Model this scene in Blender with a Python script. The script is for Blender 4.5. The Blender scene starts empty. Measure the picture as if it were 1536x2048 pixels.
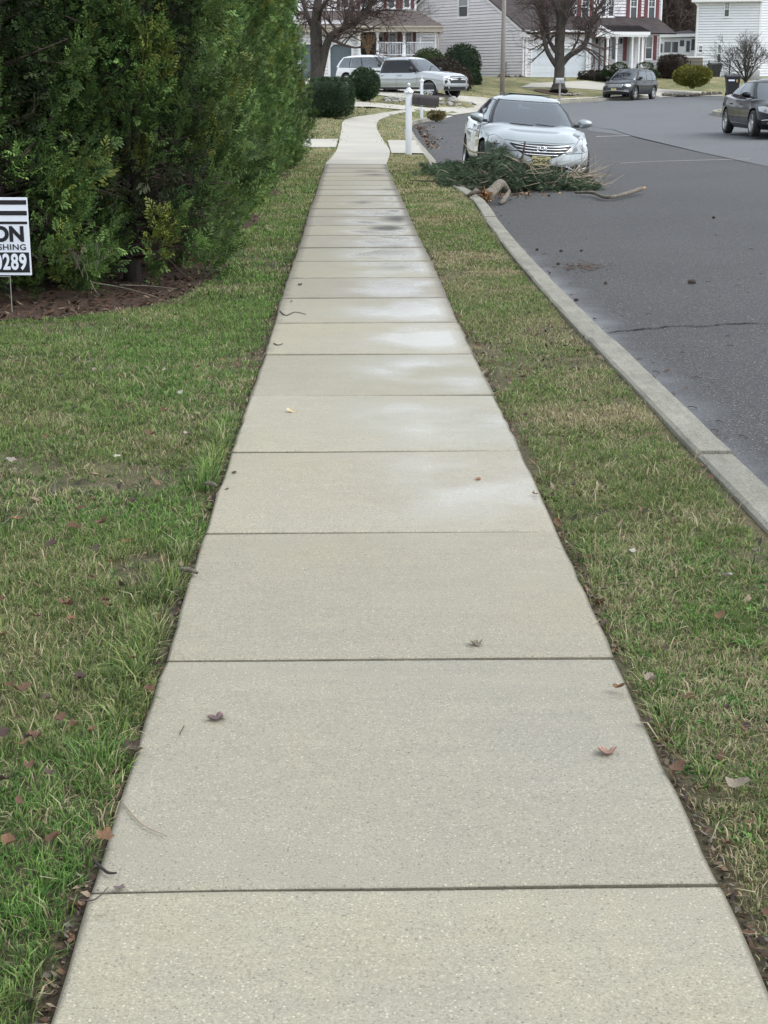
import bpy, bmesh, math, random
import numpy as np
from mathutils import Vector, Matrix, noise as mnoise
from mathutils.geometry import delaunay_2d_cdt
random.seed(7); rng = np.random.default_rng(7)
PI = math.pi
S = bpy.context.scene
col = S.collection
# ------------------------------------------------------------ camera, sky, sun
CX, CH, TH, F = -.105, 1.511, math.atan(849/3000), 3000.0
PSI = math.atan(69*math.cos(TH)/3000)
cam = bpy.data.objects.new('camera', bpy.data.cameras.new('camera')); col.objects.link(cam)
cam.location = (CX, 0, CH); cam.rotation_euler = (PI/2-TH, 0, -PSI)
cam.data.sensor_fit = 'VERTICAL'; cam.data.sensor_height = 36; cam.data.lens = 36*F/2048
cam.data.clip_end = 2000; cam.data.clip_start = .05
S.camera = cam
w = bpy.data.worlds.new('World'); S.world = w; w.use_nodes = True
nt = w.node_tree; nt.nodes.clear()
sky = nt.nodes.new('ShaderNodeTexSky'); sky.sky_type = 'NISHITA'; sky.sun_disc = False
SUN_EL, SUN_AZ = math.radians(50), math.radians(110)
sky.sun_elevation = SUN_EL; sky.sun_rotation = SUN_AZ; sky.air_density = 1.0; sky.dust_density = 3.0; sky.ozone_density = 1.0
hs = nt.nodes.new('ShaderNodeHueSaturation'); hs.inputs['Saturation'].default_value = .22
bg = nt.nodes.new('ShaderNodeBackground'); bg.inputs['Strength'].default_value = .15
wo = nt.nodes.new('ShaderNodeOutputWorld')
nt.links.new(sky.outputs[0], hs.inputs['Color']); cl = nt.nodes.new('ShaderNodeMix'); cl.data_type = 'RGBA'; cl.inputs[0].default_value = .42; cl.inputs[7].default_value = (7.3, 8.2, 9.2, 1)   # even cloud deck
nt.links.new(hs.outputs[0], cl.inputs[6]); nt.links.new(cl.outputs[2], bg.inputs[0]); nt.links.new(bg.outputs[0], wo.inputs[0])
sl = bpy.data.lights.new('sun', 'SUN'); sl.energy = .75; sl.angle = math.radians(40); sl.color = (1, .995, .985)
so = bpy.data.objects.new('sun', sl); col.objects.link(so)
so.rotation_euler = (PI/2-SUN_EL, 0, PI-SUN_AZ)
S.view_settings.view_transform = 'Standard'; S.view_settings.look = 'None'; S.view_settings.gamma = 1
S.view_settings.exposure = .72

# ------------------------------------------------------------ materials
def mat(name, color=(.5,.5,.5), rough=.6, metal=0, spec=.5, coat=0, ior=None):
    m = bpy.data.materials.new(name); m.use_nodes = True
    b = m.node_tree.nodes['Principled BSDF']
    b.inputs['Base Color'].default_value = (*color, 1); b.inputs['Roughness'].default_value = rough
    b.inputs['Metallic'].default_value = metal; b.inputs['Specular IOR Level'].default_value = spec
    b.inputs['Coat Weight'].default_value = coat
    if coat: b.inputs['Coat Roughness'].default_value = .04
    if ior: b.inputs['IOR'].default_value = ior
    return m
class NT:
    def __init__(s, m): s.t = m.node_tree; s.b = s.t.nodes['Principled BSDF']; s._c = None
    def n(s, ty, **kw):
        x = s.t.nodes.new(ty)
        for k, v in kw.items():
            if k in x.inputs: x.inputs[k].default_value = v
            else: setattr(x, k, v)
        return x
    def l(s, a, b): s.t.links.new(a, b)
    def co(s):
        if not s._c: s._c = s.n('ShaderNodeTexCoord')
        return s._c.outputs['Object']
    def mapc(s, scale, loc=(0,0,0)):
        m = s.n('ShaderNodeMapping'); m.inputs['Scale'].default_value = scale; m.inputs['Location'].default_value = loc
        s.l(s.co(), m.inputs['Vector']); return m.outputs[0]
    def noise(s, scale, detail=4, rough=.6, vec=None, dist=0):
        x = s.n('ShaderNodeTexNoise'); x.inputs['Scale'].default_value = scale; x.inputs['Detail'].default_value = detail
        x.inputs['Roughness'].default_value = rough; x.inputs['Distortion'].default_value = dist
        s.l(vec or s.co(), x.inputs['Vector']); return x.outputs['Fac']
    def voro(s, scale, vec=None, out='Color', feat='F1'):
        x = s.n('ShaderNodeTexVoronoi'); x.feature = feat; x.inputs['Scale'].default_value = scale
        s.l(vec or s.co(), x.inputs['Vector']); return x.outputs[out]
    def ramp(s, fac, stops):
        r = s.n('ShaderNodeValToRGB'); e = r.color_ramp.elements
        while len(e) < len(stops): e.new(.5)
        for i, (p, c) in enumerate(stops):
            e[i].position = p; e[i].color = (*c, 1) if len(c) == 3 else c
        s.l(fac, r.inputs[0]); return r.outputs[0]
    def g(s, fac, a, b, lo=0., hi=1.):   # remap to grey
        m = s.n('ShaderNodeMapRange'); m.inputs[1].default_value = a; m.inputs[2].default_value = b
        m.inputs[3].default_value = lo; m.inputs[4].default_value = hi; s.l(fac, m.inputs[0]); return m.outputs[0]
    def mix(s, fac, a, b, mode='MIX'):
        m = s.n('ShaderNodeMix', data_type='RGBA', blend_type=mode)
        for sock, v in ((m.inputs[0], fac), (m.inputs[6], a), (m.inputs[7], b)):
            if isinstance(v, (int, float)): sock.default_value = v
            elif isinstance(v, tuple): sock.default_value = (*v, 1)
            else: s.l(v, sock)
        return m.outputs[2]
    def math(s, op, a, b=0):
        m = s.n('ShaderNodeMath', operation=op)
        for sock, v in ((m.inputs[0], a), (m.inputs[1], b)):
            if isinstance(v, (int, float)): sock.default_value = v
            else: s.l(v, sock)
        return m.outputs[0]
    def attr(s, name, out='Fac'): return s.n('ShaderNodeAttribute', attribute_name=name).outputs[out]
    def bump(s, h, strength=.3, dist=.01):
        b = s.n('ShaderNodeBump'); b.inputs['Strength'].default_value = strength; b.inputs['Distance'].default_value = dist
        s.l(h, b.inputs['Height']); s.l(b.outputs[0], s.b.inputs['Normal'])
    def base(s, c): s.l(c, s.b.inputs['Base Color'])
    def rough(s, c): s.l(c, s.b.inputs['Roughness'])

def m_vary(name, c1, c2, scale=8, rough=.7, bump=.2, bd=.01, metal=0, stretch=(1,1,1)):
    m = mat(name, c1, rough, metal); t = NT(m); v = t.mapc(stretch)
    n = t.noise(scale, 6, .65, v); t.base(t.mix(t.g(n, .3, .7), c1, c2)); t.bump(n, bump, bd); return m
def m_leafattr(name, rough=.6, trans=.25):
    m = mat(name, (.1,.1,.1), rough); t = NT(m); c = t.attr('col', 'Color'); t.base(c)
    t.b.inputs['Specular IOR Level'].default_value = .3
    if trans:
        tr = t.n('ShaderNodeBsdfTranslucent'); t.l(c, tr.inputs[0])
        mx = t.n('ShaderNodeMixShader'); mx.inputs[0].default_value = trans
        t.l(t.b.outputs[0], mx.inputs[1]); t.l(tr.outputs[0], mx.inputs[2])
        t.l(mx.outputs[0], t.t.nodes['Material Output'].inputs[0])
    return m
M = {}
def m_concrete():
    m = mat('concrete', (.4,.37,.31), .8); t = NT(m)
    big = t.noise(.9, 5, .6); mid = t.noise(7, 6, .7)
    st = t.noise(6, 5, .6, t.mapc((.35, 3.2, 1))); br = t.noise(1, 3, .6, t.mapc((14, 190, 1)))
    fine = t.noise(210, 2, .8); f2 = t.noise(95, 4, .8); col = t.mix(t.g(big,.35,.65), (.335,.297,.209), (.335,.310,.242))
    huge = t.noise(.42, 4, .65); col = t.mix(t.g(huge,.48,.66,0,.55), col, (.245,.235,.205)); col = t.mix(t.g(mid,.58,.72,0,.35), col, (.43,.395,.31))
    col = t.mix(t.g(st,.35,.7,0,.55), col, (.380,.345,.255)); col = t.mix(t.g(mid,.35,.65,0,.4), col, (.265,.25,.20))
    col = t.mix(t.g(f2,.42,.30,0,.4), col, (.17,.155,.12)); col = t.mix(t.g(fine,.46,.32,0,.65), col, (.12,.105,.085)); col = t.mix(t.g(fine,.57,.72,0,.55), col, (.66,.60,.48))
    col = t.mix(t.g(br,.40,.60,0,.16), col, (.20,.19,.16))
    vn = t.mapc((1,1,1)); sp = t.voro(120, out='Distance'); cs = t.n('ShaderNodeSeparateColor'); t.l(t.voro(120), cs.inputs[0])
    lf = t.math('MULTIPLY', t.g(sp,.34,.16), t.math('GREATER_THAN', cs.outputs[0], .86)); col = t.mix(t.math('MULTIPLY', lf, .55), col, (.72,.64,.48))
    df = t.math('MULTIPLY', t.g(sp,.42,.20), t.math('LESS_THAN', cs.outputs[0], .10)); col = t.mix(t.math('MULTIPLY', df, .6), col, (.09,.088,.085))
    dn = t.noise(9, 3, .6); w2 = t.n('ShaderNodeVectorMath', operation='ADD'); t.l(t.mapc((34, 60, 20)), w2.inputs[0]); t.l(t.co(), w2.inputs[1])
    v2 = t.n('ShaderNodeTexVoronoi'); v2.inputs['Scale'].default_value = 1; v2.inputs['Randomness'].default_value = 1; t.l(w2.outputs[0], v2.inputs['Vector'])
    c2 = t.n('ShaderNodeSeparateColor'); t.l(v2.outputs['Color'], c2.inputs[0]); rr = t.math('MULTIPLY', c2.outputs[0], .22)
    f3 = t.math('MULTIPLY', t.math('LESS_THAN', t.math('ADD', v2.outputs['Distance'], t.math('MULTIPLY', fine, .14)), rr), t.math('LESS_THAN', c2.outputs[1], .16)); col = t.mix(t.math('MULTIPLY', f3, .8), col, (.09,.09,.095))
    ed = t.attr('edge'); col = t.mix(t.g(t.math('ADD', ed, t.math('MULTIPLY', mid, .6)), .80, 1.25, 0, .8), col, (.095,.08,.055))
    tint = t.attr('tint', 'Color'); col = t.mix(1., col, tint, 'MULTIPLY')
    wet = t.attr('wet'); wn = t.noise(1.5, 3, .5)
    wf = t.math('MULTIPLY', t.g(t.math('MULTIPLY', wet, t.g(wn,.28,.60)), .10, .85), t.g(ed,.3,.9,1,0))
    col = t.mix(t.math('MULTIPLY', wf, .15), col, (.2,.19,.17))
    spot = t.attr('spot'); col = t.mix(t.g(spot,.05,.8,0,.88), col, (.030,.028,.024)); wf = t.math('MULTIPLY', wf, t.g(spot,.05,.5,1,.1))
    t.base(col)
    r = t.n('ShaderNodeMix', data_type='FLOAT'); t.l(wf, r.inputs[0]); r.inputs[2].default_value = .70; r.inputs[3].default_value = .15
    t.rough(r.outputs[0]); t.b.inputs['Specular IOR Level'].default_value = .6
    bm = t.n('ShaderNodeBump'); bm.inputs['Distance'].default_value = .004; t.l(t.math('ADD', t.math('ADD', fine, f2), t.math('MULTIPLY', br, .5)), bm.inputs['Height'])
    t.l(t.g(wf, 0, 1, .42, .05), bm.inputs['Strength']); t.l(bm.outputs[0], t.b.inputs['Normal']); return m
M['concrete'] = m_concrete()
def m_drive():
    m = mat('driveway_concrete', (.5,.47,.4), .8); t = NT(m); n = t.noise(.5,5,.6); f = t.noise(40,4,.7)
    c = t.mix(t.g(n,.35,.65), (.46,.43,.365), (.38,.36,.315)); c = t.mix(t.g(f,.4,.65,0,.3), c, (.3,.28,.25)); t.base(c); t.bump(f,.2,.004); return m
M['drive'] = m_drive()
def m_kerb():
    m = mat('kerb_concrete', (.33,.31,.26), .9); t = NT(m); n = t.noise(2.5,6,.7); f = t.noise(130,4,.75)
    g_ = t.noise(1,5,.7,t.mapc((30,3,3))); c = t.mix(t.g(n,.3,.7), (.25,.24,.195), (.41,.39,.325)); c = t.mix(t.g(g_,.5,.7,0,.5), c, (.14,.13,.105)); c = t.mix(t.g(f,.50,.34,0,.9), c, (.10,.095,.08)); c = t.mix(t.g(f,.6,.72,0,.5), c, (.55,.52,.46))
    t.base(c); t.bump(t.math('ADD', f, n),.9,.012); return m
M['kerb'] = m_kerb()
def m_asphalt(name, a, b):
    m = mat(name, a, .85); t = NT(m); big = t.noise(.35,5,.65); f = t.noise(85,3,.85)
    sp = t.voro(75, out='Distance'); cs = t.n('ShaderNodeSeparateColor'); t.l(t.voro(75), cs.inputs[0])
    c = t.mix(t.g(big,.3,.7), a, b); f9 = t.noise(48,4,.85); c = t.mix(t.g(f,.50,.36,0,.85), c, tuple(x*.25 for x in a)); c = t.mix(t.g(f,.55,.68,0,.75), c, (.26,.25,.24)); c = t.mix(t.g(f9,.40,.62,0,.45), c, tuple(x*.55 for x in a))
    lf = t.math('MULTIPLY', t.g(sp,.45,.2), t.math('GREATER_THAN', cs.outputs[0], .72)); c = t.mix(t.math('MULTIPLY', lf, .6), c, (.27,.26,.245))
    l2 = t.math('MULTIPLY', t.g(sp,.42,.24), t.math('LESS_THAN', cs.outputs[1], .022)); c = t.mix(t.math('MULTIPLY', l2, .7), c, (.5,.47,.42))
    wet = t.attr('wet'); wn = t.noise(1.3,4,.6); wf = t.g(t.math('ADD', wet, t.math('MULTIPLY', wn, .55)), .72, 1.02)
    c = t.mix(t.math('MULTIPLY', wf, .55), c, (.03,.032,.036)); t.base(c)
    r = t.n('ShaderNodeMix', data_type='FLOAT'); t.l(wf, r.inputs[0]); r.inputs[2].default_value = .88; r.inputs[3].default_value = .30; t.rough(r.outputs[0])
    bm = t.n('ShaderNodeBump'); bm.inputs['Distance'].default_value = .006
    t.l(t.math('ADD', f, t.math('MULTIPLY', sp, -.6)), bm.inputs['Height']); t.l(t.g(wf, 0, 1, 1.0, .10), bm.inputs['Strength'])
    t.l(bm.outputs[0], t.b.inputs['Normal']); return m
M['asphalt'] = m_asphalt('dark_asphalt', (.052,.052,.054), (.076,.075,.077))
M['asphalt_old'] = m_asphalt('worn_asphalt', (.118,.123,.132), (.145,.151,.161))
def m_ground():
    m = mat('soil_and_turf', (.1,.1,.05), .95); t = NT(m)
    n1 = t.noise(.8,6,.7); n2 = t.noise(9,6,.75); n3 = t.noise(60,4,.8)
    soil = t.mix(t.g(n3,.3,.7), (.035,.024,.015), (.10,.07,.045))
    gr = t.mix(t.g(n3,.35,.65), (.05,.075,.022), (.13,.15,.05)); st = t.mix(t.g(n3,.35,.65), (.20,.17,.08), (.36,.30,.16))
    turf = t.mix(t.g(t.math('ADD', t.math('MULTIPLY', n1, .6), t.math('MULTIPLY', n2, .4)), .42, .6), gr, st)
    far = t.attr('far'); c = t.mix(far, soil, turf); t.base(c); t.bump(t.math('ADD', n2, n3), .8, .03); return m
M['ground'] = m_ground()
M['grass'] = m_leafattr('grass_blades', .55, .3)
M['leafy'] = m_leafattr('evergreen_sprays', .6, .2)
M['deadleaf'] = m_leafattr('dead_leaf', .8, .15)
def m_bark(name, a, b, sc=9, stretch=(1,1,.22)):
    m = mat(name, a, .92); t = NT(m); n = t.noise(sc, 8, .75, t.mapc(stretch), .6); t.base(t.mix(t.g(n,.35,.65), a, b)); t.bump(n, .8, .05); return m
M['bark'] = m_bark('dark_bark', (.022,.018,.014), (.072,.062,.050))
M['bark_pale'] = m_bark('pale_bark', (.085,.070,.052), (.30,.265,.21), 34, (1,.35,1))
M['twig'] = mat('twig_bark', (.075,.052,.045), .9)
M['twig_pale'] = mat('pale_twig', (.33,.27,.20), .85)
M['mulch'] = m_vary('bark_mulch', (.03,.02,.014), (.11,.058,.034), 40, .95, 1, .03)
M['siding'] = m_vary('grey_vinyl_siding', (.70,.685,.695), (.76,.745,.755), 1.5, .55, .05, .004)
M['siding_w'] = m_vary('white_vinyl_siding', (.72,.73,.75), (.78,.79,.81), 1.5, .5, .05, .004)
M['trim'] = m_vary('white_trim', (.78,.78,.78), (.86,.86,.86), 6, .45, .05, .003)
M['beige'] = m_vary('beige_fascia', (.42,.36,.29), (.5,.44,.36), 6, .6, .05, .003)
M['burgundy'] = m_vary('burgundy_paint', (.14,.035,.04), (.19,.055,.06), 10, .5, .1, .004)
M['darkdoor'] = m_vary('dark_door', (.03,.022,.02), (.05,.035,.03), 10, .4, .1, .004)
M['reddoor'] = m_vary('red_brown_door', (.13,.035,.025), (.18,.05,.04), 10, .4, .1, .004)
M['gdoor_blue'] = m_vary('slate_garage_door', (.10,.135,.155), (.13,.165,.185), 5, .5, .1, .004)
M['gdoor'] = m_vary('white_garage_door', (.66,.70,.75), (.72,.76,.8), 3, .4, .05, .003)
M['found'] = m_vary('foundation', (.2,.18,.15), (.3,.27,.23), 12, .9, .5, .02)
M['dkmetal'] = mat('dark_metal', (.02,.02,.022), .45, .3)
M['galv'] = m_vary('grey_metal', (.28,.28,.28), (.36,.36,.35), 9, .5, .1, .003, .4)
M['pole'] = m_vary('weathered_pole', (.17,.15,.135), (.30,.27,.245), 7, .85, .4, .01, 0, (6,6,.5))
M['winglass'] = mat('window_glass', (.035,.045,.05), .06, 0, .5, ior=1.7)
def m_curtain():
    m = mat('curtained_glass', (.3,.35,.33), .12, ior=1.7); t = NT(m); n = t.noise(14,3,.6,t.mapc((6,6,.4)))
    t.base(t.mix(t.g(n,.4,.6),(.16,.2,.19),(.34,.38,.36))); return m
M['curtain'] = m_curtain()
def m_roof(name, a, b):
    m = mat(name, a, .95); t = NT(m); br = t.n('ShaderNodeTexBrick'); br.inputs['Scale'].default_value = 1; br.inputs['Brick Width'].default_value = .33
    br.inputs['Row Height'].default_value = .14; br.inputs['Mortar Size'].default_value = .006
    br.inputs['Color1'].default_value = (*a,1); br.inputs['Color2'].default_value = (*b,1); br.inputs['Mortar'].default_value = (*[x*.4 for x in a],1)
    uv = t.n('ShaderNodeUVMap'); t.l(uv.outputs[0], br.inputs['Vector']); n = t.noise(30,4,.8)
    t.base(t.mix(t.g(n,.35,.65,0,.5), br.outputs[0], tuple(x*.5 for x in a))); t.bump(br.outputs['Fac'], -.4, .02); return m
M['shingle'] = m_roof('brown_shingles', (.085,.065,.058), (.14,.11,.10))
M['shingle_dk'] = m_roof('dark_shingles', (.055,.045,.045), (.09,.075,.075))
M['metalroof'] = m_vary('brown_metal_roof', (.05,.04,.042), (.07,.058,.06), 4, .35, .05, .003, .3)
M['plastic'] = m_vary('black_plastic', (.012,.012,.014), (.025,.025,.028), 12, .45, .1, .003)
M['brownbox'] = m_vary('dark_brown_plastic', (.040,.032,.032), (.055,.045,.045), 30, .6, .2, .003)
M['whitepost'] = m_vary('white_vinyl_post', (.74,.76,.80), (.80,.82,.86), 8, .35, .05, .002)
M['stone'] = m_vary('landscape_stone', (.18,.17,.15), (.42,.41,.38), 5, .9, .6, .03)
M['wall_stone'] = m_vary('edging_stone', (.09,.08,.065), (.2,.18,.15), 9, .9, .8, .03)
M['fence_b'] = mat('black_fence_metal', (.012,.012,.013), .5, .2)
M['tan'] = m_vary('tan_panel', (.16,.14,.115), (.2,.18,.15), 2, .8, .1, .01)
M['signwhite'] = m_vary('sign_white', (.74,.77,.85), (.8,.83,.9), 3, .3, .02, .002)
M['signblack'] = mat('sign_black', (.006,.006,.008), .4)
M['wire'] = mat('sign_wire', (.35,.34,.32), .5, .6)
def m_wood():
    m = mat('splintered_wood', (.5,.3,.14), .8); t = NT(m); n = t.noise(40,4,.7,t.mapc((1,1,.3))); t.base(t.mix(t.g(n,.4,.62),(.62,.42,.22),(.22,.085,.03))); return m
M['rawwood'] = m_wood()
# cars
def paint(name, c, metal=.5, rough=.3, coat=1.0):
    m = mat(name, c, rough, metal, coat=coat, spec=.5 if coat > .6 else .22); t = NT(m); n = t.noise(2.5, 4, .6)
    t.base(t.mix(t.g(n,.3,.7,0,.25), c, tuple(x*.8 for x in c))); pass; return m
M['silver'] = paint('silver_paint', (.31,.345,.355), .5, .28)
M['silver_t'] = paint('pickup_silver_paint', (.43,.45,.46), .65, .26)
M['grey_p'] = paint('charcoal_paint', (.024,.028,.033), .2, .25, .3)
M['black_p'] = paint('black_paint', (.005,.006,.008), 0, .14, .06)
M['white_p'] = paint('white_paint', (.72,.73,.74), 0, .3)
def m_glass(name, tint, gl=1.65):
    m = mat(name); t = NT(m); tr = t.n('ShaderNodeBsdfTransparent'); tr.inputs[0].default_value = (*tint, 1); g = t.n('ShaderNodeBsdfGlossy'); g.inputs['Roughness'].default_value = .02
    g.inputs[0].default_value = (.9,.95,1,1); fr = t.n('ShaderNodeFresnel'); fr.inputs[0].default_value = gl; mx = t.n('ShaderNodeMixShader'); t.l(fr.outputs[0], mx.inputs[0]); t.l(tr.outputs[0], mx.inputs[1]); t.l(g.outputs[0], mx.inputs[2])
    t.l(mx.outputs[0], t.t.nodes['Material Output'].inputs[0]); return m
M['carglass'] = m_glass('car_glass', (.66,.74,.74), 2.4)
M['tint'] = m_glass('tinted_glass', (.10,.12,.12), 1.5)
M['seat'] = mat('seat_fabric', (.11,.11,.115), .9)
M['trimblk'] = mat('black_trim', (.012,.012,.012), .5)
M['chrome'] = mat('chrome', (.82,.83,.84), .12, 1)
M['alloy'] = mat('alloy', (.6,.61,.62), .28, .85)
M['tyre'] = m_vary('tyre_rubber', (.018,.018,.018), (.032,.031,.03), 30, .85, .3, .004)
M['lamp'] = mat('headlamp_lens', (.26,.28,.29), .10, .35, coat=1)
M['lampdk'] = mat('lamp_reflector', (.10,.11,.115), .1, .7, coat=1)
M['tail'] = mat('tail_lamp', (.12,.008,.008), .1, coat=1)
M['plate'] = mat('yellow_plate', (.50,.45,.22), .45)
M['ink'] = mat('plate_ink', (.03,.03,.03), .5)
M['dash'] = mat('interior', (.03,.03,.033), .8)

# ------------------------------------------------------------ mesh helpers
def tag(o, label=None, cat=None, group=None, kind=None):
    if label: o['label'] = label
    if cat: o['category'] = cat
    if group: o['group'] = group
    if kind: o['kind'] = kind
    return o
def empty(name, loc=(0,0,0), rz=0, label=None, cat=None, group=None):
    o = bpy.data.objects.new(name, None); col.objects.link(o); o.location = loc; o.rotation_euler = (0,0,rz); o.empty_display_size = .2
    return tag(o, label, cat, group)
class MB:
    def __init__(s): s.v = []; s.f = []; s.m = []; s.uv = None
    def add(s, vs, fs, mi=0):
        k = len(s.v); s.v += [tuple(p) for p in vs]; s.f += [tuple(i+k for i in f) for f in fs]; s.m += [mi]*len(fs); return s
    def box(s, c, d, R=None, mi=0, ch=0):
        x, y, z = d[0]/2, d[1]/2, d[2]/2
        if ch:
            vs = []; fs = []
            bmx = bmesh.new(); bmesh.ops.create_cube(bmx, size=1)
            for v in bmx.verts: v.co = Vector((v.co.x*d[0], v.co.y*d[1], v.co.z*d[2]))
            bmesh.ops.bevel(bmx, geom=bmx.edges[:], offset=ch, segments=2, affect='EDGES', profile=.5)
            bmx.verts.index_update()
            vs = [v.co.copy() for v in bmx.verts]; fs = [[v.index for v in f.verts] for f in bmx.faces]; bmx.free()
        else:
            vs = [Vector(p) for p in ((-x,-y,-z),(x,-y,-z),(x,y,-z),(-x,y,-z),(-x,-y,z),(x,-y,z),(x,y,z),(-x,y,z))]
            fs = [(0,3,2,1),(4,5,6,7),(0,1,5,4),(1,2,6,5),(2,3,7,6),(3,0,4,7)]
        if R: vs = [R @ v for v in vs]
        c = Vector(c); return s.add([v+c for v in vs], fs, mi)
    def tube(s, pts, rad, n=6, mi=0, cap=True):
        pts = [Vector(p) for p in pts]; k = len(s.v); L = len(pts)
        rad = [rad]*L if isinstance(rad, (int,float)) else rad
        up = Vector((.13,.21,.97)); rings = []
        for i, p in enumerate(pts):
            t = (pts[min(i+1,L-1)]-pts[max(i-1,0)])
            if t.length < 1e-9: t = Vector((0,0,1))
            t.normalize(); a = t.cross(up)
            if a.length < .1: a = t.cross(Vector((1,0,0)))
            a.normalize(); b = t.cross(a); up = b.cross(t) if False else up
            for j in range(n):
                th = 2*PI*j/n; s.v.append(tuple(p + (a*math.cos(th)+b*math.sin(th))*rad[i]))
        for i in range(L-1):
            for j in range(n):
                s.f.append((k+i*n+j, k+i*n+(j+1)%n, k+(i+1)*n+(j+1)%n, k+(i+1)*n+j)); s.m.append(mi)
        if cap:
            s.f.append(tuple(k+j for j in range(n))[::-1]); s.f.append(tuple(k+(L-1)*n+j for j in range(n))); s.m += [mi, mi]
        return s
    def lathe(s, prof, n=24, axis='z', c=(0,0,0), mi=0):
        k = len(s.v); c = Vector(c)
        for r, h in prof:
            for j in range(n):
                a = 2*PI*j/n; p = (r*math.cos(a), r*math.sin(a), h)
                if axis == 'y': p = (p[0], h, p[1])
                if axis == 'x': p = (h, p[0], p[1])
                s.v.append(tuple(Vector(p)+c))
        for i in range(len(prof)-1):
            for j in range(n):
                s.f.append((k+i*n+j, k+i*n+(j+1)%n, k+(i+1)*n+(j+1)%n, k+(i+1)*n+j)); s.m.append(mi)
        return s
    def ext(s, poly, d, mi=0):     # poly 3d points, extruded by vector d
        n = len(poly); d = Vector(d); vs = [Vector(p) for p in poly]+[Vector(p)+d for p in poly]
        fs = [tuple(range(n))[::-1], tuple(range(n,2*n))]+[(i,(i+1)%n,(i+1)%n+n,i+n) for i in range(n)]
        return s.add(vs, fs, mi)
    def build(s, name, mats, parent=None, smooth=False, uv=None, bevel=0):
        me = bpy.data.meshes.new(name); me.from_pydata(s.v, [], s.f)
        mats = mats if isinstance(mats, (list,tuple)) else [mats]
        for m in mats: me.materials.append(m)
        if len(mats) > 1: me.polygons.foreach_set('material_index', s.m)
        if uv:
            ul = me.uv_layers.new(name='UVMap')
            for l in me.loops: ul.data[l.index].uv = uv(me.vertices[l.vertex_index].co)
        fixn(me)
        if smooth: 
            me.polygons.foreach_set('use_smooth', [True]*len(me.polygons))
            if smooth != True: me.set_sharp_from_angle(angle=math.radians(smooth))
        o = bpy.data.objects.new(name, me); col.objects.link(o); o.parent = parent
        if bevel:
            b = o.modifiers.new('bevel', 'BEVEL'); b.width = bevel; b.segments = 2; b.limit_method = 'ANGLE'
        return o
def fixn(me):
    b = bmesh.new(); b.from_mesh(me); bmesh.ops.recalc_face_normals(b, faces=b.faces[:]); b.to_mesh(me); b.free(); me.update()
def npmesh(name, V, Fc, mat_, parent=None, cols=None, smooth=False):
    """V (n,3); Fc (m,3) triangles; cols per-vertex rgb"""
    me = bpy.data.meshes.new(name); me.vertices.add(len(V)); me.vertices.foreach_set('co', np.asarray(V, np.float32).ravel())
    m, k = Fc.shape; me.loops.add(m*k); me.loops.foreach_set('vertex_index', Fc.astype(np.int32).ravel())
    me.polygons.add(m); me.polygons.foreach_set('loop_start', (np.arange(m)*k).astype(np.int32))
    if smooth: me.polygons.foreach_set('use_smooth', np.ones(m, bool))
    me.materials.append(mat_); me.update(calc_edges=True)
    if cols is not None:
        a = me.attributes.new('col', 'FLOAT_COLOR', 'POINT'); c = np.ones((len(V),4), np.float32); c[:,:3] = cols; a.data.foreach_set('color', c.ravel())
    o = bpy.data.objects.new(name, me); col.objects.link(o); o.parent = parent; return o
def fattr(me, name, vals):
    a = me.attributes.new(name, 'FLOAT', 'POINT'); a.data.foreach_set('value', np.asarray(vals, np.float32))
def vnoise(x, y, seed=0):
    xi = np.floor(x).astype(int); yi = np.floor(y).astype(int); fx = x-xi; fy = y-yi
    def h(a, b):
        n = (a*374761393 + b*668265263 + seed*974634777) & 0x7fffffff; n = ((n ^ (n >> 13))*1274126177) & 0x7fffffff
        return (n & 0xffff)/65535.
    u = fx*fx*(3-2*fx); v = fy*fy*(3-2*fy)
    return (h(xi,yi)*(1-u)+h(xi+1,yi)*u)*(1-v)+(h(xi,yi+1)*(1-u)+h(xi+1,yi+1)*u)*v
def fbm(x, y, seed=0, o=4):
    r = 0; a = .5
    for i in range(o): r = r+a*vnoise(x*2**i, y*2**i, seed+i); a *= .5
    return r/(1-.5**o)
def sstep(t): t = np.clip(t,0,1); return t*t*(3-2*t)
def inpoly(px, py, poly):
    inside = np.zeros(px.shape, bool); n = len(poly)
    for i in range(n):
        x1,y1 = poly[i][:2]; x2,y2 = poly[(i+1)%n][:2]
        if y1 == y2: continue
        c = ((y1 > py) != (y2 > py)) & (px < (x2-x1)*(py-y1)/(y2-y1)+x1); inside ^= c
    return inside
def polydist(px, py, poly, closed=False):
    d = np.full(px.shape, 1e9); n = len(poly)
    for i in range(n if closed else n-1):
        x1,y1 = poly[i][:2]; x2,y2 = poly[(i+1)%n][:2]; dx, dy = x2-x1, y2-y1; L = dx*dx+dy*dy+1e-12
        t = np.clip(((px-x1)*dx+(py-y1)*dy)/L,0,1); d = np.minimum(d, np.hypot(px-x1-t*dx, py-y1-t*dy))
    return d
def catmull(pts, k=6):
    P = [np.array(p, float) for p in pts]; out = []
    for i in range(len(P)-1):
        a, b, c, d = P[max(i-1,0)], P[i], P[i+1], P[min(i+2,len(P)-1)]
        for j in range(k):
            t = j/k; out.append(.5*((2*b)+(c-a)*t+(2*a-5*b+4*c-d)*t*t+(3*b-a-3*c+d)*t**3))
    out.append(P[-1]); return [tuple(p) for p in out]

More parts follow.
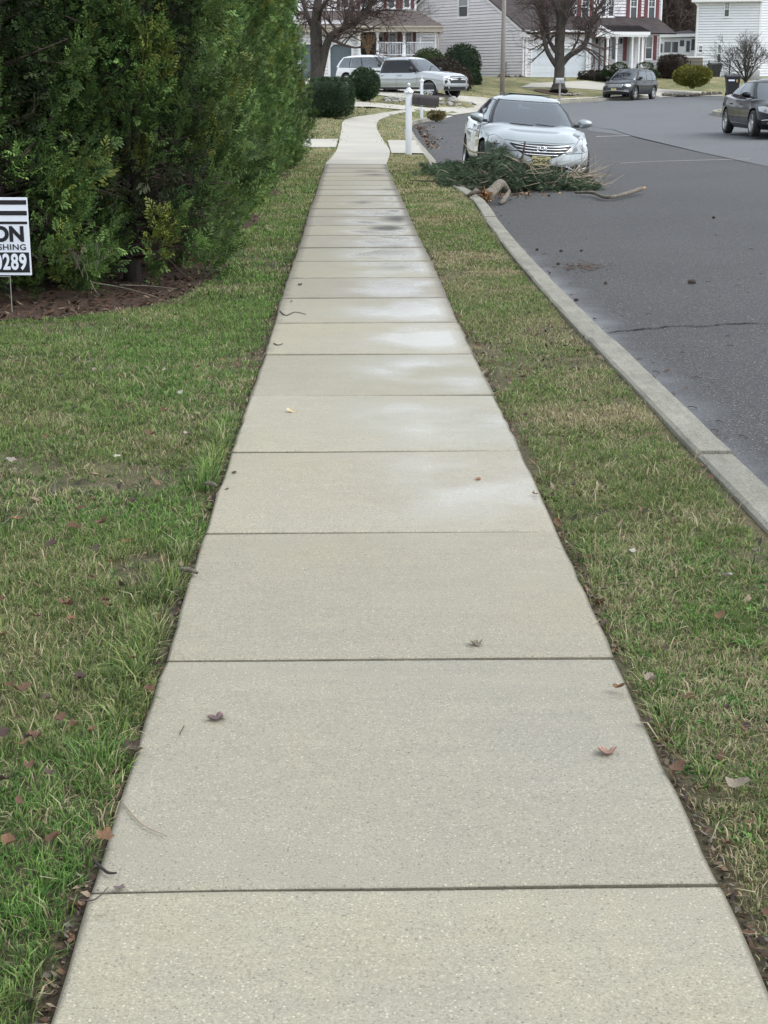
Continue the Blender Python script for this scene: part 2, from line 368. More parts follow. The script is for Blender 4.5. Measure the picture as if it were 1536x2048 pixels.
# ------------------------------------------------------------ terrain
RT = ([-50,12,28,34,42,50,65,80,95,120,500], [0,0,.0,.05,.12,.25,.38,.5,.9,1.0,1.0])
GT = ([-50,28,34,42,48,52,60,67,79,90,100,500], [0,0,.08,.16,.3,.46,.75,1.0,1.5,2.03,2.2,4])
def R(x, y):
    x = np.asarray(x, float); y = np.asarray(y, float)
    return -.14+np.interp(y, *RT)+.04*np.clip(x-1.54,0,3)+.027*np.clip(x-4.54,0,9)
ROAD = None; APR = []
def G(x, y):
    x = np.asarray(x, float); y = np.asarray(y, float)
    d = np.where(inpoly(x, y, ROAD), 0., polydist(x, y, ROAD, True))
    wd = np.where(x < 5, 3., 9.); t = sstep(d/wd)
    g = np.interp(y, *GT)
    g = np.where((x > 9) & (y < 72), np.minimum(g, .8), g)
    k = np.ones_like(d)
    for ap in APR: k = np.minimum(k, np.clip(polydist(x, y, ap)/1.6,.14,1))
    return (R(x,y)+.14*k)*(1-t)+g*t
fw = np.array([math.sin(PSI)*math.cos(TH), math.cos(PSI)*math.cos(TH), -math.sin(TH)])
rt = np.array([math.cos(PSI), -math.sin(PSI), 0]); upv = np.cross(rt, fw)
def ray(px, py): return fw+rt*(px-768)/F-upv*(py-1024)/F
def gp(px, py, fn=R, lo=2, hi=150):       # where this line of sight meets the surveyed surface
    d = ray(px, py); s = np.linspace(lo, hi, 3000); X = CX+d[0]*s; Y = d[1]*s; Z = CH+d[2]*s
    k = np.nonzero(Z <= fn(X, Y))[0]
    i = k[0] if len(k) else np.argmin(np.abs(Z-fn(X,Y)))
    return (float(X[i]), float(Y[i]))
def at(px, py, dep):                      # point at a known distance
    p = ray(px, py)*dep; return Vector((CX+p[0], p[1], CH+p[2]))
RK = lambda x, y: R(x, y)+.14
left_px = [(894,352),(870,318),(842,287),(827,264),(821,252),(828,242),(850,237),(887,230)]
left = [(1.54,-6),(1.54,2),(1.54,6),(1.545,10),(1.57,14),(1.66,18),(1.77,22)] + [gp(a,b,RK) for a,b in left_px]
ap1 = [gp(907,231.6), gp(950,225.5), gp(1000,219)]
far = [gp(1062,212.5), gp(1123,207), gp(1200,202.3), gp(1262,198), gp(1325,195)]
ap2 = [gp(1365,194), gp(1400,193)]
ext = [(ap2[-1][0]+8, ap2[-1][1]+2.5), (ap2[-1][0]+30, ap2[-1][1]+6), (90, ap2[-1][1]+8)]
isl = [(90,64),(32,61.5),(20,61),(16.0,60.6),(14.3,59.6),(13.45,57.8),(13.25,55.6),(13.1,52.5),(12.7,49),(12.3,44),(12.1,38),(12,25),(12,-6)]
LEFT = catmull(left, 5); FAR = catmull([ap1[-1]]+far, 4); ISL = catmull(isl, 4)
ROAD = LEFT + ap1 + FAR[1:] + ap2 + ext + ISL
APR = [ap1, [FAR[-1]]+ap2+ext[:1]]
def cdt_mesh(name, outer, spacing, zfn, mats, holes=(), dz=0, parent=None, extra=(), smooth=True):
    """flat region triangulated, then laid on the surface"""
    xs = [p[0] for p in outer]; ys = [p[1] for p in outer]; pts = []
    if spacing:
        gx, gy = np.meshgrid(np.arange(min(xs), max(xs), spacing), np.arange(min(ys), max(ys), spacing)); gx = gx.ravel(); gy = gy.ravel()
        gx = gx+rng.uniform(-.2,.2,gx.shape)*spacing; gy = gy+rng.uniform(-.2,.2,gy.shape)*spacing
        k = inpoly(gx, gy, outer) & (polydist(gx, gy, outer, True) > spacing*.35); pts = list(zip(gx[k], gy[k]))
    verts = [Vector((p[0],p[1])) for p in outer]; edges = [(i,(i+1)%len(outer)) for i in range(len(outer))]
    for h in holes:
        k = len(verts); verts += [Vector((p[0],p[1])) for p in h]; edges += [(k+i, k+(i+1)%len(h)) for i in range(len(h))]
    verts += [Vector(p) for p in pts]+[Vector(p) for p in extra]
    r = delaunay_2d_cdt(verts, edges, [], 0, 1e-5)
    V = np.array([(v.x, v.y) for v in r[0]]); Fc = np.array([f for f in r[2]])
    c = V[Fc].mean(1); ok = inpoly(c[:,0], c[:,1], outer)
    for h in holes: ok &= ~inpoly(c[:,0], c[:,1], h)
    Fc = Fc[ok]; Z = zfn(V[:,0], V[:,1])+dz
    o = npmesh(name, np.c_[V, Z], Fc, mats, parent, smooth=smooth)
    n = o.data.polygons[0].normal
    if n.z < 0: o.data.flip_normals()
    return o
# road
extra = [(x, y) for y in np.arange(2, 30, .5) for x in (1.62,1.8,2.1,2.5)]
road = cdt_mesh('road', ROAD, 1.6, R, M['asphalt'], extra=extra); tag(road, kind='structure')
V = np.array([v.co[:] for v in road.data.vertices])
d = polydist(V[:,0], V[:,1], LEFT); wet = np.clip(1-d/.75,0,1)*np.clip(1.25-np.abs(V[:,1]-10)/12,.3,1)
fattr(road.data, 'wet', wet*.80)
# paler, older paving beyond the new dark asphalt
pb = [gp(1150,247), gp(1180,262), gp(1265,273), gp(1400,305), gp(1536,334)]
old = pb+[(12,pb[-1][1]-3),(11.95,30),(12.03,38),(12.2,44),(12.6,49),(13.0,52.5),(13.15,55.6),(13.35,57.9),(14.2,59.8),(16,60.75),(30,61.6),(60,63),(60,ap2[-1][1]+4)]
old += [ap2[1], ap2[0]] + [tuple(np.array(p)+np.array([0,-.12])) for p in FAR[::-1][:-4]]
old += [gp(1010,232), gp(1100,230)]
oldo = cdt_mesh('road', old, 1.6, R, M['asphalt_old'], dz=.004); tag(oldo, kind='structure'); fattr(oldo.data, 'wet', np.zeros(len(oldo.data.vertices)))
# kerbs
def offset(path, d):
    P = np.array(path); T = np.gradient(P, axis=0); T /= np.linalg.norm(T, axis=1)[:,None]+1e-9; return P+np.c_[-T[:,1], T[:,0]]*d
def resample(path, step):
    P = np.array(path); s = np.r_[0, np.cumsum(np.hypot(*np.diff(P,axis=0).T))]; n = max(int(s[-1]/step),1)
    q = np.linspace(0, s[-1], n+1); return np.c_[np.interp(q,s,P[:,0]), np.interp(q,s,P[:,1])]
kb = MB()
def kerb(path, side, seg=3.05, taper0=False, taper1=False):
    P = resample(path, .305); n = len(P); I = offset(P, .0); O = offset(P, side*.165); B = offset(P, side*.15); A = offset(P, side*.018)
    Z = R(P[:,0], P[:,1]); per = int(seg/.305)
    for s0 in range(0, n-1, per):
        s1 = min(s0+per, n-1); jz = random.uniform(-.006,.006); jl = random.uniform(-.008,.008)
        vs = []; 
        for i in range(s0, s1+1):
            g = 0
            t = (P[min(i+1,n-1)]-P[max(i-1,0)]); t = t/ (np.linalg.norm(t)+1e-9)
            if i == s0: g = .006
            if i == s1: g = -.006
            h = .145
            if taper0: h = min(h, .02+.05*i*.305/.9*3)
            if taper1: h = min(h, .02+.05*(n-1-i)*.305/.9*3)
            z = Z[i]
            for Q, zz in ((I, -.12), (I, h-.02), (A, h), (B, h), (O, h-.012), (O, -.12)):
                p = Q[i]+t*g+np.array([-t[1],t[0]])*jl; vs.append((p[0], p[1], z+zz+(jz if zz > 0 else 0)+ (random.uniform(-.003,.003) if zz > 0 else 0)))
        m = s1-s0+1; fs = []
        for i in range(m-1):
            for j in range(5): fs.append((i*6+j, i*6+j+1, (i+1)*6+j+1, (i+1)*6+j))
        fs += [tuple(range(6)), tuple(range((m-1)*6, m*6))[::-1]]
        kb.add(vs, fs)
kerb(LEFT, 1, taper1=True); kerb(FAR[1:], 1, taper0=True, taper1=True); kerb(ISL, 1)
ko = kb.build('kerb', M['kerb'], smooth=30); tag(ko, kind='structure')
# ground sheet
def back(path, d): return [tuple(p) for p in offset(path, d)]
hole = back(LEFT,.10)+ap1+back(FAR[1:],.08)+ap2+ext+back(ISL,.08)
bigo = [(-300,-20),(300,-20),(300,500),(-300,500)]
ex = []
for (x0,x1,y0,y1,sp) in ((-4,1.4,1,14,.3),(-4,2,14,40,.6),(-8,12,40,72,1.3),(-16,30,72,112,2.0),(12.2,26,20,60,2.5),(-40,60,112,190,12),(-280,280,190,480,45),(-40,-8,0,112,9),(34,120,60,112,9)):
    X, Y = np.meshgrid(np.arange(x0,x1,sp), np.arange(y0,y1,sp)); X = X.ravel(); Y = Y.ravel()
    k = ~inpoly(X,Y,hole) & (polydist(X,Y,hole,True) > sp*.3); ex += list(zip(X[k],Y[k]))
def Gs(x, y): return G(x,y)-.02+ (fbm(x*1.3,y*1.3,5)-.5)*.035*np.clip((np.abs(x)-.75)*3,0,1)
hole_c = [p for i,p in enumerate(hole) if i == 0 or np.hypot(p[0]-hole[i-1][0], p[1]-hole[i-1][1]) > .02]
hole_c = [(p[0], max(p[1], -19)) for p in hole_c]
ground = cdt_mesh('ground', bigo, 0, Gs, M['ground'], holes=[hole_c], extra=ex); tag(ground, kind='structure')
V = np.array([v.co[:] for v in ground.data.vertices]); fattr(ground.data, 'far', np.clip((V[:,1]-9)/10,.45,1)*np.where((np.abs(V[:,0])<.7)&(V[:,1]<30),.3,1))

# ------------------------------------------------------------ sidewalk
def slabs(Lp, Rp, joints, name):
    """Lp,Rp: functions of s giving edge points"""
    Vs=[];Fs=[];edge=[];tint=[];k=0;N=14;Mn=14
    for a, b in joints:
        dz0=random.uniform(-.0015,.0015); dz=[dz0+random.uniform(-.003,.003) for _ in range(4)]; tn = random.uniform(.90,1.06); tc = (tn*random.uniform(.99,1.02), tn, tn*random.uniform(.96,1.02))
        g=.0070+.0011*max(0,a-3); eg=.020+.004*max(0,a-5); rows=[a+g,a+g+.006,a+g+eg]+list(np.linspace(a+.13,b-.13,N-6))+[b-g-eg,b-g-.006,b-g]
        cs=[0,.005,.014]+list(np.linspace(.12,.88,Mn-6))+[.986,.995,1]
        base=k
        for i,s in enumerate(rows):
            l=np.array(Lp(s)); r=np.array(Rp(s))
            for j,c in enumerate(cs):
                p=l*(1-c)+r*c; wob=(vnoise(np.array(p[0]*3+7),np.array(p[1]*7),3)-.5)
                if j in(0,1): p=p+np.array([wob*.014,0])
                if j in(len(cs)-1,len(cs)-2): p=p+np.array([wob*.012,0])
                if i in(0,1): p=p+np.array([0,wob*.008])
                if i in(len(rows)-1,len(rows)-2): p=p+np.array([0,wob*.008])
                e=(i in(0,len(rows)-1)) or (j in(0,len(cs)-1)); u=(s-a)/(b-a)
                z=float(Gw(p[0],p[1]))+(dz[0]*(1-u)*(1-c)+dz[1]*(1-u)*c+dz[2]*u*(1-c)+dz[3]*u*c)
                if e: z-=.0045
                z+=.0035*math.sin(PI*u)
                Vs.append((p[0],p[1],z)); de=min(s-a,b-s,c*1.22,(1-c)*1.22); edge.append(max(0,1-de/(.013+.0045*max(0,a-5)))*.98+.26*max(0,1-de/.20)); tint.append(tc); k+=1
        nc=len(cs)
        for i in range(len(rows)-1):
            for j in range(nc-1):
                q=base+i*nc+j; Fs.append((q,q+1,q+nc+1,q+nc))
        # skirt
        ring=[base+j for j in range(nc)]+[base+i*nc+nc-1 for i in range(1,len(rows))]+[base+(len(rows)-1)*nc+j for j in range(nc-2,-1,-1)]+[base+i*nc for i in range(len(rows)-2,0,-1)]
        kk=k
        for q in ring: Vs.append((Vs[q][0],Vs[q][1],Vs[q][2]-.09)); edge.append(1.6); tint.append(tc); k+=1
        n=len(ring)
        for i in range(n): Fs.append((ring[i],ring[(i+1)%n],kk+(i+1)%n,kk+i))
    o=npmesh(name,np.array(Vs),np.array(Fs),M['concrete'],smooth=True); fixn(o.data)
    o.data.set_sharp_from_angle(angle=math.radians(50))
    Va=np.array(Vs); fattr(o.data,'edge',edge)
    a=o.data.attributes.new('tint','FLOAT_COLOR','POINT'); c=np.ones((len(Vs),4),np.float32); c[:,:3]=tint; a.data.foreach_set('color',c.ravel())
    x,y=Va[:,0],Va[:,1]; jn=((y-1.406)/1.224)%1.0; wetf=np.clip((y-4.0)/1.6,0,1)*np.clip((x+.42)/.55,0,1)*np.clip((29-y)/12,0,1)*(.80+.35*np.clip((y-7)/8,0,1))*(.55+.55*np.sin(PI*jn)); fattr(o.data,'wet',wetf)
    sp=np.zeros(len(Va))
    for px,py,rx,ry,am in SPOTS:
        c0=gp(px,py,lambda a,b:np.zeros_like(a)); sp=np.maximum(sp,am*np.exp(-(((x-c0[0])/rx)**2+((y-c0[1])/ry)**2)))
    fattr(o.data,'spot',sp); return o
SPOTS=[(775,457,.16,.30,1.2),(790,438,.11,.4,1.2),(783,494,.16,.3,.35),(795,537,.18,.2,.4),(722,405,.12,.4,.55),(750,350,.22,.35,.8),(735,343,.25,.2,.7),(780,380,.12,.4,.4)]
def Gw(x,y): return G(x,y)+.005*np.sin(y*1.7)*np.clip((y-14)/10,0,1)
J=[1.406-1.224*2+1.224*k for k in range(27)]
wavy=lambda x0,ph:(lambda s:(x0+.006*math.sin(s*.9+ph)+ (.012*(s-20)*.1 if s>20 else 0),s))
sw=slabs(wavy(-.620,0),wavy(.619,2),list(zip(J[:-1],J[1:])),'sidewalk'); tag(sw,kind='structure')
YE=J[-1]
lp=[(-.60,YE),gp(672,303,G),gp(680,275,G),gp(683,258,G),gp(687,242,G),gp(711,234,G),gp(753,228,G),gp(790,222.5,G),gp(812,220,G)]
rp=[(.625,YE),gp(780,303,G),gp(769,285,G),gp(757,264,G),gp(753,253,G),gp(759,240,G),gp(778,232.5,G),gp(803,226,G),gp(822,224,G)]
lpc=resample(catmull(lp,5),.3); rpc=resample(catmull(rp,5),.3)
def along(P):
    s=np.linspace(0,1,len(P)); return lambda q:(float(np.interp(q,s,P[:,0])),float(np.interp(q,s,P[:,1])))
strip=[tuple(p) for p in lpc]+[tuple(p) for p in rpc[::-1]]
sw2=cdt_mesh('path',strip,.5,G,M['drive'],dz=.006); tag(sw2,kind='structure')
pj=MB()
nj=22
for i in range(1,nj):
    a=lpc[int(i/nj*(len(lpc)-1))]; b=rpc[int(i/nj*(len(rpc)-1))]; 
    if i%1==0:
        t=np.array(b)-a; nrm=np.array([-t[1],t[0]]); nrm=nrm/np.linalg.norm(nrm)*.008
        q=[a-nrm,b-nrm,b+nrm,a+nrm]; pj.add([(p[0],p[1],float(G(*p))+.0105) for p in q],[(0,1,2,3)])
M['joint']=mat('joint_dirt',(.09,.075,.055),.95)
tag(pj.build('path_joints',M['joint']),kind='structure')
# carriage walks and driveways
def sheet(name,px,dz,m=None,sp=.6,fn=G):
    p=[(q[0],q[1]) if len(q)==3 else gp(q[0],q[1],G) for q in px]; o=cdt_mesh(name,p,sp,G,m or M['drive'],dz=dz,holes=[hole_c]); return tag(o,kind='structure')
xw=lambda px,py:gp(px,py,G)
sheet('garden_walk',[(-14,xw(640,295)[1],0),(xw(672,295)[0],xw(640,295)[1],0),(xw(676,278)[0],xw(640,278)[1],0),(-14,xw(640,278)[1],0)],.010,sp=.8)
c0=gp(783,307,G);c1=gp(775,281,G)
sheet('carriage_walk',[(c0[0],c0[1],0),(3.2,c0[1]-.1,0),(3.2,c1[1],0),(c1[0],c1[1],0)],.010,sp=.4)
sheet('driveway',[(600,158),(712,157.5),(762,166),(812,173),(905,190.5),(962,194.5),(1006,201),(1003,208),(955,211),(944,204.5),(876,200.5),(800,195.5),(741,188.5),(690,178),(620,176)],.010,sp=1.)
sheet('driveway_apron',[(640,205),(705,203),(740,206),(809,211.5),(859,216.5),(886,215),(943,212),(955,211),(1003,208),(1030,212)]+[(p[0],p[1]+.05,0) for p in (ap1[2],ap1[1],ap1[0])]+[(887,225.5),(862,222.5),(822,224.3),(812,220.3),(740,214),(640,214)],.014,sp=.8)
sheet('driveway',[(1040,175),(1062,166.5),(1172,162),(1215,167),(1330,179),(1445,186),(1445,190.5),(1400,193),(1365,193.8),(1325,193),(1262,188),(1200,180.5),(1132,175.5)],.010,sp=1.2)
sheet('sidewalk',[(1105,198.5),(1130,196.5),(1200,193),(1262,189.5),(1262,191.5),(1200,195.8),(1130,199.6),(1105,201.5)],.012,sp=.8)
# white line and sealed crack on the road
def ribbon(pts,wd,z=.012,fn=R,jit=0):
    m=MB();P=np.array(pts);T=np.gradient(P,axis=0);T/=np.linalg.norm(T,axis=1)[:,None]+1e-9;N=np.c_[-T[:,1],T[:,0]]
    vs=[];
    for i,p in enumerate(P):
        ww=wd*(1+random.uniform(-jit,jit));
        for s in(-1,1): q=p+N[i]*s*ww/2; vs.append((q[0],q[1],float(fn(*q))+z))
    m.add(vs,[(2*i,2*i+1,2*i+3,2*i+2) for i in range(len(P)-1)]); return m
M['linepaint']=mat('worn_line_paint',(.42,.40,.38),.8); M['seal']=mat('crack_sealant',(.012,.012,.013),.9,spec=.1)
tag(ribbon([gp(x,y) for x,y in((1192,273.5),(1215,273),(1240,272.6),(1262,272))],.16,.009,jit=.3).build('road_marking',M['linepaint']),kind='structure')
tag(ribbon([gp(x,y) for x,y in((1240,327),(1300,324),(1380,321.5),(1500,318.5))],.05,.008,jit=.5).build('road_seam',M['linepaint']),kind='structure')
ck=[(1205,668),(1224,667),(1240,664.5),(1262,664),(1285,660),(1310,660),(1335,656),(1370,655),(1405,654),(1440,650),(1470,649.5),(1500,648.5),(1540,650),(1600,647)]
P=[gp(x,y) for x,y in ck]; P=[(p[0],p[1]+random.uniform(-.012,.012)) for p in catmull(P,4)]
tag(ribbon(P,.018,.006,jit=.6).build('road_crack',M['seal']),kind='structure')
tag(ribbon([gp(x,y) for x,y in((1160,247),(1196,256),(1226,260),(1265,273),(1400,305),(1536,334))],.025,.010,jit=.6).build('road_seam',M['seal']),kind='structure')
# ------------------------------------------------------------ grass
def visible(x, y, pad=1.2):
    dx = x-CX; r = dx*math.cos(PSI)-y*math.sin(PSI); g = dx*math.sin(PSI)+y*math.cos(PSI)
    dep = g*math.cos(TH)+(CH)*math.sin(TH); v = (CH*math.cos(TH)-g*math.sin(TH))/np.maximum(dep,.1)
    return (np.abs(r) < .262*dep+pad*np.clip(y/8,.75,1)) & (v < .375)
def blades(P, n_per, hgt, wid, lean, spread, straw, dark=1.0):
    T = len(P); n = T*n_per; base = np.repeat(P, n_per, 0)
    a = rng.uniform(0,2*PI,n); rad = np.abs(rng.normal(0,spread,n)); x = base[:,0]+np.cos(a)*rad; y = base[:,1]+np.sin(a)*rad
    sx = np.abs(x)-.61; bad = (sx < .018) & (y < 31.5); x = np.where(bad, np.sign(x)*(.625+rng.uniform(0,.04,n)), x)
    la = a+rng.normal(0,.7,n); ln = np.abs(rng.normal(lean,.45,n)); hh = hgt*rng.uniform(.5,1.25,n)*np.repeat(rng.uniform(.6,1.25,T),n_per)
    z0 = Gs(x,y)-.004; wv = wid*rng.uniform(.6,1.3,n); fa = rng.uniform(0,2*PI,n)
    fx, fy = np.cos(fa)*wv/2, np.sin(fa)*wv/2; dx, dy = np.cos(la), np.sin(la)
    m1 = .5*hh; o1 = hh*ln*.22; m2 = hh*np.cos(np.clip(ln,0,1.35)*.8); o2 = hh*np.sin(np.clip(ln,0,1.5))*.95
    V = np.empty((n,5,3)); V[:,0] = np.c_[x-fx,y-fy,z0]; V[:,1] = np.c_[x+fx,y+fy,z0]
    V[:,2] = np.c_[x+dx*o1-fx*.8,y+dy*o1-fy*.8,z0+m1]; V[:,3] = np.c_[x+dx*o1+fx*.8,y+dy*o1+fy*.8,z0+m1]; V[:,4] = np.c_[x+dx*o2,y+dy*o2,z0+m2]
    k = (np.arange(n)*5)[:,None]; Fc = np.concatenate([k+[0,1,3],k+[0,3,2],k+[2,3,4]],0)
    st = np.repeat(straw, n_per); s = rng.uniform(0,1,n) < st; t = rng.uniform(0,1,(n,1)); tt = np.repeat(rng.uniform(0,1,(T,1)),n_per,0)
    ye = np.repeat(fbm(P[:,0]*1.1+9, P[:,1]*1.1, 21)[:,None], n_per, 0); ye = np.clip((ye-.35)*3,0,1)
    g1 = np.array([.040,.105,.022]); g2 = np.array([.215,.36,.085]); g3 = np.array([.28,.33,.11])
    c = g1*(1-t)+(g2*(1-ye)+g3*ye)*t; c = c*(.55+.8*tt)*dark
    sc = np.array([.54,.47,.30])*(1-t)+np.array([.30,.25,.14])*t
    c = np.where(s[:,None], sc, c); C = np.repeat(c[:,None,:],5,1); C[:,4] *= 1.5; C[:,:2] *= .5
    return V.reshape(-1,3), Fc, C.reshape(-1,3)
GV=[];GF=[];GC=[];gk=0
def addgrass(r):
    global gk
    GV.append(r[0]); GF.append(r[1]+gk); GC.append(r[2]); gk += len(r[0])
HX = -1.30   # right edge of the planting bed
def bedline(y): return HX-.12*np.sin(y*1.3)-.25*np.clip((11.4-y),0,1)
def inbed(x, y): return (x < bedline(y)) & (y > 10.35+.12*np.sin(x*3)+ np.clip(x+2.0,0,1)*.85) & (y < 35.2)
def region(x0,x1,y0,y1,dens):
    n = int((x1-x0)*(y1-y0)*dens); x = rng.uniform(x0,x1,n); y = rng.uniform(y0,y1,n)
    dr = polydist(x, y, ROAD, True)
    ok = visible(x,y) & ~inbed(x,y) & ~inpoly(x,y,ROAD) & (dr > .185+.03*vnoise(x*6,y*6,9))
    edge = np.abs(x)-.61; gap = np.where(x<0, .020+.12*np.clip(fbm(x*0+y*1.7,y*0+3,31)-.42,0,1), np.where(y<7,.032,.018)+.14*np.clip(fbm(y*1.9,y*0,32)-.42,0,1))
    ok &= (edge > gap) | (y > 31.5)
    for po in PAVED: ok &= ~inpoly(x,y,po)
    x, y = x[ok], y[ok]
    bare = fbm(x*1.5,y*1.5,41,5); kp = rng.uniform(0,1,len(x)) < np.clip((.70-bare)*12,.25,1); return x[kp], y[kp]
PAVED = [strip]
def pv(o): # footprint boxes of the small pavings
    return None
PAVED += [[(-14,xw(640,295)[1]),(-.6,xw(640,295)[1]),(-.55,xw(640,278)[1]),(-14,xw(640,278)[1])], [(c0[0],c0[1]),(1.95,c0[1]-.2),(2.05,c1[1]),(c1[0],c1[1])]]
def strawness(x, y):
    f = fbm(x*1.7,y*1.7,51,5); s = np.clip((f-.44)*2.2,0,.7)*np.where(x<-.6,.62,1)
    s = s+np.where(x>0, .01+.12*np.clip((y-5)/6,0,1), 0)+np.clip((y-15)/16,0,1)*np.where(x>0,.28,.25)-np.where((x<0)&(y<9),.06,0)
    s = s+np.where((x<-.6)&(y>32),.25,0); return np.clip(s+.04,.03,.92)
for (x0,x1,y0,y1,dens,npb,h,wd,ln,sp) in (
    (-2.6,-.6,1.6,5.2,2300,11,.040,.0030,.8,.022), (.6,1.45,1.6,6.5,2400,11,.031,.0028,.85,.020),
    (-3.6,-.6,5.2,11.2,1250,9,.036,.0042,.8,.028), (.6,1.45,6.5,13,1250,9,.030,.0042,.85,.028),
    (-1.6,-.6,11.2,22,480,8,.045,.0075,.8,.045), (.6,1.7,13,22,480,8,.036,.0075,.85,.045),
    (-1.8,-.6,22,37,150,8,.05,.015,.7,.07), (.6,2.2,22,36,150,8,.045,.015,.8,.07),
    (-6,5,36,56,36,8,.05,.026,.7,.12), (-9,26,56,84,7,8,.055,.05,.7,.2)):
    x, y = region(x0,x1,y0,y1,dens)
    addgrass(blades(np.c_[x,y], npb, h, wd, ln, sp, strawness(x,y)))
# broad low clover and weed leaves, mostly at the lower right and lower left
for (x0,x1,y0,y1,dens) in ((.66,1.4,1.7,5,900),(-2,-.66,1.8,6,420)):
    x, y = region(x0,x1,y0,y1,dens); k = fbm(x*3,y*3,61) > .50; x, y = x[k], y[k]
    V,Fc,C = blades(np.c_[x,y], 9, .022, .009, 1.2, .014, x*0, .9); addgrass((V,Fc,C*np.array([.7,1.05,.8])))
# matted thatch under the green
for (x0,x1,y0,y1,dens,w_) in ((-2.6,-.62,1.6,7,900,.0035),(.62,1.5,1.6,9,900,.0035),(-3.6,-.62,7,11.2,350,.006),(.62,1.5,9,20,350,.006)):
    x, y = region(x0,x1,y0,y1,dens); V,Fc,C = blades(np.c_[x,y], 3, .034, w_, 1.5, .03, x*0+1); addgrass((V,Fc,C*np.array([.62,.58,.52])))
# longer dead blades lying through the turf
for (x0,x1,y0,y1,dens) in ((-2.6,-.62,1.8,9,90),(.62,1.5,1.8,14,90)):
    x, y = region(x0,x1,y0,y1,dens); addgrass(blades(np.c_[x,y], 3, .075, .0035, 1.35, .04, x*0+1))
# long blades flopping over the pavement edge
for s,y0,y1,n in ((-1,1.8,7,330),(1,1.9,6,60)):
    y = rng.uniform(y0,y1,n); k = fbm(y*2,y*0,71) > .45; y = y[k]; x = s*(.665+rng.uniform(0,.05,len(y)))
    V,Fc,C = blades(np.c_[x,y], 12, .095, .0038, .95, .025, np.full(len(y),.12)); addgrass((V,Fc,C))
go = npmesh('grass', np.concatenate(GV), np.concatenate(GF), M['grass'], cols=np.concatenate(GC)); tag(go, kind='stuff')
# ------------------------------------------------------------ litter (loose bits along the edges and kerb)
def litter(name, x, y, z, size, cols, up=.25):
    n = len(x); a = rng.uniform(0,2*PI,n); s = size*rng.uniform(.4,1.3,n); el = rng.uniform(.25,1,n)
    ux = np.c_[np.cos(a),np.sin(a),rng.normal(0,up,n)]*s[:,None]; uy = np.c_[-np.sin(a),np.cos(a),rng.normal(0,up,n)]*(s*el)[:,None]
    c = np.c_[x,y,z+s*.25]; V = np.stack([c-ux, c-uy*.6+ux*.2, c+ux*1.05, c+uy*.7],1); V[:,:,2] = np.maximum(V[:,:,2], (z-.003)[:,None])
    k = (np.arange(n)*4)[:,None]; Fc = np.concatenate([k+[0,1,2],k+[0,2,3]]); ci = cols[rng.integers(0,len(cols),n)]*rng.uniform(.6,1.3,(n,1))
    return V.reshape(-1,3), Fc, np.repeat(ci,4,0)
BR = np.array([[.10,.058,.036],[.17,.105,.065],[.06,.042,.033],[.28,.21,.15],[.14,.12,.10],[.045,.035,.028]])
n = 5200; y = 1.7+rng.uniform(0,1,n)**1.7*28; s = rng.choice([-1,1],n); x = s*(.628+np.abs(rng.normal(0,.018,n))); kp = (fbm(y*2.2,s*3.,81) > .38)
V1,F1,C1 = litter('x', x[kp], y[kp], Gs(x[kp],y[kp])+.004, .010, BR, .5)
n = 2600; y = rng.uniform(1.8,10,n); x = np.where(rng.uniform(0,1,n)<.6, rng.uniform(-2.6,-.66,n), rng.uniform(.66,1.4,n)); kp = (fbm(x*1.5,y*1.5,41,5) > .56)
V2,F2,C2 = litter('x', x[kp], y[kp], Gs(x[kp],y[kp])+.008, .018, BR, .6)
tag(npmesh('leaf_litter', np.concatenate([V1,V2]), np.concatenate([F1,F2+len(V1)]), M['deadleaf'], cols=np.concatenate([C1,C2])), kind='stuff')
# mulch bed and chips
bed = [(-6,10.3)]+[(x, 10.35+.12*math.sin(x*3)+max(0,x+2.0)*.85) for x in np.arange(-5.5,-1.2,.15)]+[(float(bedline(y)),y) for y in np.arange(11.3,35.2,.4)]+[(-6,35.2)]
bedo = cdt_mesh('mulch_bed', bed, .35, Gs, M['mulch'], dz=.012); tag(bedo, kind='structure')
n = 15000; y = 10+rng.uniform(0,1,n)**1.6*24; x = rng.uniform(-4,-1.1,n); k = inbed(x,y-.02); x,y = x[k],y[k]
MU = np.array([[.085,.045,.027],[.05,.032,.022],[.12,.070,.045],[.035,.026,.02],[.18,.13,.09]])
V,Fc,C = litter('x', x, y, Gs(x,y)+.014, .026, MU, .35); tag(npmesh('mulch', V, Fc, M['deadleaf'], cols=C), kind='stuff')
# gutter leaves and grit
P = resample(LEFT,.04); idx = rng.integers(0,len(P),2600); T = np.gradient(P,axis=0); T /= np.linalg.norm(T,axis=1)[:,None]+1e-9
off = np.abs(rng.normal(0,.10,2600))+.01; q = P[idx]-np.c_[-T[idx,1],T[idx,0]]*off[:,None]; yy = q[:,1]
w_ = np.clip((fbm(yy*.9,yy*0,91)-.45)*3,0.02,1)*np.where(yy>31,3,np.where((yy>10)&(yy<28),.8,.35)); k = (rng.uniform(0,1,2600) < w_) & inpoly(q[:,0],q[:,1],ROAD) & (yy > 6)
q = q[k]; V,Fc,C = litter('x', q[:,0], q[:,1], R(q[:,0],q[:,1])+.004, .02, BR, .3)
far_ = q[:,1] > 31; tag(npmesh('gutter_litter', V, Fc, M['deadleaf'], cols=C), kind='stuff')
P3 = [(gp(835,268),gp(851,290))]
n = 500; tt = rng.uniform(0,1,n); a = np.array(gp(829,252)); b = np.array(gp(858,300)); q = a+(b-a)*tt[:,None]+np.c_[np.abs(rng.normal(0,.22,n)),rng.normal(0,.3,n)]
k = inpoly(q[:,0],q[:,1],ROAD); q = q[k]; V,Fc,C = litter('x', q[:,0], q[:,1], R(q[:,0],q[:,1])+.005, .055, BR, .5)
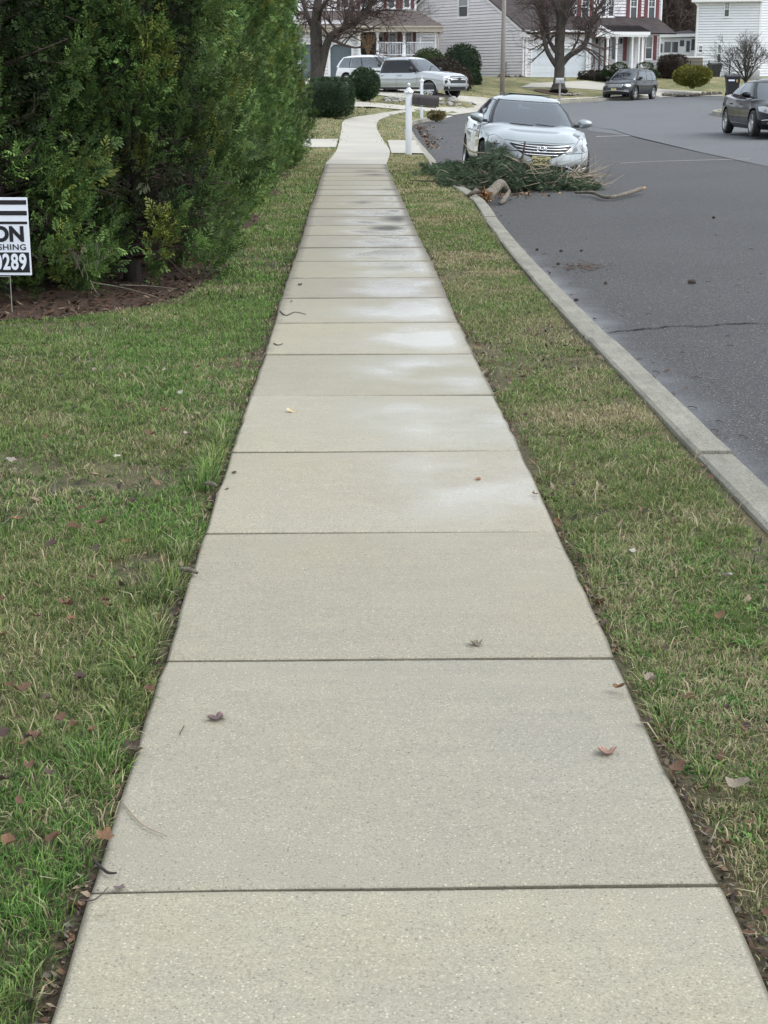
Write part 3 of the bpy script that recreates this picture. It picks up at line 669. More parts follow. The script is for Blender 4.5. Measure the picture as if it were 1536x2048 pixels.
tag(npmesh('leaf_drift', V, Fc, M['deadleaf'], cols=C), kind='stuff')

# ------------------------------------------------------------ evergreen sprays
def sprays(C, Nrm, size, col1, col2, lobes=5, droop=0.0, jit=.8, hint=None):
    """flat fan-shaped sprays of scale foliage at points C with outward directions Nrm"""
    n = len(C); s = size*rng.uniform(.6,1.3,n)
    d = Nrm+rng.normal(0,jit*.5,(n,3)); d[:,2] -= droop; d /= np.linalg.norm(d,axis=1)[:,None]
    q = rng.normal(0,1,(n,3)) if hint is None else hint+rng.normal(0,.28,(n,3)); side = np.cross(d,q); side /= np.linalg.norm(side,axis=1)[:,None]+1e-9; nr = np.cross(side,d)
    V=[];Fc=[];Co=[]; t = rng.uniform(0,1,(n,1)); c = col1*(1-t)+col2*t; k=0
    if lobes >= 7:
        for i in range(lobes):
            f_ = i/(lobes-1); sg = 0 if i == lobes-1 else (1 if i%2 else -1); ang = sg*(.75-.25*f_)+rng.normal(0,.12,n)
            L = s*(.50-.16*f_)*rng.uniform(.8,1.2,n); dirv = d*np.cos(ang)[:,None]+side*np.sin(ang)[:,None]; st = C+d*(s*f_*.62)[:,None]; wv = (s*.070)[:,None]; pr = np.cross(dirv,nr)
            mid = st+dirv*(L*.6)[:,None]+nr*(s*rng.normal(0,.05,n))[:,None]; tip = st+dirv*L[:,None]-np.array([0,0,1])*(s*.08)[:,None]
            V += [st-pr*wv*.5, mid-pr*wv, mid+pr*wv, tip]; Co += [c*.62, c, c, c*(1.3+.3*f_)]
    else:
      angs = np.linspace(-1.05,1.05,lobes)
      for i,a in enumerate(angs):
        L = s*(1-.35*abs(a))*rng.uniform(.8,1.2,n); aa = a+rng.normal(0,.12,n); dirv = d*np.cos(aa)[:,None]+side*np.sin(aa)[:,None]
        st = C+d*(s*.12*abs(i-(lobes-1)/2))[:,None]*.6; wv = (s*.12)[:,None]; pr = np.cross(dirv,nr)
        mid = st+dirv*(L*.55)[:,None]+nr*(s*rng.normal(0,.08,n))[:,None]; tip = st+dirv*L[:,None]-np.array([0,0,1])*(s*.12)[:,None]
        V += [st, mid-pr*wv, mid+pr*wv, tip]; Co += [c*.8, c, c, c*1.25]
    m = len(V); VV = np.stack(V,1).reshape(-1,3); CC = np.stack(Co,1).reshape(-1,3); b = (np.arange(n)*m)[:,None]
    for i in range(lobes): Fc += [b+[4*i,4*i+1,4*i+2], b+[4*i+1,4*i+3,4*i+2]]
    return VV, np.concatenate(Fc), CC
def merge(L):
    k=0;V=[];Fc=[];C=[]
    for v,f,c in L: V.append(v);Fc.append(f+k);C.append(c);k+=len(v)
    return np.concatenate(V),np.concatenate(Fc),np.concatenate(C)
def unit(v): return v/(np.linalg.norm(v,axis=1)[:,None]+1e-9)
AG1 = np.array([.036,.085,.024]); AG2 = np.array([.185,.292,.080])
def thuja(seed, H=5.2, rad=.85, nclump=640, per=46, size=.098):
    global rng
    keep = rng; rng = np.random.default_rng(seed)
    zc = .10+rng.uniform(0,1,nclump)**1.02*(H-.15); a = rng.uniform(0,2*PI,nclump)
    prof = lambda z: rad*(np.clip(1.06-.16*z/2.5,.1,1.1))*np.clip((H-z)/1.2,.15,1)**.6*np.clip(.84+z*.4,.84,1)
    big = fbm(a*1.5+seed,zc*1.1,seed,3); kk = big > .36; zc, a, big = zc[kk], a[kk], big[kk]; nclump = len(zc)
    r = prof(zc)*(.56+.66*big+.15*rng.uniform(-1,1,nclump))
    cc = np.c_[np.cos(a)*r,np.sin(a)*r,zc]; out = np.c_[np.cos(a),np.sin(a),rng.uniform(.3,1.1,nclump)]; out = unit(out)
    cs = rng.uniform(.7,1.35,nclump); n = nclump*per; ci = np.repeat(np.arange(nclump),per)
    off = rng.normal(0,1,(n,3)); off = off/np.linalg.norm(off,axis=1)[:,None]*rng.uniform(.2,1,(n,1))**.5
    al = rng.uniform(-1,1,(n,1)); p = cc[ci]+off*np.array([.085,.085,.13])*cs[ci][:,None]+out[ci]*al*.15*cs[ci][:,None]+np.array([0,0,.06])*al
    bright = (.35+1.1*fbm(a*3+5,zc*2.5,seed+3))[ci][:,None]*rng.uniform(.65,1.35,nclump)[ci][:,None]; warm = (rng.uniform(0,1,nclump) < .12)[ci]
    L = sprays(p, unit(out[ci]*.8+off*.6+np.array([0,0,.25])), size, AG1, AG2, 7, .02, .55, unit(rng.normal(0,1,(nclump,3)))[ci])
    f = 28; br = np.repeat(bright*rng.uniform(.7,1.2,(n,1)),f,0); cl = L[2]*br; wm = np.repeat(warm,f); cl[wm] *= np.array([1.35,.95,.75])
    parts = [(L[0],L[1],cl)]
    # darker inner layer and bare brown inner twigs
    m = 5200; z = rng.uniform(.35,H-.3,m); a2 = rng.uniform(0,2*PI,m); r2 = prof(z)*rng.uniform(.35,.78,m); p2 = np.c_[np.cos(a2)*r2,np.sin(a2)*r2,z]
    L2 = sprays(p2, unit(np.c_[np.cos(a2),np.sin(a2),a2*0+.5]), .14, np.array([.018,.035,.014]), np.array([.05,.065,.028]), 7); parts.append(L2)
    me = merge(parts)
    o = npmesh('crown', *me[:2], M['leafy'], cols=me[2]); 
    b = MB(); b.tube([(0,0,-.1),(.03,0,.6),(0,.02,2),(0,0,H-.5)],[.085,.07,.045,.01],8)
    for i in range(3): b.tube([(0,0,.2),(random.uniform(-.2,.2),random.uniform(-.2,.2),1),(random.uniform(-.3,.3),random.uniform(-.3,.3),3.2)],[.05,.035,.01],6)
    t = b.build('trunk', M['bark'], smooth=True)
    tw = MB()
    for i in range(300):
        z = random.uniform(.1,.95) if i < 130 else random.uniform(.9,4.6); aa = random.uniform(0,2*PI); rr = float(prof(z))*random.uniform(.55,.98); d = Vector((math.cos(aa),math.sin(aa),0))
        p0 = d*.05+Vector((0,0,z+.05)); p1 = d*rr*.6+Vector((random.uniform(-.08,.08),random.uniform(-.08,.08),z+.12)); p2 = d*rr+Vector((random.uniform(-.12,.12),random.uniform(-.12,.12),z+random.uniform(-.08,.3)))
        tw.tube([p0,p1,p2],[.009,.006,.003],4,cap=False)
        for q in range(3): 
            e = p1.lerp(p2,random.random()); tw.tube([e,e+Vector((random.uniform(-.12,.12),random.uniform(-.12,.12),random.uniform(0,.15)))],[.003,.0015],3,cap=False)
    w_ = tw.build('branches', M['twig'])
    rng = keep; return o, t, w_
protos = [thuja(11), thuja(23), thuja(37)]
lab = ['dense green arborvitae at the far left, standing directly behind the yard sign','big arborvitae at the near corner of the hedge, the first right of the yard sign']
ords = ['third','fourth','fifth','sixth','seventh','eighth','ninth','tenth','eleventh','twelfth','thirteenth']
lab += ['%s arborvitae of the hedge counted from the yard sign along the sidewalk' % s for s in ords]; lab.append('last arborvitae at the far end of the hedge, next to the concrete walk')
hp = [(-2.80,11.70,.96,1.02),(-1.88,12.35,.97,1.0)]+[(-1.99+.06*math.sin(i*2.1),14.0+1.68*i,random.uniform(.80,.90),random.uniform(.95,1.05)) for i in range(11)]+[(-1.98,33.0,1.02,1.05)]
hp += [(-3.55,12.2,1.0,1.1),(-3.6,13.8,1.0,1.1)]
lab += ['arborvitae half hidden behind the far left tree, cut by the left edge of the photo','arborvitae deepest in the hedge, seen only through gaps behind the others']
for i,(x,y,sr,sz) in enumerate(hp):
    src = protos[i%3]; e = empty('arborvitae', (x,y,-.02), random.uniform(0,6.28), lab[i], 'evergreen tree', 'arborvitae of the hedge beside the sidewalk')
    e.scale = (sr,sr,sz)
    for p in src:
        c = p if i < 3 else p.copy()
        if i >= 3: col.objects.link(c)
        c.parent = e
def bush(name, loc, dims, n, leaf, c1, c2, label, cat='shrub', shape='box', lobes=4, group=None, lumps=.12, trunk=True, droop=0, mi=None):
    """clipped shrub: sprays spread through a rounded volume over a dark twiggy core"""
    e = empty(name, loc, 0, label, cat, group); dx,dy,dz = dims[0]/2,dims[1]/2,dims[2]/2
    u = unit(rng.normal(0,1,(n,3))); p_ = 4.5 if shape == 'box' else 2.2
    k = (np.abs(u)**p_).sum(1)**(-1/p_); s_ = u*k[:,None]*(1+lumps*(fbm(u[:,0]*3+u[:,2]*2+5,u[:,1]*3+9,int(abs(loc[0]*10)))-.5)*2)[:,None]
    s_ *= rng.uniform(.72,1.02,(n,1))**.6; P = s_*np.array([dx,dy,dz])+np.array([0,0,dz+.04*dims[2]]); P[:,2] = np.maximum(P[:,2], .03)
    L = sprays(P, unit(u+np.array([0,0,.3])), leaf, np.array(c1), np.array(c2), lobes, droop); br = .75+.5*fbm(P[:,0]*4,P[:,2]*4+P[:,1]*2,5)
    cl = L[2]*np.repeat(br[:,None],lobes*4,0); npmesh('foliage', L[0], L[1], M['leafy'], e, cols=cl)
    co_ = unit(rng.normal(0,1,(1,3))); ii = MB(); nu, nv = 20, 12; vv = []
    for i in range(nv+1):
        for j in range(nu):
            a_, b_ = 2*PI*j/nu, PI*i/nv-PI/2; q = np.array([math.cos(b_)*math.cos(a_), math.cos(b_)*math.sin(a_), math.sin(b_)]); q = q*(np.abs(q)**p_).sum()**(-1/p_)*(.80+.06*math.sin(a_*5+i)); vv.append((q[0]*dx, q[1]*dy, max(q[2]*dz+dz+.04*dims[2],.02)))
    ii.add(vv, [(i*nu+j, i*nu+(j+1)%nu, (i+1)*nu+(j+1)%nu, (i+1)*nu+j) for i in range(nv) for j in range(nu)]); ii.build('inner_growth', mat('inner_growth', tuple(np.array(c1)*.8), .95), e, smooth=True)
    b = MB(); 
    for i in range(14):
        a = random.uniform(0,2*PI); q = Vector((math.cos(a)*dx*random.uniform(.2,.75),math.sin(a)*dy*random.uniform(.2,.75),dz*random.uniform(1,1.75)))
        b.tube([(random.uniform(-.1,.1)*dx,random.uniform(-.1,.1)*dy,-.1),q*.5+Vector((0,0,.05)),q],[.03,.02,.008],5,cap=False)
    b.build('branches', M['twig'], e); return e
def gz(px, py, dep):   # ground position at a given depth along a pixel column
    p = at(px, py, dep); return (p.x, p.y, float(G(p.x,p.y)))
DK1,DK2 = (.016,.034,.016),(.050,.090,.034)
bush('clipped_shrub', gz(662,235,52), (1.58,1.3,1.26), 5200, .075, DK1, DK2, 'boxy clipped dark yew at the bend of the sidewalk, in front of the bare tree')
bush('clipped_shrub', gz(729,196,63.5), (1.30,1.2,1.30), 3800, .08, DK1, DK2, 'rounded dark clipped shrub in front of the bed of the silver pickup', shape='round')
bush('leafy_shrub', gz(601,212,54), (1.0,.8,1.1), 1500, .07, (.05,.06,.03), (.16,.17,.09), 'loose pale leafy shrub between the hedge end and the boxy yew', shape='round', lumps=.4)
HS='shrubs between the porch house and the grey sided house'
bush('clipped_shrub', (*at(856,150,86).xy,1.55), (2.1,1.5,2.0), 2600, .12, (.03,.05,.012), (.07,.10,.03), 'yellowish green shrub under the right end of the porch roof', shape='round', group=HS)
bush('clipped_shrub', (*at(923,150,87).xy,1.45), (2.15,1.8,2.4), 3600, .12, DK1, (.035,.055,.018), 'large round dark clipped bush against the grey siding, tallest of its group', shape='round', group=HS)
bush('brown_shrub', (*at(880,160,82).xy,1.25), (2.3,1.6,1.75), 3000, .12, (.030,.022,.015), (.055,.05,.035), 'sprawling brown green shrub right behind the pickup hood', shape='round', group=HS, lumps=.3)
bush('brown_shrub', (*at(918,165,81).xy,1.15), (1.4,1.3,1.35), 1900, .11, (.035,.025,.018), (.07,.055,.035), 'reddish brown shrub just right of the pickup grille', shape='round', group=HS, lumps=.3)
bush('clipped_shrub', (*at(943,165,84).xy,1.25), (1.1,1.1,1.25), 1600, .11, DK1, DK2, 'small dark clipped shrub at the foot of the round bush', shape='round', group=HS)
bush('foundation_shrub', (*at(1008,163,92.2).xy,1.65), (1.1,.6,.55), 500, .10, (.06,.035,.022), (.14,.09,.05), 'low tan dry shrub at the foot of the grey siding behind the pole', shape='round', lumps=.4)
bush('foundation_shrub', (*at(1040,165,92.4).xy,1.6), (1.3,.7,.55), 600, .10, (.05,.022,.018), (.12,.06,.04), 'low reddish dry shrub by the garage corner downspout', shape='round', lumps=.4)
bush('clipped_hedge', (*at(1200,165,91.6).xy,1.5), (2.6,.9,.95), 1900, .12, (.018,.014,.009), (.055,.04,.025), 'low clipped dark brown hedge in front of the entry porch', lumps=.1)
def topiary(px, dep, label, balls):
    b0 = at(px, 160, dep); e = empty('topiary_shrub', (b0.x,b0.y,1.75), 0, label, 'shrub', 'cloud pruned shrubs by the entry'); Ls=[]
    for (ox,oz,rx,rz) in balls:
        u = unit(rng.normal(0,1,(620,3))); P = u*np.array([rx,rx,rz])*rng.uniform(.8,1.03,(620,1))+np.array([ox,0,oz]); Ls.append(sprays(P,unit(u+[0,0,.3]),.1,np.array(DK1),np.array([.045,.085,.022]),4))
    m = merge(Ls); npmesh('foliage', m[0], m[1], M['leafy'], e, cols=m[2]); b = MB()
    for (ox,oz,rx,rz) in balls: b.tube([(0,0,-.4),(ox*.4,0,oz*.4),(ox,0,oz)],[.05,.035,.02],6)
    b.build('branches', M['twig'], e)
topiary(1232, 90.5, 'cloud pruned evergreen left of the narrow entry window', [(-.35,.8,.42,.26),(.15,.95,.45,.26),(.62,.6,.34,.3),(-.1,.35,.3,.25),(-.62,.55,.3,.2)])
topiary(1289, 90.5, 'cloud pruned evergreen in front of the right ground floor window', [(0,.95,.52,.28),(-.35,.6,.4,.24),(.45,.55,.4,.24)])
bush('golden_shrub', (*at(1385,156,88).xy,1.55), (2.25,1.7,1.15), 3600, .12, (.075,.085,.015), (.22,.22,.035), 'broad mounded yellow green shrub on the right hand lawn', shape='round', lumps=.22)
bush('brown_hedge', (*at(1344,150,95).xy,1.75), (1.75,1.6,1.65), 2600, .12, (.022,.014,.010), (.06,.04,.026), 'tall square brown winter hedge beside the corner of the shuttered house', lumps=.1)
bush('ornamental_grass', gz(873,223,56), (.6,.6,.24), 300, .13, (.12,.10,.04), (.24,.21,.10), 'tuft of tan ornamental grass at the kerb end by the driveway', 'grass tuft', shape='round', lumps=.4)

# ------------------------------------------------------------ bare trees
def grow(tw, p, d, L, r, depth, rnd, bias=Vector((0,0,.12)), minr=.006, kids=(2,4), sides=None):
    n = 4; pts = [p]; rr = [r]; q = p.copy(); dd = d.normalized()
    for i in range(n):
        dd = (dd+Vector([rnd.uniform(-.22,.22) for _ in range(3)])+bias*.5).normalized(); q = q+dd*L/n; pts.append(q.copy()); rr.append(r*(1-.55*(i+1)/n))
    tw.tube(pts, rr, sides or (6 if r > .03 else 4 if r > .012 else 3), cap=False)
    if depth <= 0: return
    for k in range(rnd.randint(*kids)):
        t = rnd.uniform(.3,1); i = min(int(t*n), n-1); b = pts[i].lerp(pts[i+1], t*n-i); ax = Vector([rnd.uniform(-1,1) for _ in range(3)]).normalized()
        nd = (dd+ax*rnd.uniform(.5,1.0)).normalized(); grow(tw, b, nd, L*rnd.uniform(.55,.8), max(minr, rr[i]*.62), depth-1, rnd, bias, minr, kids)
def limbtree(name, base, dep, label, trunkpx, limbs, seed, rad0, tw_depth=4, twL=1.1, minr=.007, kids=(3,5)):
    """main limbs follow measured centre lines: (px,py,radius,depth offset)"""
    rnd = random.Random(seed); O = Vector(base); e = empty(name, base, 0, label, 'tree')
    tb = MB(); T = [at(x,y,dep+o)-O for x,y,r,o in trunkpx]; sm = catmull([tuple(t)+(r,) for t,(x,y,r,o) in zip(T,trunkpx)],4)
    tb.tube([p[:3] for p in sm],[p[3]*(1+.05*rnd.uniform(-1,1)) for p in sm],14); 
    tb.build('trunk', M['bark'], e, smooth=True); tw = MB()
    lb = MB()
    for L in limbs:
        P = [at(x,y,dep+o)-O for x,y,r,o in L]; sm = catmull([tuple(t)+(r,) for t,(x,y,r,o) in zip(P,L)],5); pts = [Vector(p[:3]) for p in sm]; lb.tube(pts,[p[3] for p in sm],9)
        for k in range(len(pts)):
            if k < len(pts)*.3: continue
            for z in range(2 if rnd.random() < .55 else 1):
                d = (pts[min(k+1,len(pts)-1)]-pts[k-1]).normalized(); nd = (d*.5+Vector([rnd.uniform(-1,1) for _ in range(3)])).normalized()
                grow(tw, pts[k], nd, twL*rnd.uniform(.6,1.2), max(minr,sm[k][3]*.45), tw_depth-1, rnd, minr=minr, kids=kids)
    lb.build('limbs', M['bark'], e, smooth=True); tw.build('twigs', M['twig'], e); return e
b = gz(636,228,55)
limbtree('bare_tree', b, 55, 'bare dark tree with a limb arching right over the slate garage door',
 [(633,236,.36,0),(633,200,.30,0),(634,165,.26,0),(634,130,.25,0),(633,95,.235,0),(632,60,.21,0),(634,20,.17,0),(640,-25,.12,0),(646,-80,.05,0)],
 [[(640,150,.15,0),(646,120,.15,-.1),(652,95,.15,-.2),(662,72,.13,-.3),(685,58,.11,-.4),(710,46,.095,-.5),(725,30,.085,-.5),(738,12,.07,-.6),(752,-15,.05,-.7)],
  [(725,30,.06,-.5),(745,24,.045,-.5),(775,20,.03,-.8),(810,22,.018,-1.2)], [(632,70,.1,0),(618,40,.09,.4),(606,5,.07,.8),(590,-40,.04,1.2)],
  [(634,30,.09,0),(655,0,.07,.4),(672,-30,.04,.6)], [(636,50,.08,0),(642,20,.06,-.8),(660,-10,.04,-1.4)]], 5, .3, 4, 1.15, .005, (2,4))
b = gz(1117,182,83)
limbtree('bare_tree', b, 83, 'big bare street tree standing in front of the white double garage door',
 [(1117,183,.55,0),(1117,176,.42,0),(1118,165,.33,0),(1119,140,.29,0),(1119,115,.28,0),(1119,90,.27,0),(1121,60,.27,0),(1122,35,.22,0),(1127,0,.17,0),(1133,-40,.1,0)],
 [[(1114,133,.16,0),(1103,117,.14,0),(1093,98,.13,0),(1088,75,.12,0),(1085,50,.10,0),(1078,20,.09,.3),(1066,-8,.07,.5),(1050,-40,.04,.8)],
  [(1115,108,.12,0),(1107,96,.13,0),(1099,82,.10,0),(1093,62,.09,0),(1089,40,.06,0),(1084,5,.05,-.3),(1080,-20,.04,-.3)],
  [(1124,128,.17,0),(1138,112,.16,0),(1155,101,.16,0),(1168,90,.15,0),(1176,74,.13,0),(1181,55,.12,0),(1188,30,.10,.2),(1202,8,.08,.4),(1222,-12,.05,.6)],
  [(1141,108,.07,0),(1148,95,.06,0),(1155,80,.05,0),(1160,62,.035,0),(1163,40,.03,0)],
  [(1121,60,.12,0),(1132,38,.10,-.3),(1142,15,.08,-.6),(1150,-15,.06,-.8)], [(1122,45,.1,0),(1112,20,.08,.3),(1104,-12,.05,.5)],[(1188,35,.05,.2),(1205,22,.04,0),(1225,15,.025,-.3)]], 9, .3, 4, 1.2, .0055, (2,3))
# small round-headed bare tree at right
rnd = random.Random(3); B = at(1492,160,84); b0 = Vector((B.x,B.y,1.45)); e = empty('bare_ornamental_tree', b0, 0, 'small bare round headed tree in front of the white sided house', 'tree'); t = MB(); t.tube([(0,0,-.3),(0,0,.1),(.02,0,.45)],[.12,.10,.09],9); t.build('trunk', M['bark'], e, smooth=True)
tw = MB()
for i in range(15):
    a = i*2.4+.3; sp = .35+.75*((i*7)%10)/10; grow(tw, Vector((0,0,.35)), Vector((math.cos(a)*sp,math.sin(a)*sp,1)), 1.35, .045, 5, rnd, Vector((0,0,.10)), .008, (2,3))
tw.build('branches', M['bark'], e)
# thicket behind
wd = MB(); fol=[]
for i in range(16):
    px = 1300+i*7; dep = 135+(i%4)*5; P = at(px,60,dep); base = Vector((P.x,P.y,1.5)); rr = random.Random(50+i)
    e = empty('woodland_tree', base, 0, None, 'tree', 'bare woodland trees between the two right hand houses'); e['label'] = 'bare brown woodland tree in the gap between the two right hand houses'
    t = MB(); t.tube([(0,0,-1),(rr.uniform(-.3,.3),0,5),(rr.uniform(-.8,.8),0,11)],[.25,.2,.1],6); t.build('trunk', M['bark'], e)
    t = MB()
    for k in range(16): 
        z = rr.uniform(1.5,11); grow(t, Vector((0,0,z)), Vector((rr.uniform(-1,1),rr.uniform(-1,1),rr.uniform(.3,1))), rr.uniform(2,3.4), .07, 3, rr, minr=.025, kids=(3,4))
    t.build('branches', M['twig'], e)
bush('evergreen_mass', (*at(1350,60,150).xy,1), (22,6,15), 6000, .6, (.02,.028,.014), (.06,.065,.035), 'dark evergreen woodland backdrop behind the bare trees in the gap', 'woods', shape='box', lumps=.3)
bush('evergreen_mass', (*at(1060,60,185).xy,1), (70,8,9), 6000, .8, (.02,.03,.015), (.05,.06,.035), 'low distant woodland line far behind the houses', 'woods', shape='box', lumps=.3)
#@@PART3
# ------------------------------------------------------------ writing
def text(name, s, size, m, parent=None, M4=None, bold=0., extrude=.001, sx=1., shear=0., align='CENTER', spacing=1.):
    cu = bpy.data.curves.new('t', 'FONT'); cu.body = s; cu.size = size; cu.align_x = align; cu.align_y = 'CENTER'; cu.offset = bold; cu.extrude = extrude; cu.shear = shear; cu.space_character = spacing
    o = bpy.data.objects.new('t', cu); col.objects.link(o); dg = bpy.context.evaluated_depsgraph_get(); dg.update()
    me = bpy.data.meshes.new_from_object(o.evaluated_get(dg)); bpy.data.objects.remove(o); me.name = name
    me.materials.clear(); me.materials.append(m); me.transform(Matrix.Diagonal((sx,1,1,1)))
    if M4 is not None: me.transform(M4)
    r = bpy.data.objects.new(name, me); col.objects.link(r); r.parent = parent; return r
def frame(o, x, y):  # matrix: text x axis -> x, text y axis -> y
    x = Vector(x).normalized(); y = Vector(y).normalized(); z = x.cross(y); return Matrix(((x.x,y.x,z.x,o[0]),(x.y,y.y,z.y,o[1]),(x.z,y.z,z.z,o[2]),(0,0,0,1)))

# ------------------------------------------------------------ cars
class Car:
    def __init__(s, name, L, W, zt, zb, hw, cab, loc, yaw, paint, label, cat, nose=((0,.1),(.3,0),(.6,.02),(1,.14)), front_round=.42, rear_round=.25, tail=((0,.1),(.4,0),(1,.08)), roll=0, pitch=0, wheel_r=.33, axles=(1.4,-1.4), glass='carglass', arch=.05, rim_n=5, side_tuck=.10, hump=.0, group=None, rim='alloy'):
        s.L, s.W, s.zt, s.zb, s.hw = L, W, np.array(zt), np.array(zb), np.array(hw); s.nose = np.array(nose); s.tail = np.array(tail); s.fr, s.rr = front_round, rear_round
        s.tuck = side_tuck; s.e = empty(name, loc, yaw, label, cat, group); s.e.rotation_euler = (roll, pitch, yaw); s.paint = paint; s.glass = glass; s.cab = cab; s.hump = hump
        s.wr = wheel_r; s.ax = axles
        U, Vn, K = 72, 22, 14
        us = np.linspace(-1,1,U+1); vs = np.linspace(-1,1,Vn+1); ws = np.linspace(0,1,K+1); pts=[];idx={}
        def pt(u,v,w):
            k=(round(float(u),5),round(float(v),5),round(float(w),5))
            if k not in idx: idx[k]=len(pts); pts.append(s.P(u,v,w))
            return idx[k]
        fs=[]
        for i in range(U):
            for j in range(Vn): 
                for w_ in (0,1): fs.append([pt(us[i],vs[j],w_),pt(us[i+1],vs[j],w_),pt(us[i+1],vs[j+1],w_),pt(us[i],vs[j+1],w_)])
            for k in range(K):
                for v_ in (-1,1): fs.append([pt(us[i],v_,ws[k]),pt(us[i+1],v_,ws[k]),pt(us[i+1],v_,ws[k+1]),pt(us[i],v_,ws[k+1])])
        for j in range(Vn):
            for k in range(K):
                for u_ in (-1,1): fs.append([pt(u_,vs[j],ws[k]),pt(u_,vs[j+1],ws[k]),pt(u_,vs[j+1],ws[k+1]),pt(u_,vs[j],ws[k+1])])
        m = MB(); m.add([Vector(p) for p in pts], fs); b = m.build('body', [M[paint], M['trimblk']], s.e)
        # cut the wheel arches
        cutters = []
        for ax in axles:
            for sd in (-1,1):
                c = MB(); r = wheel_r+arch; n = 40; y0, y1 = sd*(W/2-.30), sd*(W/2+.2)
                c.v = [(ax+r*math.cos(2*PI*i/n), y, wheel_r+r*math.sin(2*PI*i/n)) for y in (y0,y1) for i in range(n)]
                c.f = [(i,(i+1)%n,(i+1)%n+n,i+n) for i in range(n)]+[tuple(range(n))[::-1],tuple(range(n,2*n))]; c.m=[0]*len(c.f)
                co = c.build('cut', M['trimblk']); co.parent = s.e; cutters.append(co)
                mo = b.modifiers.new('c','BOOLEAN'); mo.operation='DIFFERENCE'; mo.solver='EXACT'; mo.object=co; mo.material_mode='TRANSFER'
        dg = bpy.context.evaluated_depsgraph_get(); dg.update(); me = bpy.data.meshes.new_from_object(b.evaluated_get(dg)); b.modifiers.clear(); b.data = me; me.name = 'body'
        for c in cutters: bpy.data.objects.remove(c)
        me.polygons.foreach_set('use_smooth',[True]*len(me.polygons)); me.set_sharp_from_angle(angle=math.radians(38)); s.body = b
        s.holes = []; s.wheels(rim_n, rim)
    def tab(s, T, x): return float(np.interp(x, T[:,0], T[:,1]))
    def P(s, u, v, w, off=0):
        x0 = u*s.L/2; zb = s.tab(s.zb, x0); ztc = s.tab(s.zt, x0); zt = ztc-.055*abs(v)**5+s.hump*(math.exp(-((abs(v)-.62)/.22)**2)) - .01*v*v
        z = zb+w*(zt-zb); side = 1-s.tuck*(max(0,.42-w)/.42)**2-.045*(max(0,w-.62)/.38)**2+.008*math.exp(-((w-.72)/.05)**2)
        y = v*s.tab(s.hw, x0)*side
        if u > 0: k = sstep((u-.35)/.65); x = x0-k*(s.fr*abs(v)**3.2+s.tab(s.nose, w))
        else: k = sstep((-u-.6)/.4); x = x0+k*(s.rr*abs(v)**3.2+s.tab(s.tail, w))
        return (float(x), float(y), float(z))
    def Nf(s, fn, a, b, da=.01, db=.01):
        p = Vector(fn(a,b)); t1 = Vector(fn(a+da,b))-p; t2 = Vector(fn(a,b+db))-p; return p, t1.cross(t2).normalized()
    def face(s, which):
        if which == 'front': return lambda y, z: s.P(1, np.clip(y/s.tab(s.hw, s.L/2),-1,1), np.clip((z-s.tab(s.zb,s.L/2))/(s.tab(s.zt,s.L/2)-s.tab(s.zb,s.L/2)),0,1))
        if which == 'rear': return lambda y, z: s.P(-1, np.clip(y/s.tab(s.hw,-s.L/2),-1,1), np.clip((z-s.tab(s.zb,-s.L/2))/(s.tab(s.zt,-s.L/2)-s.tab(s.zb,-s.L/2)),0,1))
        if which in ('left','right'):
            sd = 1 if which == 'left' else -1
            return lambda x, z: s.P(x/(s.L/2), sd, np.clip((z-s.tab(s.zb,x))/(s.tab(s.zt,x)-s.tab(s.zb,x)),0,1))
        if which == 'hood': return lambda x, y: s.P(x/(s.L/2), y/s.tab(s.hw,x), 1)
    def patch(s, name, which, poly, m, off=.006, parent=None, sp=.035, thick=True):
        """a panel cut to an outline and laid on the body's own surface"""
        fn = s.face(which) if isinstance(which, str) else which; xs = [p[0] for p in poly]; ys = [p[1] for p in poly]
        gx, gy = np.meshgrid(np.arange(min(xs),max(xs),sp), np.arange(min(ys),max(ys),sp)); gx=gx.ravel(); gy=gy.ravel()
        k = inpoly(gx,gy,poly)&(polydist(gx,gy,poly,True)>sp*.4)
        dens=[]
        for i in range(len(poly)):
            a=np.array(poly[i][:2],float); b=np.array(poly[(i+1)%len(poly)][:2],float); q=max(1,int(np.hypot(*(b-a))/sp)); dens += [tuple(a+(b-a)*j/q) for j in range(q)]
        vs=[Vector(p) for p in dens]+[Vector(p) for p in zip(gx[k],gy[k])]; r=delaunay_2d_cdt(vs,[(i,(i+1)%len(dens)) for i in range(len(dens))],[],0,1e-6)
        V2=[v for v in r[0]]; out=[]; nn=len(dens)
        cen=Vector((0,0,.6)); top=[];bot=[]
        for v in V2:
            p,n=s.Nf(fn,v.x,v.y)
            if n.dot(p-cen)<0: n=-n
            top.append(p+n*off); bot.append(p-n*.01)
        mb=MB(); Fc=[f for f in r[2] if inpoly(np.array([sum(V2[i].x for i in f)/3]),np.array([sum(V2[i].y for i in f)/3]),dens)[0]]
        K=len(top); ec={}
        for f in Fc:
            for a,b in zip(f,list(f[1:])+[f[0]]): ec[(a,b)]=1
        rim=[(a,b) for (a,b) in ec if (b,a) not in ec]
        mb.add(top+bot,[tuple(f) for f in Fc]+[(a,b,b+K,a+K) for a,b in rim]); return mb.build(name,M[m] if isinstance(m,str) else m,parent or s.e,smooth=40)
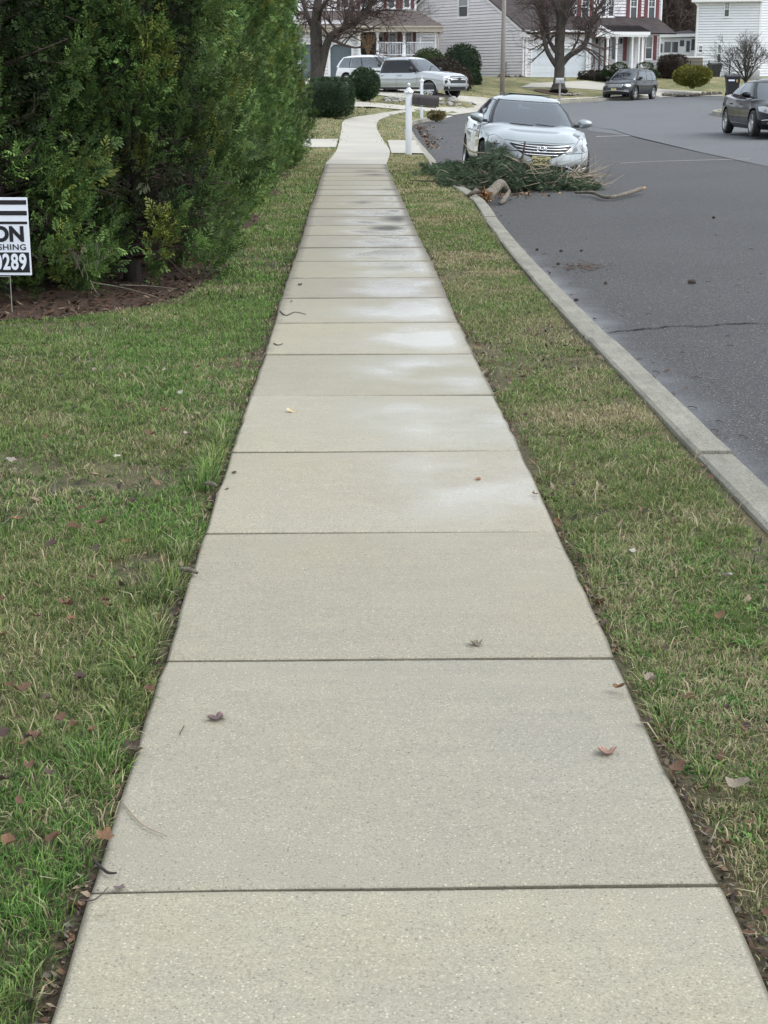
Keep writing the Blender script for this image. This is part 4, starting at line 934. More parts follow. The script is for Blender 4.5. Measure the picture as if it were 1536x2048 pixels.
    # cabin: belt outline -> roof outline
    def C(s, phi, t):
        c = s.cab; n = c.get('n',5.); cs, sn = math.cos(phi), math.sin(phi)
        X = math.copysign(abs(cs)**(2/n), cs); Y = math.copysign(abs(sn)**(2/n), sn)
        xb = c['xb0']+(c['xb1']-c['xb0'])*(X+1)/2; xt = c['xt0']+(c['xt1']-c['xt0'])*(X+1)/2
        yb = Y*c['wb']; yt = Y*c['wt']
        zb = s.tab(s.zt, xb)-.03-.03*abs(Y)**4; x0n=(xt-c['xt0'])/(c['xt1']-c['xt0']); zt = c['ht']-.09-c.get('drop',.05)*max(0,.45-x0n)/.45-.03*max(0,x0n-.8)/.2
        bulge = .05*math.sin(PI*t)*(1 if True else 0)
        x = xb+(xt-xb)*t+math.copysign(1,cs)*bulge*abs(X)**6*.8; y = yb+(yt-yb)*t+Y*bulge*.8
        z = zb+(zt-zb)*t; return (x,y,z)
    def roofp(s, phi, q):
        c = s.cab; p = Vector(s.C(phi,1)); cen = Vector(((c['xt0']+c['xt1'])/2,0,p.z)); r = cen.lerp(p, q); hh = c['ht']-p.z; r.z = p.z+hh*(1-q**2.6)**1.0; return r
    def finish(s, seats=((-.10,.36),(-.10,-.36)), bench=-.95):
        n=192; T=24; vs=[];fs=[]
        inh=lambda a,t: any((abs((a-(h[0]+h[1])/2+PI)%(2*PI)-PI) <= abs(h[1]-h[0])/2+1e-6) and h[2]-1e-6<=t<=h[3]+1e-6 for h in s.holes)
        for k in range(T+1):
            for i in range(n): vs.append(Vector(s.C(2*PI*i/n, k/T)))
        for k in range(T):
            for i in range(n):
                cs=[(2*PI*i/n,k/T),(2*PI*(i+1)/n,k/T),(2*PI*(i+1)/n,(k+1)/T),(2*PI*i/n,(k+1)/T)]
                if all(inh(*c) for c in cs): continue
                fs.append((k*n+i,k*n+(i+1)%n,(k+1)*n+(i+1)%n,(k+1)*n+i))
        base=T*n
        for q in [.97,.9,.8,.65,.45,.2]:
            b0=len(vs)
            for i in range(n): vs.append(s.roofp(2*PI*i/n,q))
            for i in range(n): fs.append((base+i,base+(i+1)%n,b0+(i+1)%n,b0+i))
            base=b0
        fs.append(tuple(base+i for i in range(n)))
        m=MB(); m.add(vs,fs); s.roof=m.build('roof',M[s.paint],s.e,smooth=50)
        c=s.cab; rg=[]
        for i in range(48):
            p=Vector(s.C(2*PI*i/48,.02)); rg.append(Vector((p.x*.985,p.y*.97,p.z+.012)))
        cen=Vector(((c['xb0']+c['xb1'])/2,0,sum(p.z for p in rg)/48+.05)); m=MB(); m.add(rg+[cen],[(i,(i+1)%48,48) for i in range(48)]); it=m.build('interior',M['dash'],s.e,smooth=True)
        bz=cen.z-.02; m=MB()
        for (x,y) in seats:
            m.box((x,y,bz+.10),(.14,.44,.42),ch=.05); m.box((x-.02,y,bz+.36),(.10,.26,.16),ch=.04)
        if bench: m.box((bench,0,bz+.06),(.16,1.0,.30),ch=.05); m.box((bench-.02,.34,bz+.25),(.1,.24,.13),ch=.03); m.box((bench-.02,-.34,bz+.25),(.1,.24,.13),ch=.03)
        m.build('seats',M['seat'],it,smooth=30)
        m=MB(); sx_=seats[0][0]+.62; R_=Matrix.Rotation(math.radians(-62),3,'Y'); m.tube([Vector((sx_,.36,bz+.03))+R_@Vector((.18*math.cos(a),.18*math.sin(a),0)) for a in np.linspace(0,2*PI,21)],.014,6,cap=False); m.box((sx_+.02,.36,bz+.02),(.05,.3,.05)); m.build('steering_wheel',M['trimblk'],it)
        m=MB(); m.box((c['xt1']-.02,0,c['ht']-.20),(.03,.24,.07),ch=.012); m.build('rear_view_mirror',M['trimblk'],it)
    def surround(s, cells, a0, a1, t0, t1):
        """black strips filling everything in the outline but the panes"""
        cells=sorted(cells); cur=a0
        for (b0,b1,u0,u1) in cells:
            if b0>cur: s.win('window_surround',cur,b0,t0,t1,'trimblk',.003,N=4)
            s.win('window_surround',b0,b1,t0,u0,'trimblk',.003,N=16,K=1); s.win('window_surround',b0,b1,u1,t1,'trimblk',.003,N=16,K=1); cur=b1
        if cur<a1: s.win('window_surround',cur,a1,t0,t1,'trimblk',.003,N=4)
    def phi(s, f): n=s.cab.get('n',5.); return math.acos(max(-1,min(1,math.copysign(abs(f)**(n/2),f))))
    def phy(s, f): n=s.cab.get('n',5.); return math.asin(max(-1,min(1,math.copysign(abs(f)**(n/2),f))))
    def win(s, name, a0, a1, t0, t1, m, off, parent=None, N=18, K=6, cut=None, skew=(0,0)):
        vs=[];fs=[]
        if m in ('carglass','tint'): s.holes.append((min(a0,a1),max(a0,a1),t0,t1))
        for i in range(N+1):
            for k in range(K+1):
                tt=k/K; a=a0+(a1-a0)*i/N; top=t1
                if cut: top=t1-cut(i/N)*(t1-t0)
                t=t0+(top-t0)*tt; p,nn=s.Nf(s.C,a,t,.004,.01)
                if nn.dot(p-Vector(((s.cab['xb0']+s.cab['xb1'])/2,0,p.z)))<0: nn=-nn
                vs.append(p+nn*off)
        for i in range(N):
            for k in range(K): q=i*(K+1)+k; fs.append((q,q+K+1,q+K+2,q+1))
        mb=MB(); mb.add(vs,fs); kk=len(vs); 
        return mb.build(name,M[m],parent or s.e,smooth=True)
    def wheels(s, nsp, rimm):
        for ax in s.ax:
            for sd in (-1,1):
                c=(ax,sd*(s.W/2-.125),s.wr); w=bpy.data.objects.new('wheel',None); col.objects.link(w); w.parent=s.e; w.location=c; w.empty_display_size=.1
                r=s.wr; rr=r*.70; t=MB(); wd=.105
                prof=[(rr-.02,-wd*.85),(rr,-wd),(r*.86,-wd*1.02),(r*.97,-wd*.86),(r,-wd*.5),(r,wd*.5),(r*.97,wd*.86),(r*.86,wd*1.02),(rr,wd),(rr-.02,wd*.85)]
                t.lathe(prof,40,'y'); t.build('tyre',M['tyre'],w,smooth=40)
                m=MB(); o=sd; m.lathe([(rr,wd*.93*o),(rr*.93,wd*.96*o),(rr*.9,wd*.7*o),(rr*.9,-wd*.6*o)],36,'y')
                m.lathe([(.001,wd*.80*o),(.045,wd*.82*o),(.062,wd*.66*o),(.06,wd*.2*o)],16,'y')
                for k in range(nsp):
                    a=2*PI*k/nsp+.3; d=Vector((math.cos(a),0,math.sin(a))); sdv=Vector((-math.sin(a),0,math.cos(a)))
                    for of in ((-.10,.10) if nsp<=6 else (0,)):
                        p0=d*.045+sdv*of*.25+Vector((0,wd*.72*o,0)); p1=d*rr*.93+sdv*rr*of*1.6+Vector((0,wd*.80*o,0)); ww=.016 if nsp<=6 else .02
                        m.add([p0-sdv*ww,p0+sdv*ww,p1+sdv*ww*1.25,p1-sdv*ww*1.25]+[q-Vector((0,.03*o,0)) for q in (p0-sdv*ww,p0+sdv*ww,p1+sdv*ww*1.25,p1-sdv*ww*1.25)],[(0,1,2,3),(4,7,6,5),(0,4,5,1),(1,5,6,2),(2,6,7,3),(3,7,4,0)])
                m.build('rim',M[rimm],w,smooth=40)
                d=MB(); d.lathe([(.001,.02*o),(rr*.88,.02*o)],24,'y'); d.build('brake_disc',M['trimblk'],w)
    def line(s, which, pts, wd=.006, m='trimblk', off=.0015, name='door_seam'):
        fn=s.face(which) if isinstance(which,str) else which; P3=[]
        P=resample(pts,.05); vs=[]
        for i,p in enumerate(P):
            q,n=s.Nf(fn,p[0],p[1]); 
            if n.dot(q-Vector((q.x*.5,0,.5)))<0: n=-n
            a=Vector(fn(*P[min(i+1,len(P)-1)]))-Vector(fn(*P[max(i-1,0)])); b=n.cross(a).normalized(); vs+= [q+n*off-b*wd/2,q+n*off+b*wd/2]
        mb=MB(); mb.add(vs,[(2*i,2*i+1,2*i+3,2*i+2) for i in range(len(P)-1)]); return mb.build(name,M[m],s.e)
    def side_windows(s, segs, t0=.06, t1=.93, m=None):
        """segs: (f0,f1,name) along the side, with black surround"""
        f_lo=min(q[0] for q in segs); f_hi=max(q[1] for q in segs)
        for sd in (1,-1):
            cells=[tuple(sorted((s.phi(q[1])*sd,s.phi(q[0])*sd)))+(t0,t1) for q in segs]; lo,hi=sorted((s.phi(f_hi+.02)*sd,s.phi(f_lo-.02)*sd))
            s.surround(cells,lo,hi,t0-.04,t1+.04)
            for c_ in cells: s.win('side_window',c_[0],c_[1],t0,t1,m or s.glass,.005)
    def mirror(s, x, y, z, m, size=(.10,.20,.13), arm=.1):
        for sd in (1,-1):
            b=MB(); u=[];fs=[]; n=14; K=9
            for i in range(K+1):
                for j in range(n):
                    a=-PI/2+PI*i/K; r=math.cos(a)**.6 if math.cos(a)>0 else 0; th=2*PI*j/n; yy=math.sin(a)
                    u.append(Vector((x+size[0]*.5*r*math.cos(th)*(1.2 if math.cos(th)>0 else .5),sd*(y+size[1]*.5*yy),z+size[2]*.5*r*math.sin(th)*(1-.25*yy)+.01*yy)))
            for i in range(K):
                for j in range(n): fs.append((i*n+j,i*n+(j+1)%n,(i+1)*n+(j+1)%n,(i+1)*n+j))
            b.add(u,fs); mo=b.build('door_mirror',M[m],s.e,smooth=True)
            g=MB(); g.box((x-.02,sd*(y-size[1]*.5-.02),z-.05),(.07,arm,.05),ch=.012); g.build('mirror_arm',M['trimblk'],mo,smooth=30)
    def plate(s, fn_or_xyz, txt, w_=.305, h_=.155, nrm=(1,0,0), small=True):
        x,y,z=fn_or_xyz; b=MB(); b.box((x,y,z),(.008,w_,h_),ch=.003); o=b.build('licence_plate',M['plate'],s.e); sgn=1 if nrm[0]>0 else -1
        text('plate_number',txt,.098,M['ink'],o,frame((x+sgn*.005,y,z-.008),(0,sgn,0),(0,0,1)),bold=.003,sx=.80)
        if small:
            b=MB(); b.box((x+sgn*.0055,y,z+.062),(.002,.15,.012)); b.box((x+sgn*.0055,y,z-.066),(.002,.12,.008)); b.build('plate_small_print',M['ink'],o)
        return o
# --- silver sedan at the kerb
def sedan(name, loc, yaw, paint, label, roll=0, silver=True, pitch=0):
    zt=[(-2.41,.90),(-2.3,1.02),(-1.9,1.06),(-1.4,1.03),(-.5,.97),(.4,.95),(.95,.97),(1.15,.96),(1.6,.925),(1.95,.885),(2.25,.855),(2.41,.835)]
    zb=[(-2.41,.34),(-2.2,.24),(-1.8,.20),(1.8,.18),(2.2,.19),(2.41,.21)]
    hw=[(-2.41,.80),(-2.0,.905),(-1.4,.93),(-.4,.915),(.4,.915),(1.4,.935),(2.0,.92),(2.41,.86)]
    cab=dict(xb0=-1.95,xb1=1.18,xt0=-1.15,xt1=.30,wb=.80,wt=.58,ht=1.475,n=5.5,drop=.07)
    c=Car(name,4.82,1.89,zt,zb,hw,cab,loc,yaw,paint,label,'car',roll=roll,pitch=pitch,wheel_r=.33,axles=(1.46,-1.335),hump=.022,front_round=.46,nose=((0,.04),(.2,0),(.4,.015),(.6,.06),(.75,.14),(.88,.27),(1,.50)),rim_n=5)
    c.win('windscreen',-c.phy(.86),c.phy(.86),.07,.95,c.glass,.005,N=24); c.win('rear_window',PI-c.phy(.84),PI+c.phy(.84),.10,.95,c.glass,.005,N=24)
    c.surround([(-c.phy(.86),c.phy(.86),.07,.95)],-c.phy(.92),c.phy(.92),.0,.99)
    c.side_windows([(-.78,-.12),(-.08,.80)],.05,.90,m='tint' if not silver else None)
    c.mirror(.78,.95,1.03,paint if silver else 'black_p',(.13,.24,.15)) 
    # chrome belt line, seams, handles
    for sd in ('left','right'):
        for xs in ([(1.12,.92),(1.02,.6),(1.0,.28)],[(.0,.93),(-.02,.5),(0,.28)],[(-1.12,.96),(-.98,.75),(-.85,.45),(-.86,.28)]): c.line(sd,xs)
        c.line(sd,[(-.86,.285),(1.0,.285)],.008)
        for hx in (.12,-.86):
            sy=1 if sd=='left' else -1; b=MB(); p=c.face(sd)(hx,.80); b.box((hx,p[1]+sy*.015,.80),(.19,.025,.028),ch=.008); b.build('door_handle',M['chrome' if silver else paint],c.e,smooth=30)
    if not silver:
        for sd in ('left','right'): c.line(sd,[(-.8,.335),(1.05,.315)],.014,'chrome',.003,'sill_strip')
    F='front'
    # grille
    gy=[(-.52,.655),(-.30,.672),(0,.678),(.30,.672),(.52,.655),(.44,.585),(.30,.50),(.18,.465),(0,.458),(-.18,.465),(-.30,.50),(-.44,.585)] if silver else [(-.42,.66),(.42,.66),(.46,.55),(.33,.36),(-.33,.36),(-.46,.55)]
    g=c.patch('grille',F,gy,'trimblk',.004)
    fn=c.face(F)
    bars=[(.640,.50),(.600,.45),(.555,.385),(.508,.28)] if silver else [(.63,.42),(.59,.43),(.55,.44),(.51,.42),(.47,.38),(.43,.35)]
    for k,(z,hwid) in enumerate(bars):
        pl=[(y,z+.012*(abs(y)/.5)**2*(2-k*.3)) for y in np.linspace(-hwid,hwid,18)]; p3=[Vector(fn(y,zz))+Vector((.014,0,0)) for y,zz in pl]; b=MB(); b.tube(p3,.0115 if silver else .007,6); b.build('grille_bar',M['chrome'],g,smooth=True)
    for sgn in (-1,1):
        hl=[(sgn*.50,.655),(sgn*.62,.690),(sgn*.74,.69),(sgn*.83,.69),(sgn*.855,.64),(sgn*.80,.575),(sgn*.66,.53),(sgn*.52,.52),(sgn*.40,.535)]
        if silver: hl=[(sgn*.36,.552),(sgn*.50,.615),(sgn*.60,.69),(sgn*.68,.765),(sgn*.76,.815),(sgn*.845,.80),(sgn*.858,.70),(sgn*.82,.62),(sgn*.72,.575),(sgn*.56,.545),(sgn*.44,.535)]
        else: hl=[(sgn*.46,.62),(sgn*.60,.72),(sgn*.75,.79),(sgn*.858,.80),(sgn*.86,.68),(sgn*.74,.60),(sgn*.58,.57),(sgn*.48,.58)]
        if sgn<0: hl=hl[::-1]
        cy_=sum(q[0] for q in hl)/len(hl); cz_=sum(q[1] for q in hl)/len(hl)
        h=c.patch('headlight',F,[(cy_+(q[0]-cy_)*.94,cz_+(q[1]-cz_)*.92) for q in hl],'lamp',.008,sp=.03); c.patch('lamp_seam',F,hl,'trimblk',.003,parent=h,sp=.03)
        inn=[(sgn*.43,.560),(sgn*.52,.605),(sgn*.60,.66),(sgn*.63,.60),(sgn*.55,.558)]
        if sgn<0: inn=inn[::-1]
        c.patch('lamp_inset',F,inn,'lampdk',.009,parent=h,sp=.03)
        p,n=c.Nf(fn,sgn*.725,.665); n=Vector((abs(n.x),n.y*(1 if n.x>0 else -1),n.z*(1 if n.x>0 else -1))); q=n.to_track_quat('Z','Y').to_matrix(); b=MB()
        b.lathe([(.001,.014),(.040,.012),(.046,.016),(.062,.010),(.064,.0)],20); b.v=[tuple(q@Vector(v)+p) for v in b.v]; b.build('lamp_projector',M['galv'],h,smooth=True)
        b=MB(); b.lathe([(.001,.019),(.03,.018),(.04,.013)],16); b.v=[tuple(q@Vector(v)+p) for v in b.v]; b.build('lamp_bulb',M['lampdk'],h,smooth=True)
        fg=[(sgn*.52,.33),(sgn*.60,.385),(sgn*.78,.405),(sgn*.84,.37),(sgn*.80,.325),(sgn*.64,.30)]
        if sgn<0: fg=fg[::-1]
        f=c.patch('fog_lamp',F,fg,'lampdk' if silver else 'trimblk',.004,sp=.03)
        pts=[(sgn*.84,.345),(sgn*.72,.30),(sgn*.60,.29),(sgn*.52,.315),(sgn*.44,.34)] if silver else [(sgn*.82,.43),(sgn*.62,.43),(sgn*.50,.33),(sgn*.60,.32)]
        b=MB(); b.tube([Vector(fn(*q2))+Vector((.012,0,0)) for q2 in catmull(pts,4)],.010,6); b.build('fog_trim',M['chrome'],f,smooth=True)
        p=Vector(fn(sgn*.68,.352)); b=MB(); b.lathe([(.001,.02),(.032,.015),(.034,0)],14,'x',c=p); b.build('fog_bulb',M['lamp'],f,smooth=True)
    if silver:
        c.patch('air_intake',F,[(-.44,.335),(-.20,.345),(.20,.345),(.44,.335),(.50,.30),(.34,.265),(-.34,.265),(-.50,.30)],'trimblk',.004)
        b=MB(); b.tube([Vector(fn(y,.258+.02*(abs(y)/.8)**2))+Vector((.014,0,0)) for y in np.linspace(-.8,.8,22)],.014,6); b.build('bumper_lip',M[paint],c.e,smooth=True)
        p=Vector(fn(0,.42)); pl=c.plate((p.x+.022,0.0,.415),'G26*SHE'.replace('*','\u2022'))
        c.line(F,[(-.60,.71),(-.45,.695),(-.2,.70),(0,.704),(.2,.70),(.45,.695),(.60,.71)],.010,name='hood_seam')
        # oval badge with a leaning H
        p=Vector(fn(0,.600))+Vector((.030,0,0)); e=MB(); e.tube([p+Vector((0,.083*math.cos(a),.044*math.sin(a))) for a in np.linspace(0,2*PI,29)],.0075,6,cap=False); bo=e.build('oval_badge',M['chrome'],g,smooth=True)
        b=MB()
        for oy in (-.034,.034): b.tube([p+Vector((0,-(-.012)+oy-.0,-.034))if False else p+Vector((0,oy-.016,-.033)),p+Vector((0,oy+.0,0)),p+Vector((0,oy+.016,.033))],[.007,.0085,.007],6)
        b.tube([p+Vector((0,-.034,-.004)),p+Vector((0,.034,.004))],.0065,6); b.build('badge_letter',M['chrome'],bo,smooth=True)
        # sunroof, wipers, dashboard sticker
        b=MB(); zz=1.478; b.box((-.40,0,zz-.010),(.62,.86,.012),ch=.004); b.build('sunroof',M['tint'],c.e,smooth=30)
    else:
        c.patch('air_intake',F,[(-.30,.33),(.30,.33),(.42,.26),(-.42,.26)],'trimblk',.004)
    for (y0,y1,t) in ((.62,.05,.09),(-.02,-.52,.07)):
        b=MB(); a=[Vector(c.C(c.phy(y),tt))+Vector((.028,0,.012)) for y,tt in ((y0,.02),(y0*.6+y1*.4,.05),(y1,t))]; b.tube(a,[.011,.008,.006],5); b.build('wiper',M['trimblk'],c.e)
    # rear
    for sgn in (-1,1):
        tl=[(sgn*.42,.78),(sgn*.78,.86),(sgn*.79,.72),(sgn*.60,.68)]; tl=tl if sgn>0 else tl[::-1]; c.patch('tail_light','rear',tl,'tail',.006)
    c.finish(); return c
ys=math.radians(-90+1.0)
sx,sy=2.98,27.75
sedan('parked_car',(sx,sy,float(R(sx,sy))+.012),ys,'silver','silver sedan parked at the kerb behind the fallen pine branch',roll=-math.radians(3.6))
bx,by=11.05,41.0
sedan('parked_car',(bx+.05,by,float(R(bx,by))+.0),math.radians(-90),'black_p','glossy black sedan with grey wheels, cut off by the right edge of the photo',roll=-math.radians(2.0),silver=False)
# --- dark grey compact SUV
def suv(name, loc, yaw, paint, label, H=1.66, L=4.53, W=1.82, roll=0, front=True):
    zt=[(-2.26,1.0),(-2.2,1.08),(-1.6,1.07),(0,1.03),(1.0,1.06),(1.25,1.07),(1.7,1.01),(2.0,.95),(2.26,.86)]
    zb=[(-2.26,.42),(-2.0,.30),(1.9,.26),(2.26,.30)]
    hw=[(-2.26,.80),(-1.9,.89),(0,.90),(1.6,.91),(2.0,.88),(2.26,.82)]
    cab=dict(xb0=-2.16,xb1=1.33,xt0=-1.80,xt1=.55,wb=.83,wt=.63,ht=H,n=6.,drop=.05)
    c=Car(name,L,W,zt,zb,hw,cab,loc,yaw,paint,label,'suv',roll=roll,wheel_r=.36,axles=(1.36,-1.26),front_round=.38,nose=((0,.05),(.3,0),(.6,.03),(1,.16)),rim_n=5,side_tuck=.06,arch=.06)
    c.surround([(-c.phy(.88),c.phy(.88),.05,.95)],-c.phy(.94),c.phy(.94),.0,.99); c.win('windscreen',-c.phy(.88),c.phy(.88),.05,.95,c.glass,.005,N=24); c.win('rear_window',PI-c.phy(.84),PI+c.phy(.84),.15,.9,'tint',.005)
    c.side_windows([(-.80,-.42),(-.38,.10),(.14,.80)],.06,.88)
    c.mirror(.92,.98,1.13,'trimblk',(.13,.22,.17))
    for sd in ('left','right'):
        for xs in ([(1.05,1.0),(.95,.6),(.93,.36)],[(-.05,1.0),(-.08,.36)],[(-1.05,1.0),(-.85,.6),(-.9,.36)]): c.line(sd,xs)
        c.patch('sill_cladding',sd,[(-.86,.30),(.93,.30),(.93,.40),(-.86,.40)],'trimblk',.008,sp=.1)
        for hx in (.08,-.92):
            sy_=1 if sd=='left' else -1; p=c.face(sd)(hx,.93); b=MB(); b.box((hx,p[1]+sy_*.015,.93),(.19,.025,.03),ch=.008); b.build('door_handle',M[paint],c.e)
        # arch lips
        for ax in c.ax:
            b=MB(); r=.425; fnn=c.face(sd); pts=[]
            for a in np.linspace(-.25,PI+.25,18):
                x=ax+r*math.cos(a); z=.36+r*math.sin(a); p=Vector(fnn(x,max(z,.33))); pts.append((p.x,p.y,z))
            b.tube(pts,.022,5); b.build('arch_cladding',M['trimblk'],c.e,smooth=True)
    if front:
        F='front'; fn=c.face(F); g=c.patch('grille',F,[(-.50,.82),(.50,.82),(.44,.66),(.30,.60),(-.30,.60),(-.44,.66)],'trimblk',.004)
        for z,hw_ in ((.79,.48),(.73,.46),(.67,.40)):
            b=MB(); b.tube([Vector(fn(y,z))+Vector((.016,0,0)) for y in np.linspace(-hw_,hw_,14)],.016,6); b.build('grille_bar',M['chrome'],g,smooth=True)
        for sgn in (-1,1):
            hl=[(sgn*.50,.74),(sgn*.52,.83),(sgn*.70,.85),(sgn*.82,.85),(sgn*.80,.76),(sgn*.66,.70)]; hl=hl if sgn>0 else hl[::-1]; c.patch('headlight',F,hl,'lamp',.006)
            fg=[(sgn*.52,.46),(sgn*.56,.54),(sgn*.76,.54),(sgn*.74,.46)]; fg=fg if sgn>0 else fg[::-1]; c.patch('fog_lamp',F,fg,'lampdk',.006)
        c.patch('lower_bumper',F,[(-.78,.33),(.78,.33),(.72,.44),(.40,.44),(.30,.50),(-.30,.50),(-.40,.44),(-.72,.44)],'trimblk',.008)
        b=MB(); b.tube([Vector(fn(y,.455-.05*(abs(y)/.78)**2+.02))+Vector((.018,0,0)) for y in np.linspace(-.78,.78,18)],.022,6); b.build('skid_trim',M['galv'],c.e,smooth=True)
        p=Vector(fn(0,.53)); c.plate((p.x+.03,0,.53),'',small=True)
    for sgn in (-1,1):
        tl=[(sgn*.60,.95),(sgn*.78,.99),(sgn*.79,.80),(sgn*.66,.78)]; tl=tl if sgn>0 else tl[::-1]; c.patch('tail_light','rear',tl,'tail',.008)
    c.finish(); return c
cx_,cy_=gp(1266,200.5); cy_+=.0
suv('parked_suv',(cx_,cy_+1.0,float(R(cx_,cy_+1))+.0),math.radians(-90-33),'grey_p','charcoal compact suv parked at the far kerb in front of the shuttered house',roll=0)
wp=at(752,150,77.5); suv('parked_suv',(wp.x,wp.y,float(G(wp.x,wp.y))-.10),math.radians(-90+52),'white_p','white suv parked on the driveway behind the silver pickup',front=False)
# --- pickup
def pickup(loc, yaw):
    zt=[(-2.95,1.28),(-2.9,1.30),(-1.2,1.30),(-1.1,1.22),(.9,1.22),(1.25,1.28),(1.5,1.29),(2.2,1.24),(2.75,1.16),(2.95,1.08)]
    zb=[(-2.95,.60),(-2.7,.48),(2.4,.42),(2.95,.40)]
    hw=[(-2.95,.96),(-2.6,1.0),(1.5,1.0),(2.3,1.02),(2.7,1.0),(2.95,.97)]
    cab=dict(xb0=-1.22,xb1=1.42,xt0=-.98,xt1=.62,wb=.93,wt=.72,ht=1.93,n=7.,drop=.01)
    c=Car('parked_pickup',5.9,2.04,zt,zb,hw,cab,loc,yaw,'silver_t','silver crew cab pickup truck on the driveway of the porch house','pickup truck',wheel_r=.41,axles=(1.95,-1.80),front_round=.16,rear_round=.06,nose=((0,.06),(.3,0),(.55,.0),(.9,.02),(1,.08)),tail=((0,.04),(1,0)),rim_n=6,side_tuck=.04,arch=.07)
    c.surround([(-c.phy(.9),c.phy(.9),.05,.95)],-c.phy(.95),c.phy(.95),.0,.99); c.win('windscreen',-c.phy(.9),c.phy(.9),.05,.95,c.glass,.005,N=24); c.win('rear_window',PI-c.phy(.84),PI+c.phy(.84),.15,.85,'tint',.005)
    c.side_windows([(-.84,-.06),(-.02,.84)],.08,.86,m='tint')
    c.mirror(1.0,1.14,1.35,'trimblk',(.14,.22,.24))
    for sd in ('left','right'):
        for xs in ([(1.3,1.15),(1.2,.6),(1.18,.5)],[(.05,1.18),(.03,.5)],[(-1.12,1.18),(-1.12,.5)]): c.line(sd,xs,.010)
        c.patch('rocker_panel',sd,[(-1.25,.46),(1.4,.46),(1.4,.55),(-1.25,.55)],'trimblk',.006,sp=.1)
        for hx in (.22,-.86):
            sy_=1 if sd=='left' else -1; p=c.face(sd)(hx,1.08); b=MB(); b.box((hx,p[1]+sy_*.018,1.08),(.2,.03,.04),ch=.008); b.build('door_handle',M['silver_t'],c.e)
        for ax in c.ax:
            b=MB(); r=.485; fnn=c.face(sd); b.tube([(ax+r*math.cos(a),fnn(ax+r*math.cos(a),max(.41+r*math.sin(a),.5))[1],.41+r*math.sin(a)) for a in np.linspace(-.1,PI+.1,18)],.02,5); b.build('arch_lip',M['silver_t'],c.e,smooth=True)
    F='front'; fn=c.face(F); g=c.patch('grille',F,[(-.62,1.03),(.62,1.03),(.66,.90),(.58,.72),(-.58,.72),(-.66,.90)],'trimblk',.004)
    for z,hw_ in ((.955,.80),(.885,.62)):
        b=MB(); b.tube([Vector(fn(y,z-.03*(abs(y)/.8)**3))+Vector((.028,0,0)) for y in np.linspace(-hw_,hw_,14)],.030,6); b.build('grille_bar',M['chrome'],g,smooth=True)
    b=MB(); p=Vector(fn(0,.92))+Vector((.07,0,0)); b.box(p,(.02,.26,.055),ch=.006); b.box(p,(.022,.11,.10),ch=.006); b.build('cross_badge',M['trimblk'],g)
    for sgn in (-1,1):
        hl=[(sgn*.68,.90),(sgn*.66,1.03),(sgn*.93,1.03),(sgn*.94,.94)]; hl=hl if sgn>0 else hl[::-1]; c.patch('headlight',F,hl,'lamp',.008)
        v=[(sgn*.74,.80),(sgn*.80,.88),(sgn*.92,.88),(sgn*.90,.66)]; v=v if sgn>0 else v[::-1]; c.patch('air_curtain',F,v,'trimblk',.006)
        p=Vector(fn(sgn*.68,.53)); b=MB(); b.lathe([(.001,.03),(.06,.025),(.065,0)],16,'x',c=p); b.build('fog_lamp',M['lamp'],c.e,smooth=True)
    c.patch('bumper',F,[(-.94,.60),(-.5,.57),(.5,.57),(.94,.60),(.93,.72),(.5,.69),(-.5,.69),(-.93,.72)],'silver_t',.03)
    c.patch('lower_valance',F,[(-.92,.42),(.92,.42),(.93,.58),(.5,.555),(-.5,.555),(-.93,.58)],'trimblk',.012)
    b=MB(); b.box((-2.03,0,1.305),(1.66,1.66,.012),ch=.004); b.build('bed_cover',M['trimblk'],c.e)
    for sgn in (-1,1):
        tl=[(sgn*.80,.85),(sgn*.80,1.15),(sgn*.95,1.15),(sgn*.95,.85)]; tl=tl if sgn>0 else tl[::-1]; c.patch('tail_light','rear',tl,'tail',.008)
    c.finish(seats=((.25,.42),(.25,-.42)),bench=-.7)
pp=at(817,190,71.5); pickup((pp.x,pp.y,.98),math.radians(-90+50))

# ------------------------------------------------------------ yard sign
P0=gp(24,622,G); yz=float(Gs(*P0)); ye=empty('yard_sign',(P0[0],P0[1],yz),math.radians(-2),'white corrugated yard sign with black stripes and phone number by the hedge','sign')
SW,SH=.71,.535; zb0=.272; x1=.158; x0=x1-SW
b=MB(); b.box(((x0+x1)/2,0,zb0+SH/2),(SW,.006,SH),ch=.0015); pn=b.build('sign_panel',M['signwhite'],ye)
b=MB()
for za_,zb_2,xr in ((.486,.517,.008),(.413,.444,.008),(.353,.371,.010),(.019,.159,.011)): wz=(za_+zb_2)/2; b.box(((x0+.011+x1-xr)/2,-.0043,zb0+wz),(SW-.011-xr,.002,zb_2-za_))
b.build('sign_stripes',M['signblack'],pn)
tf=lambda x,z,o:frame((x,o,zb0+z),(1,0,0),(0,0,1))
text('sign_word','ON',.140,M['signblack'],pn,tf(x1-.034,.280,-.0046),bold=.0065,sx=1.0,align='RIGHT')
text('sign_word','SHING',.057,M['signblack'],pn,tf(x1-.026,.193,-.0046),bold=.0008,sx=1.12,align='RIGHT',spacing=1.08)
text('sign_number','0289',.150,M['signwhite'],pn,tf(x1-.030,.088,-.0068),bold=.0048,sx=.70,align='RIGHT',spacing=1.10)
b=MB()
for x in (0,-.25): b.tube([(x,.0,-.12),(x+.004,0,zb0+.15)],.0032,6)
b.tube([(0,.004,zb0-.01),(-.25,.004,zb0-.01)],.003,5); b.build('wire_stake',M['wire'],ye)

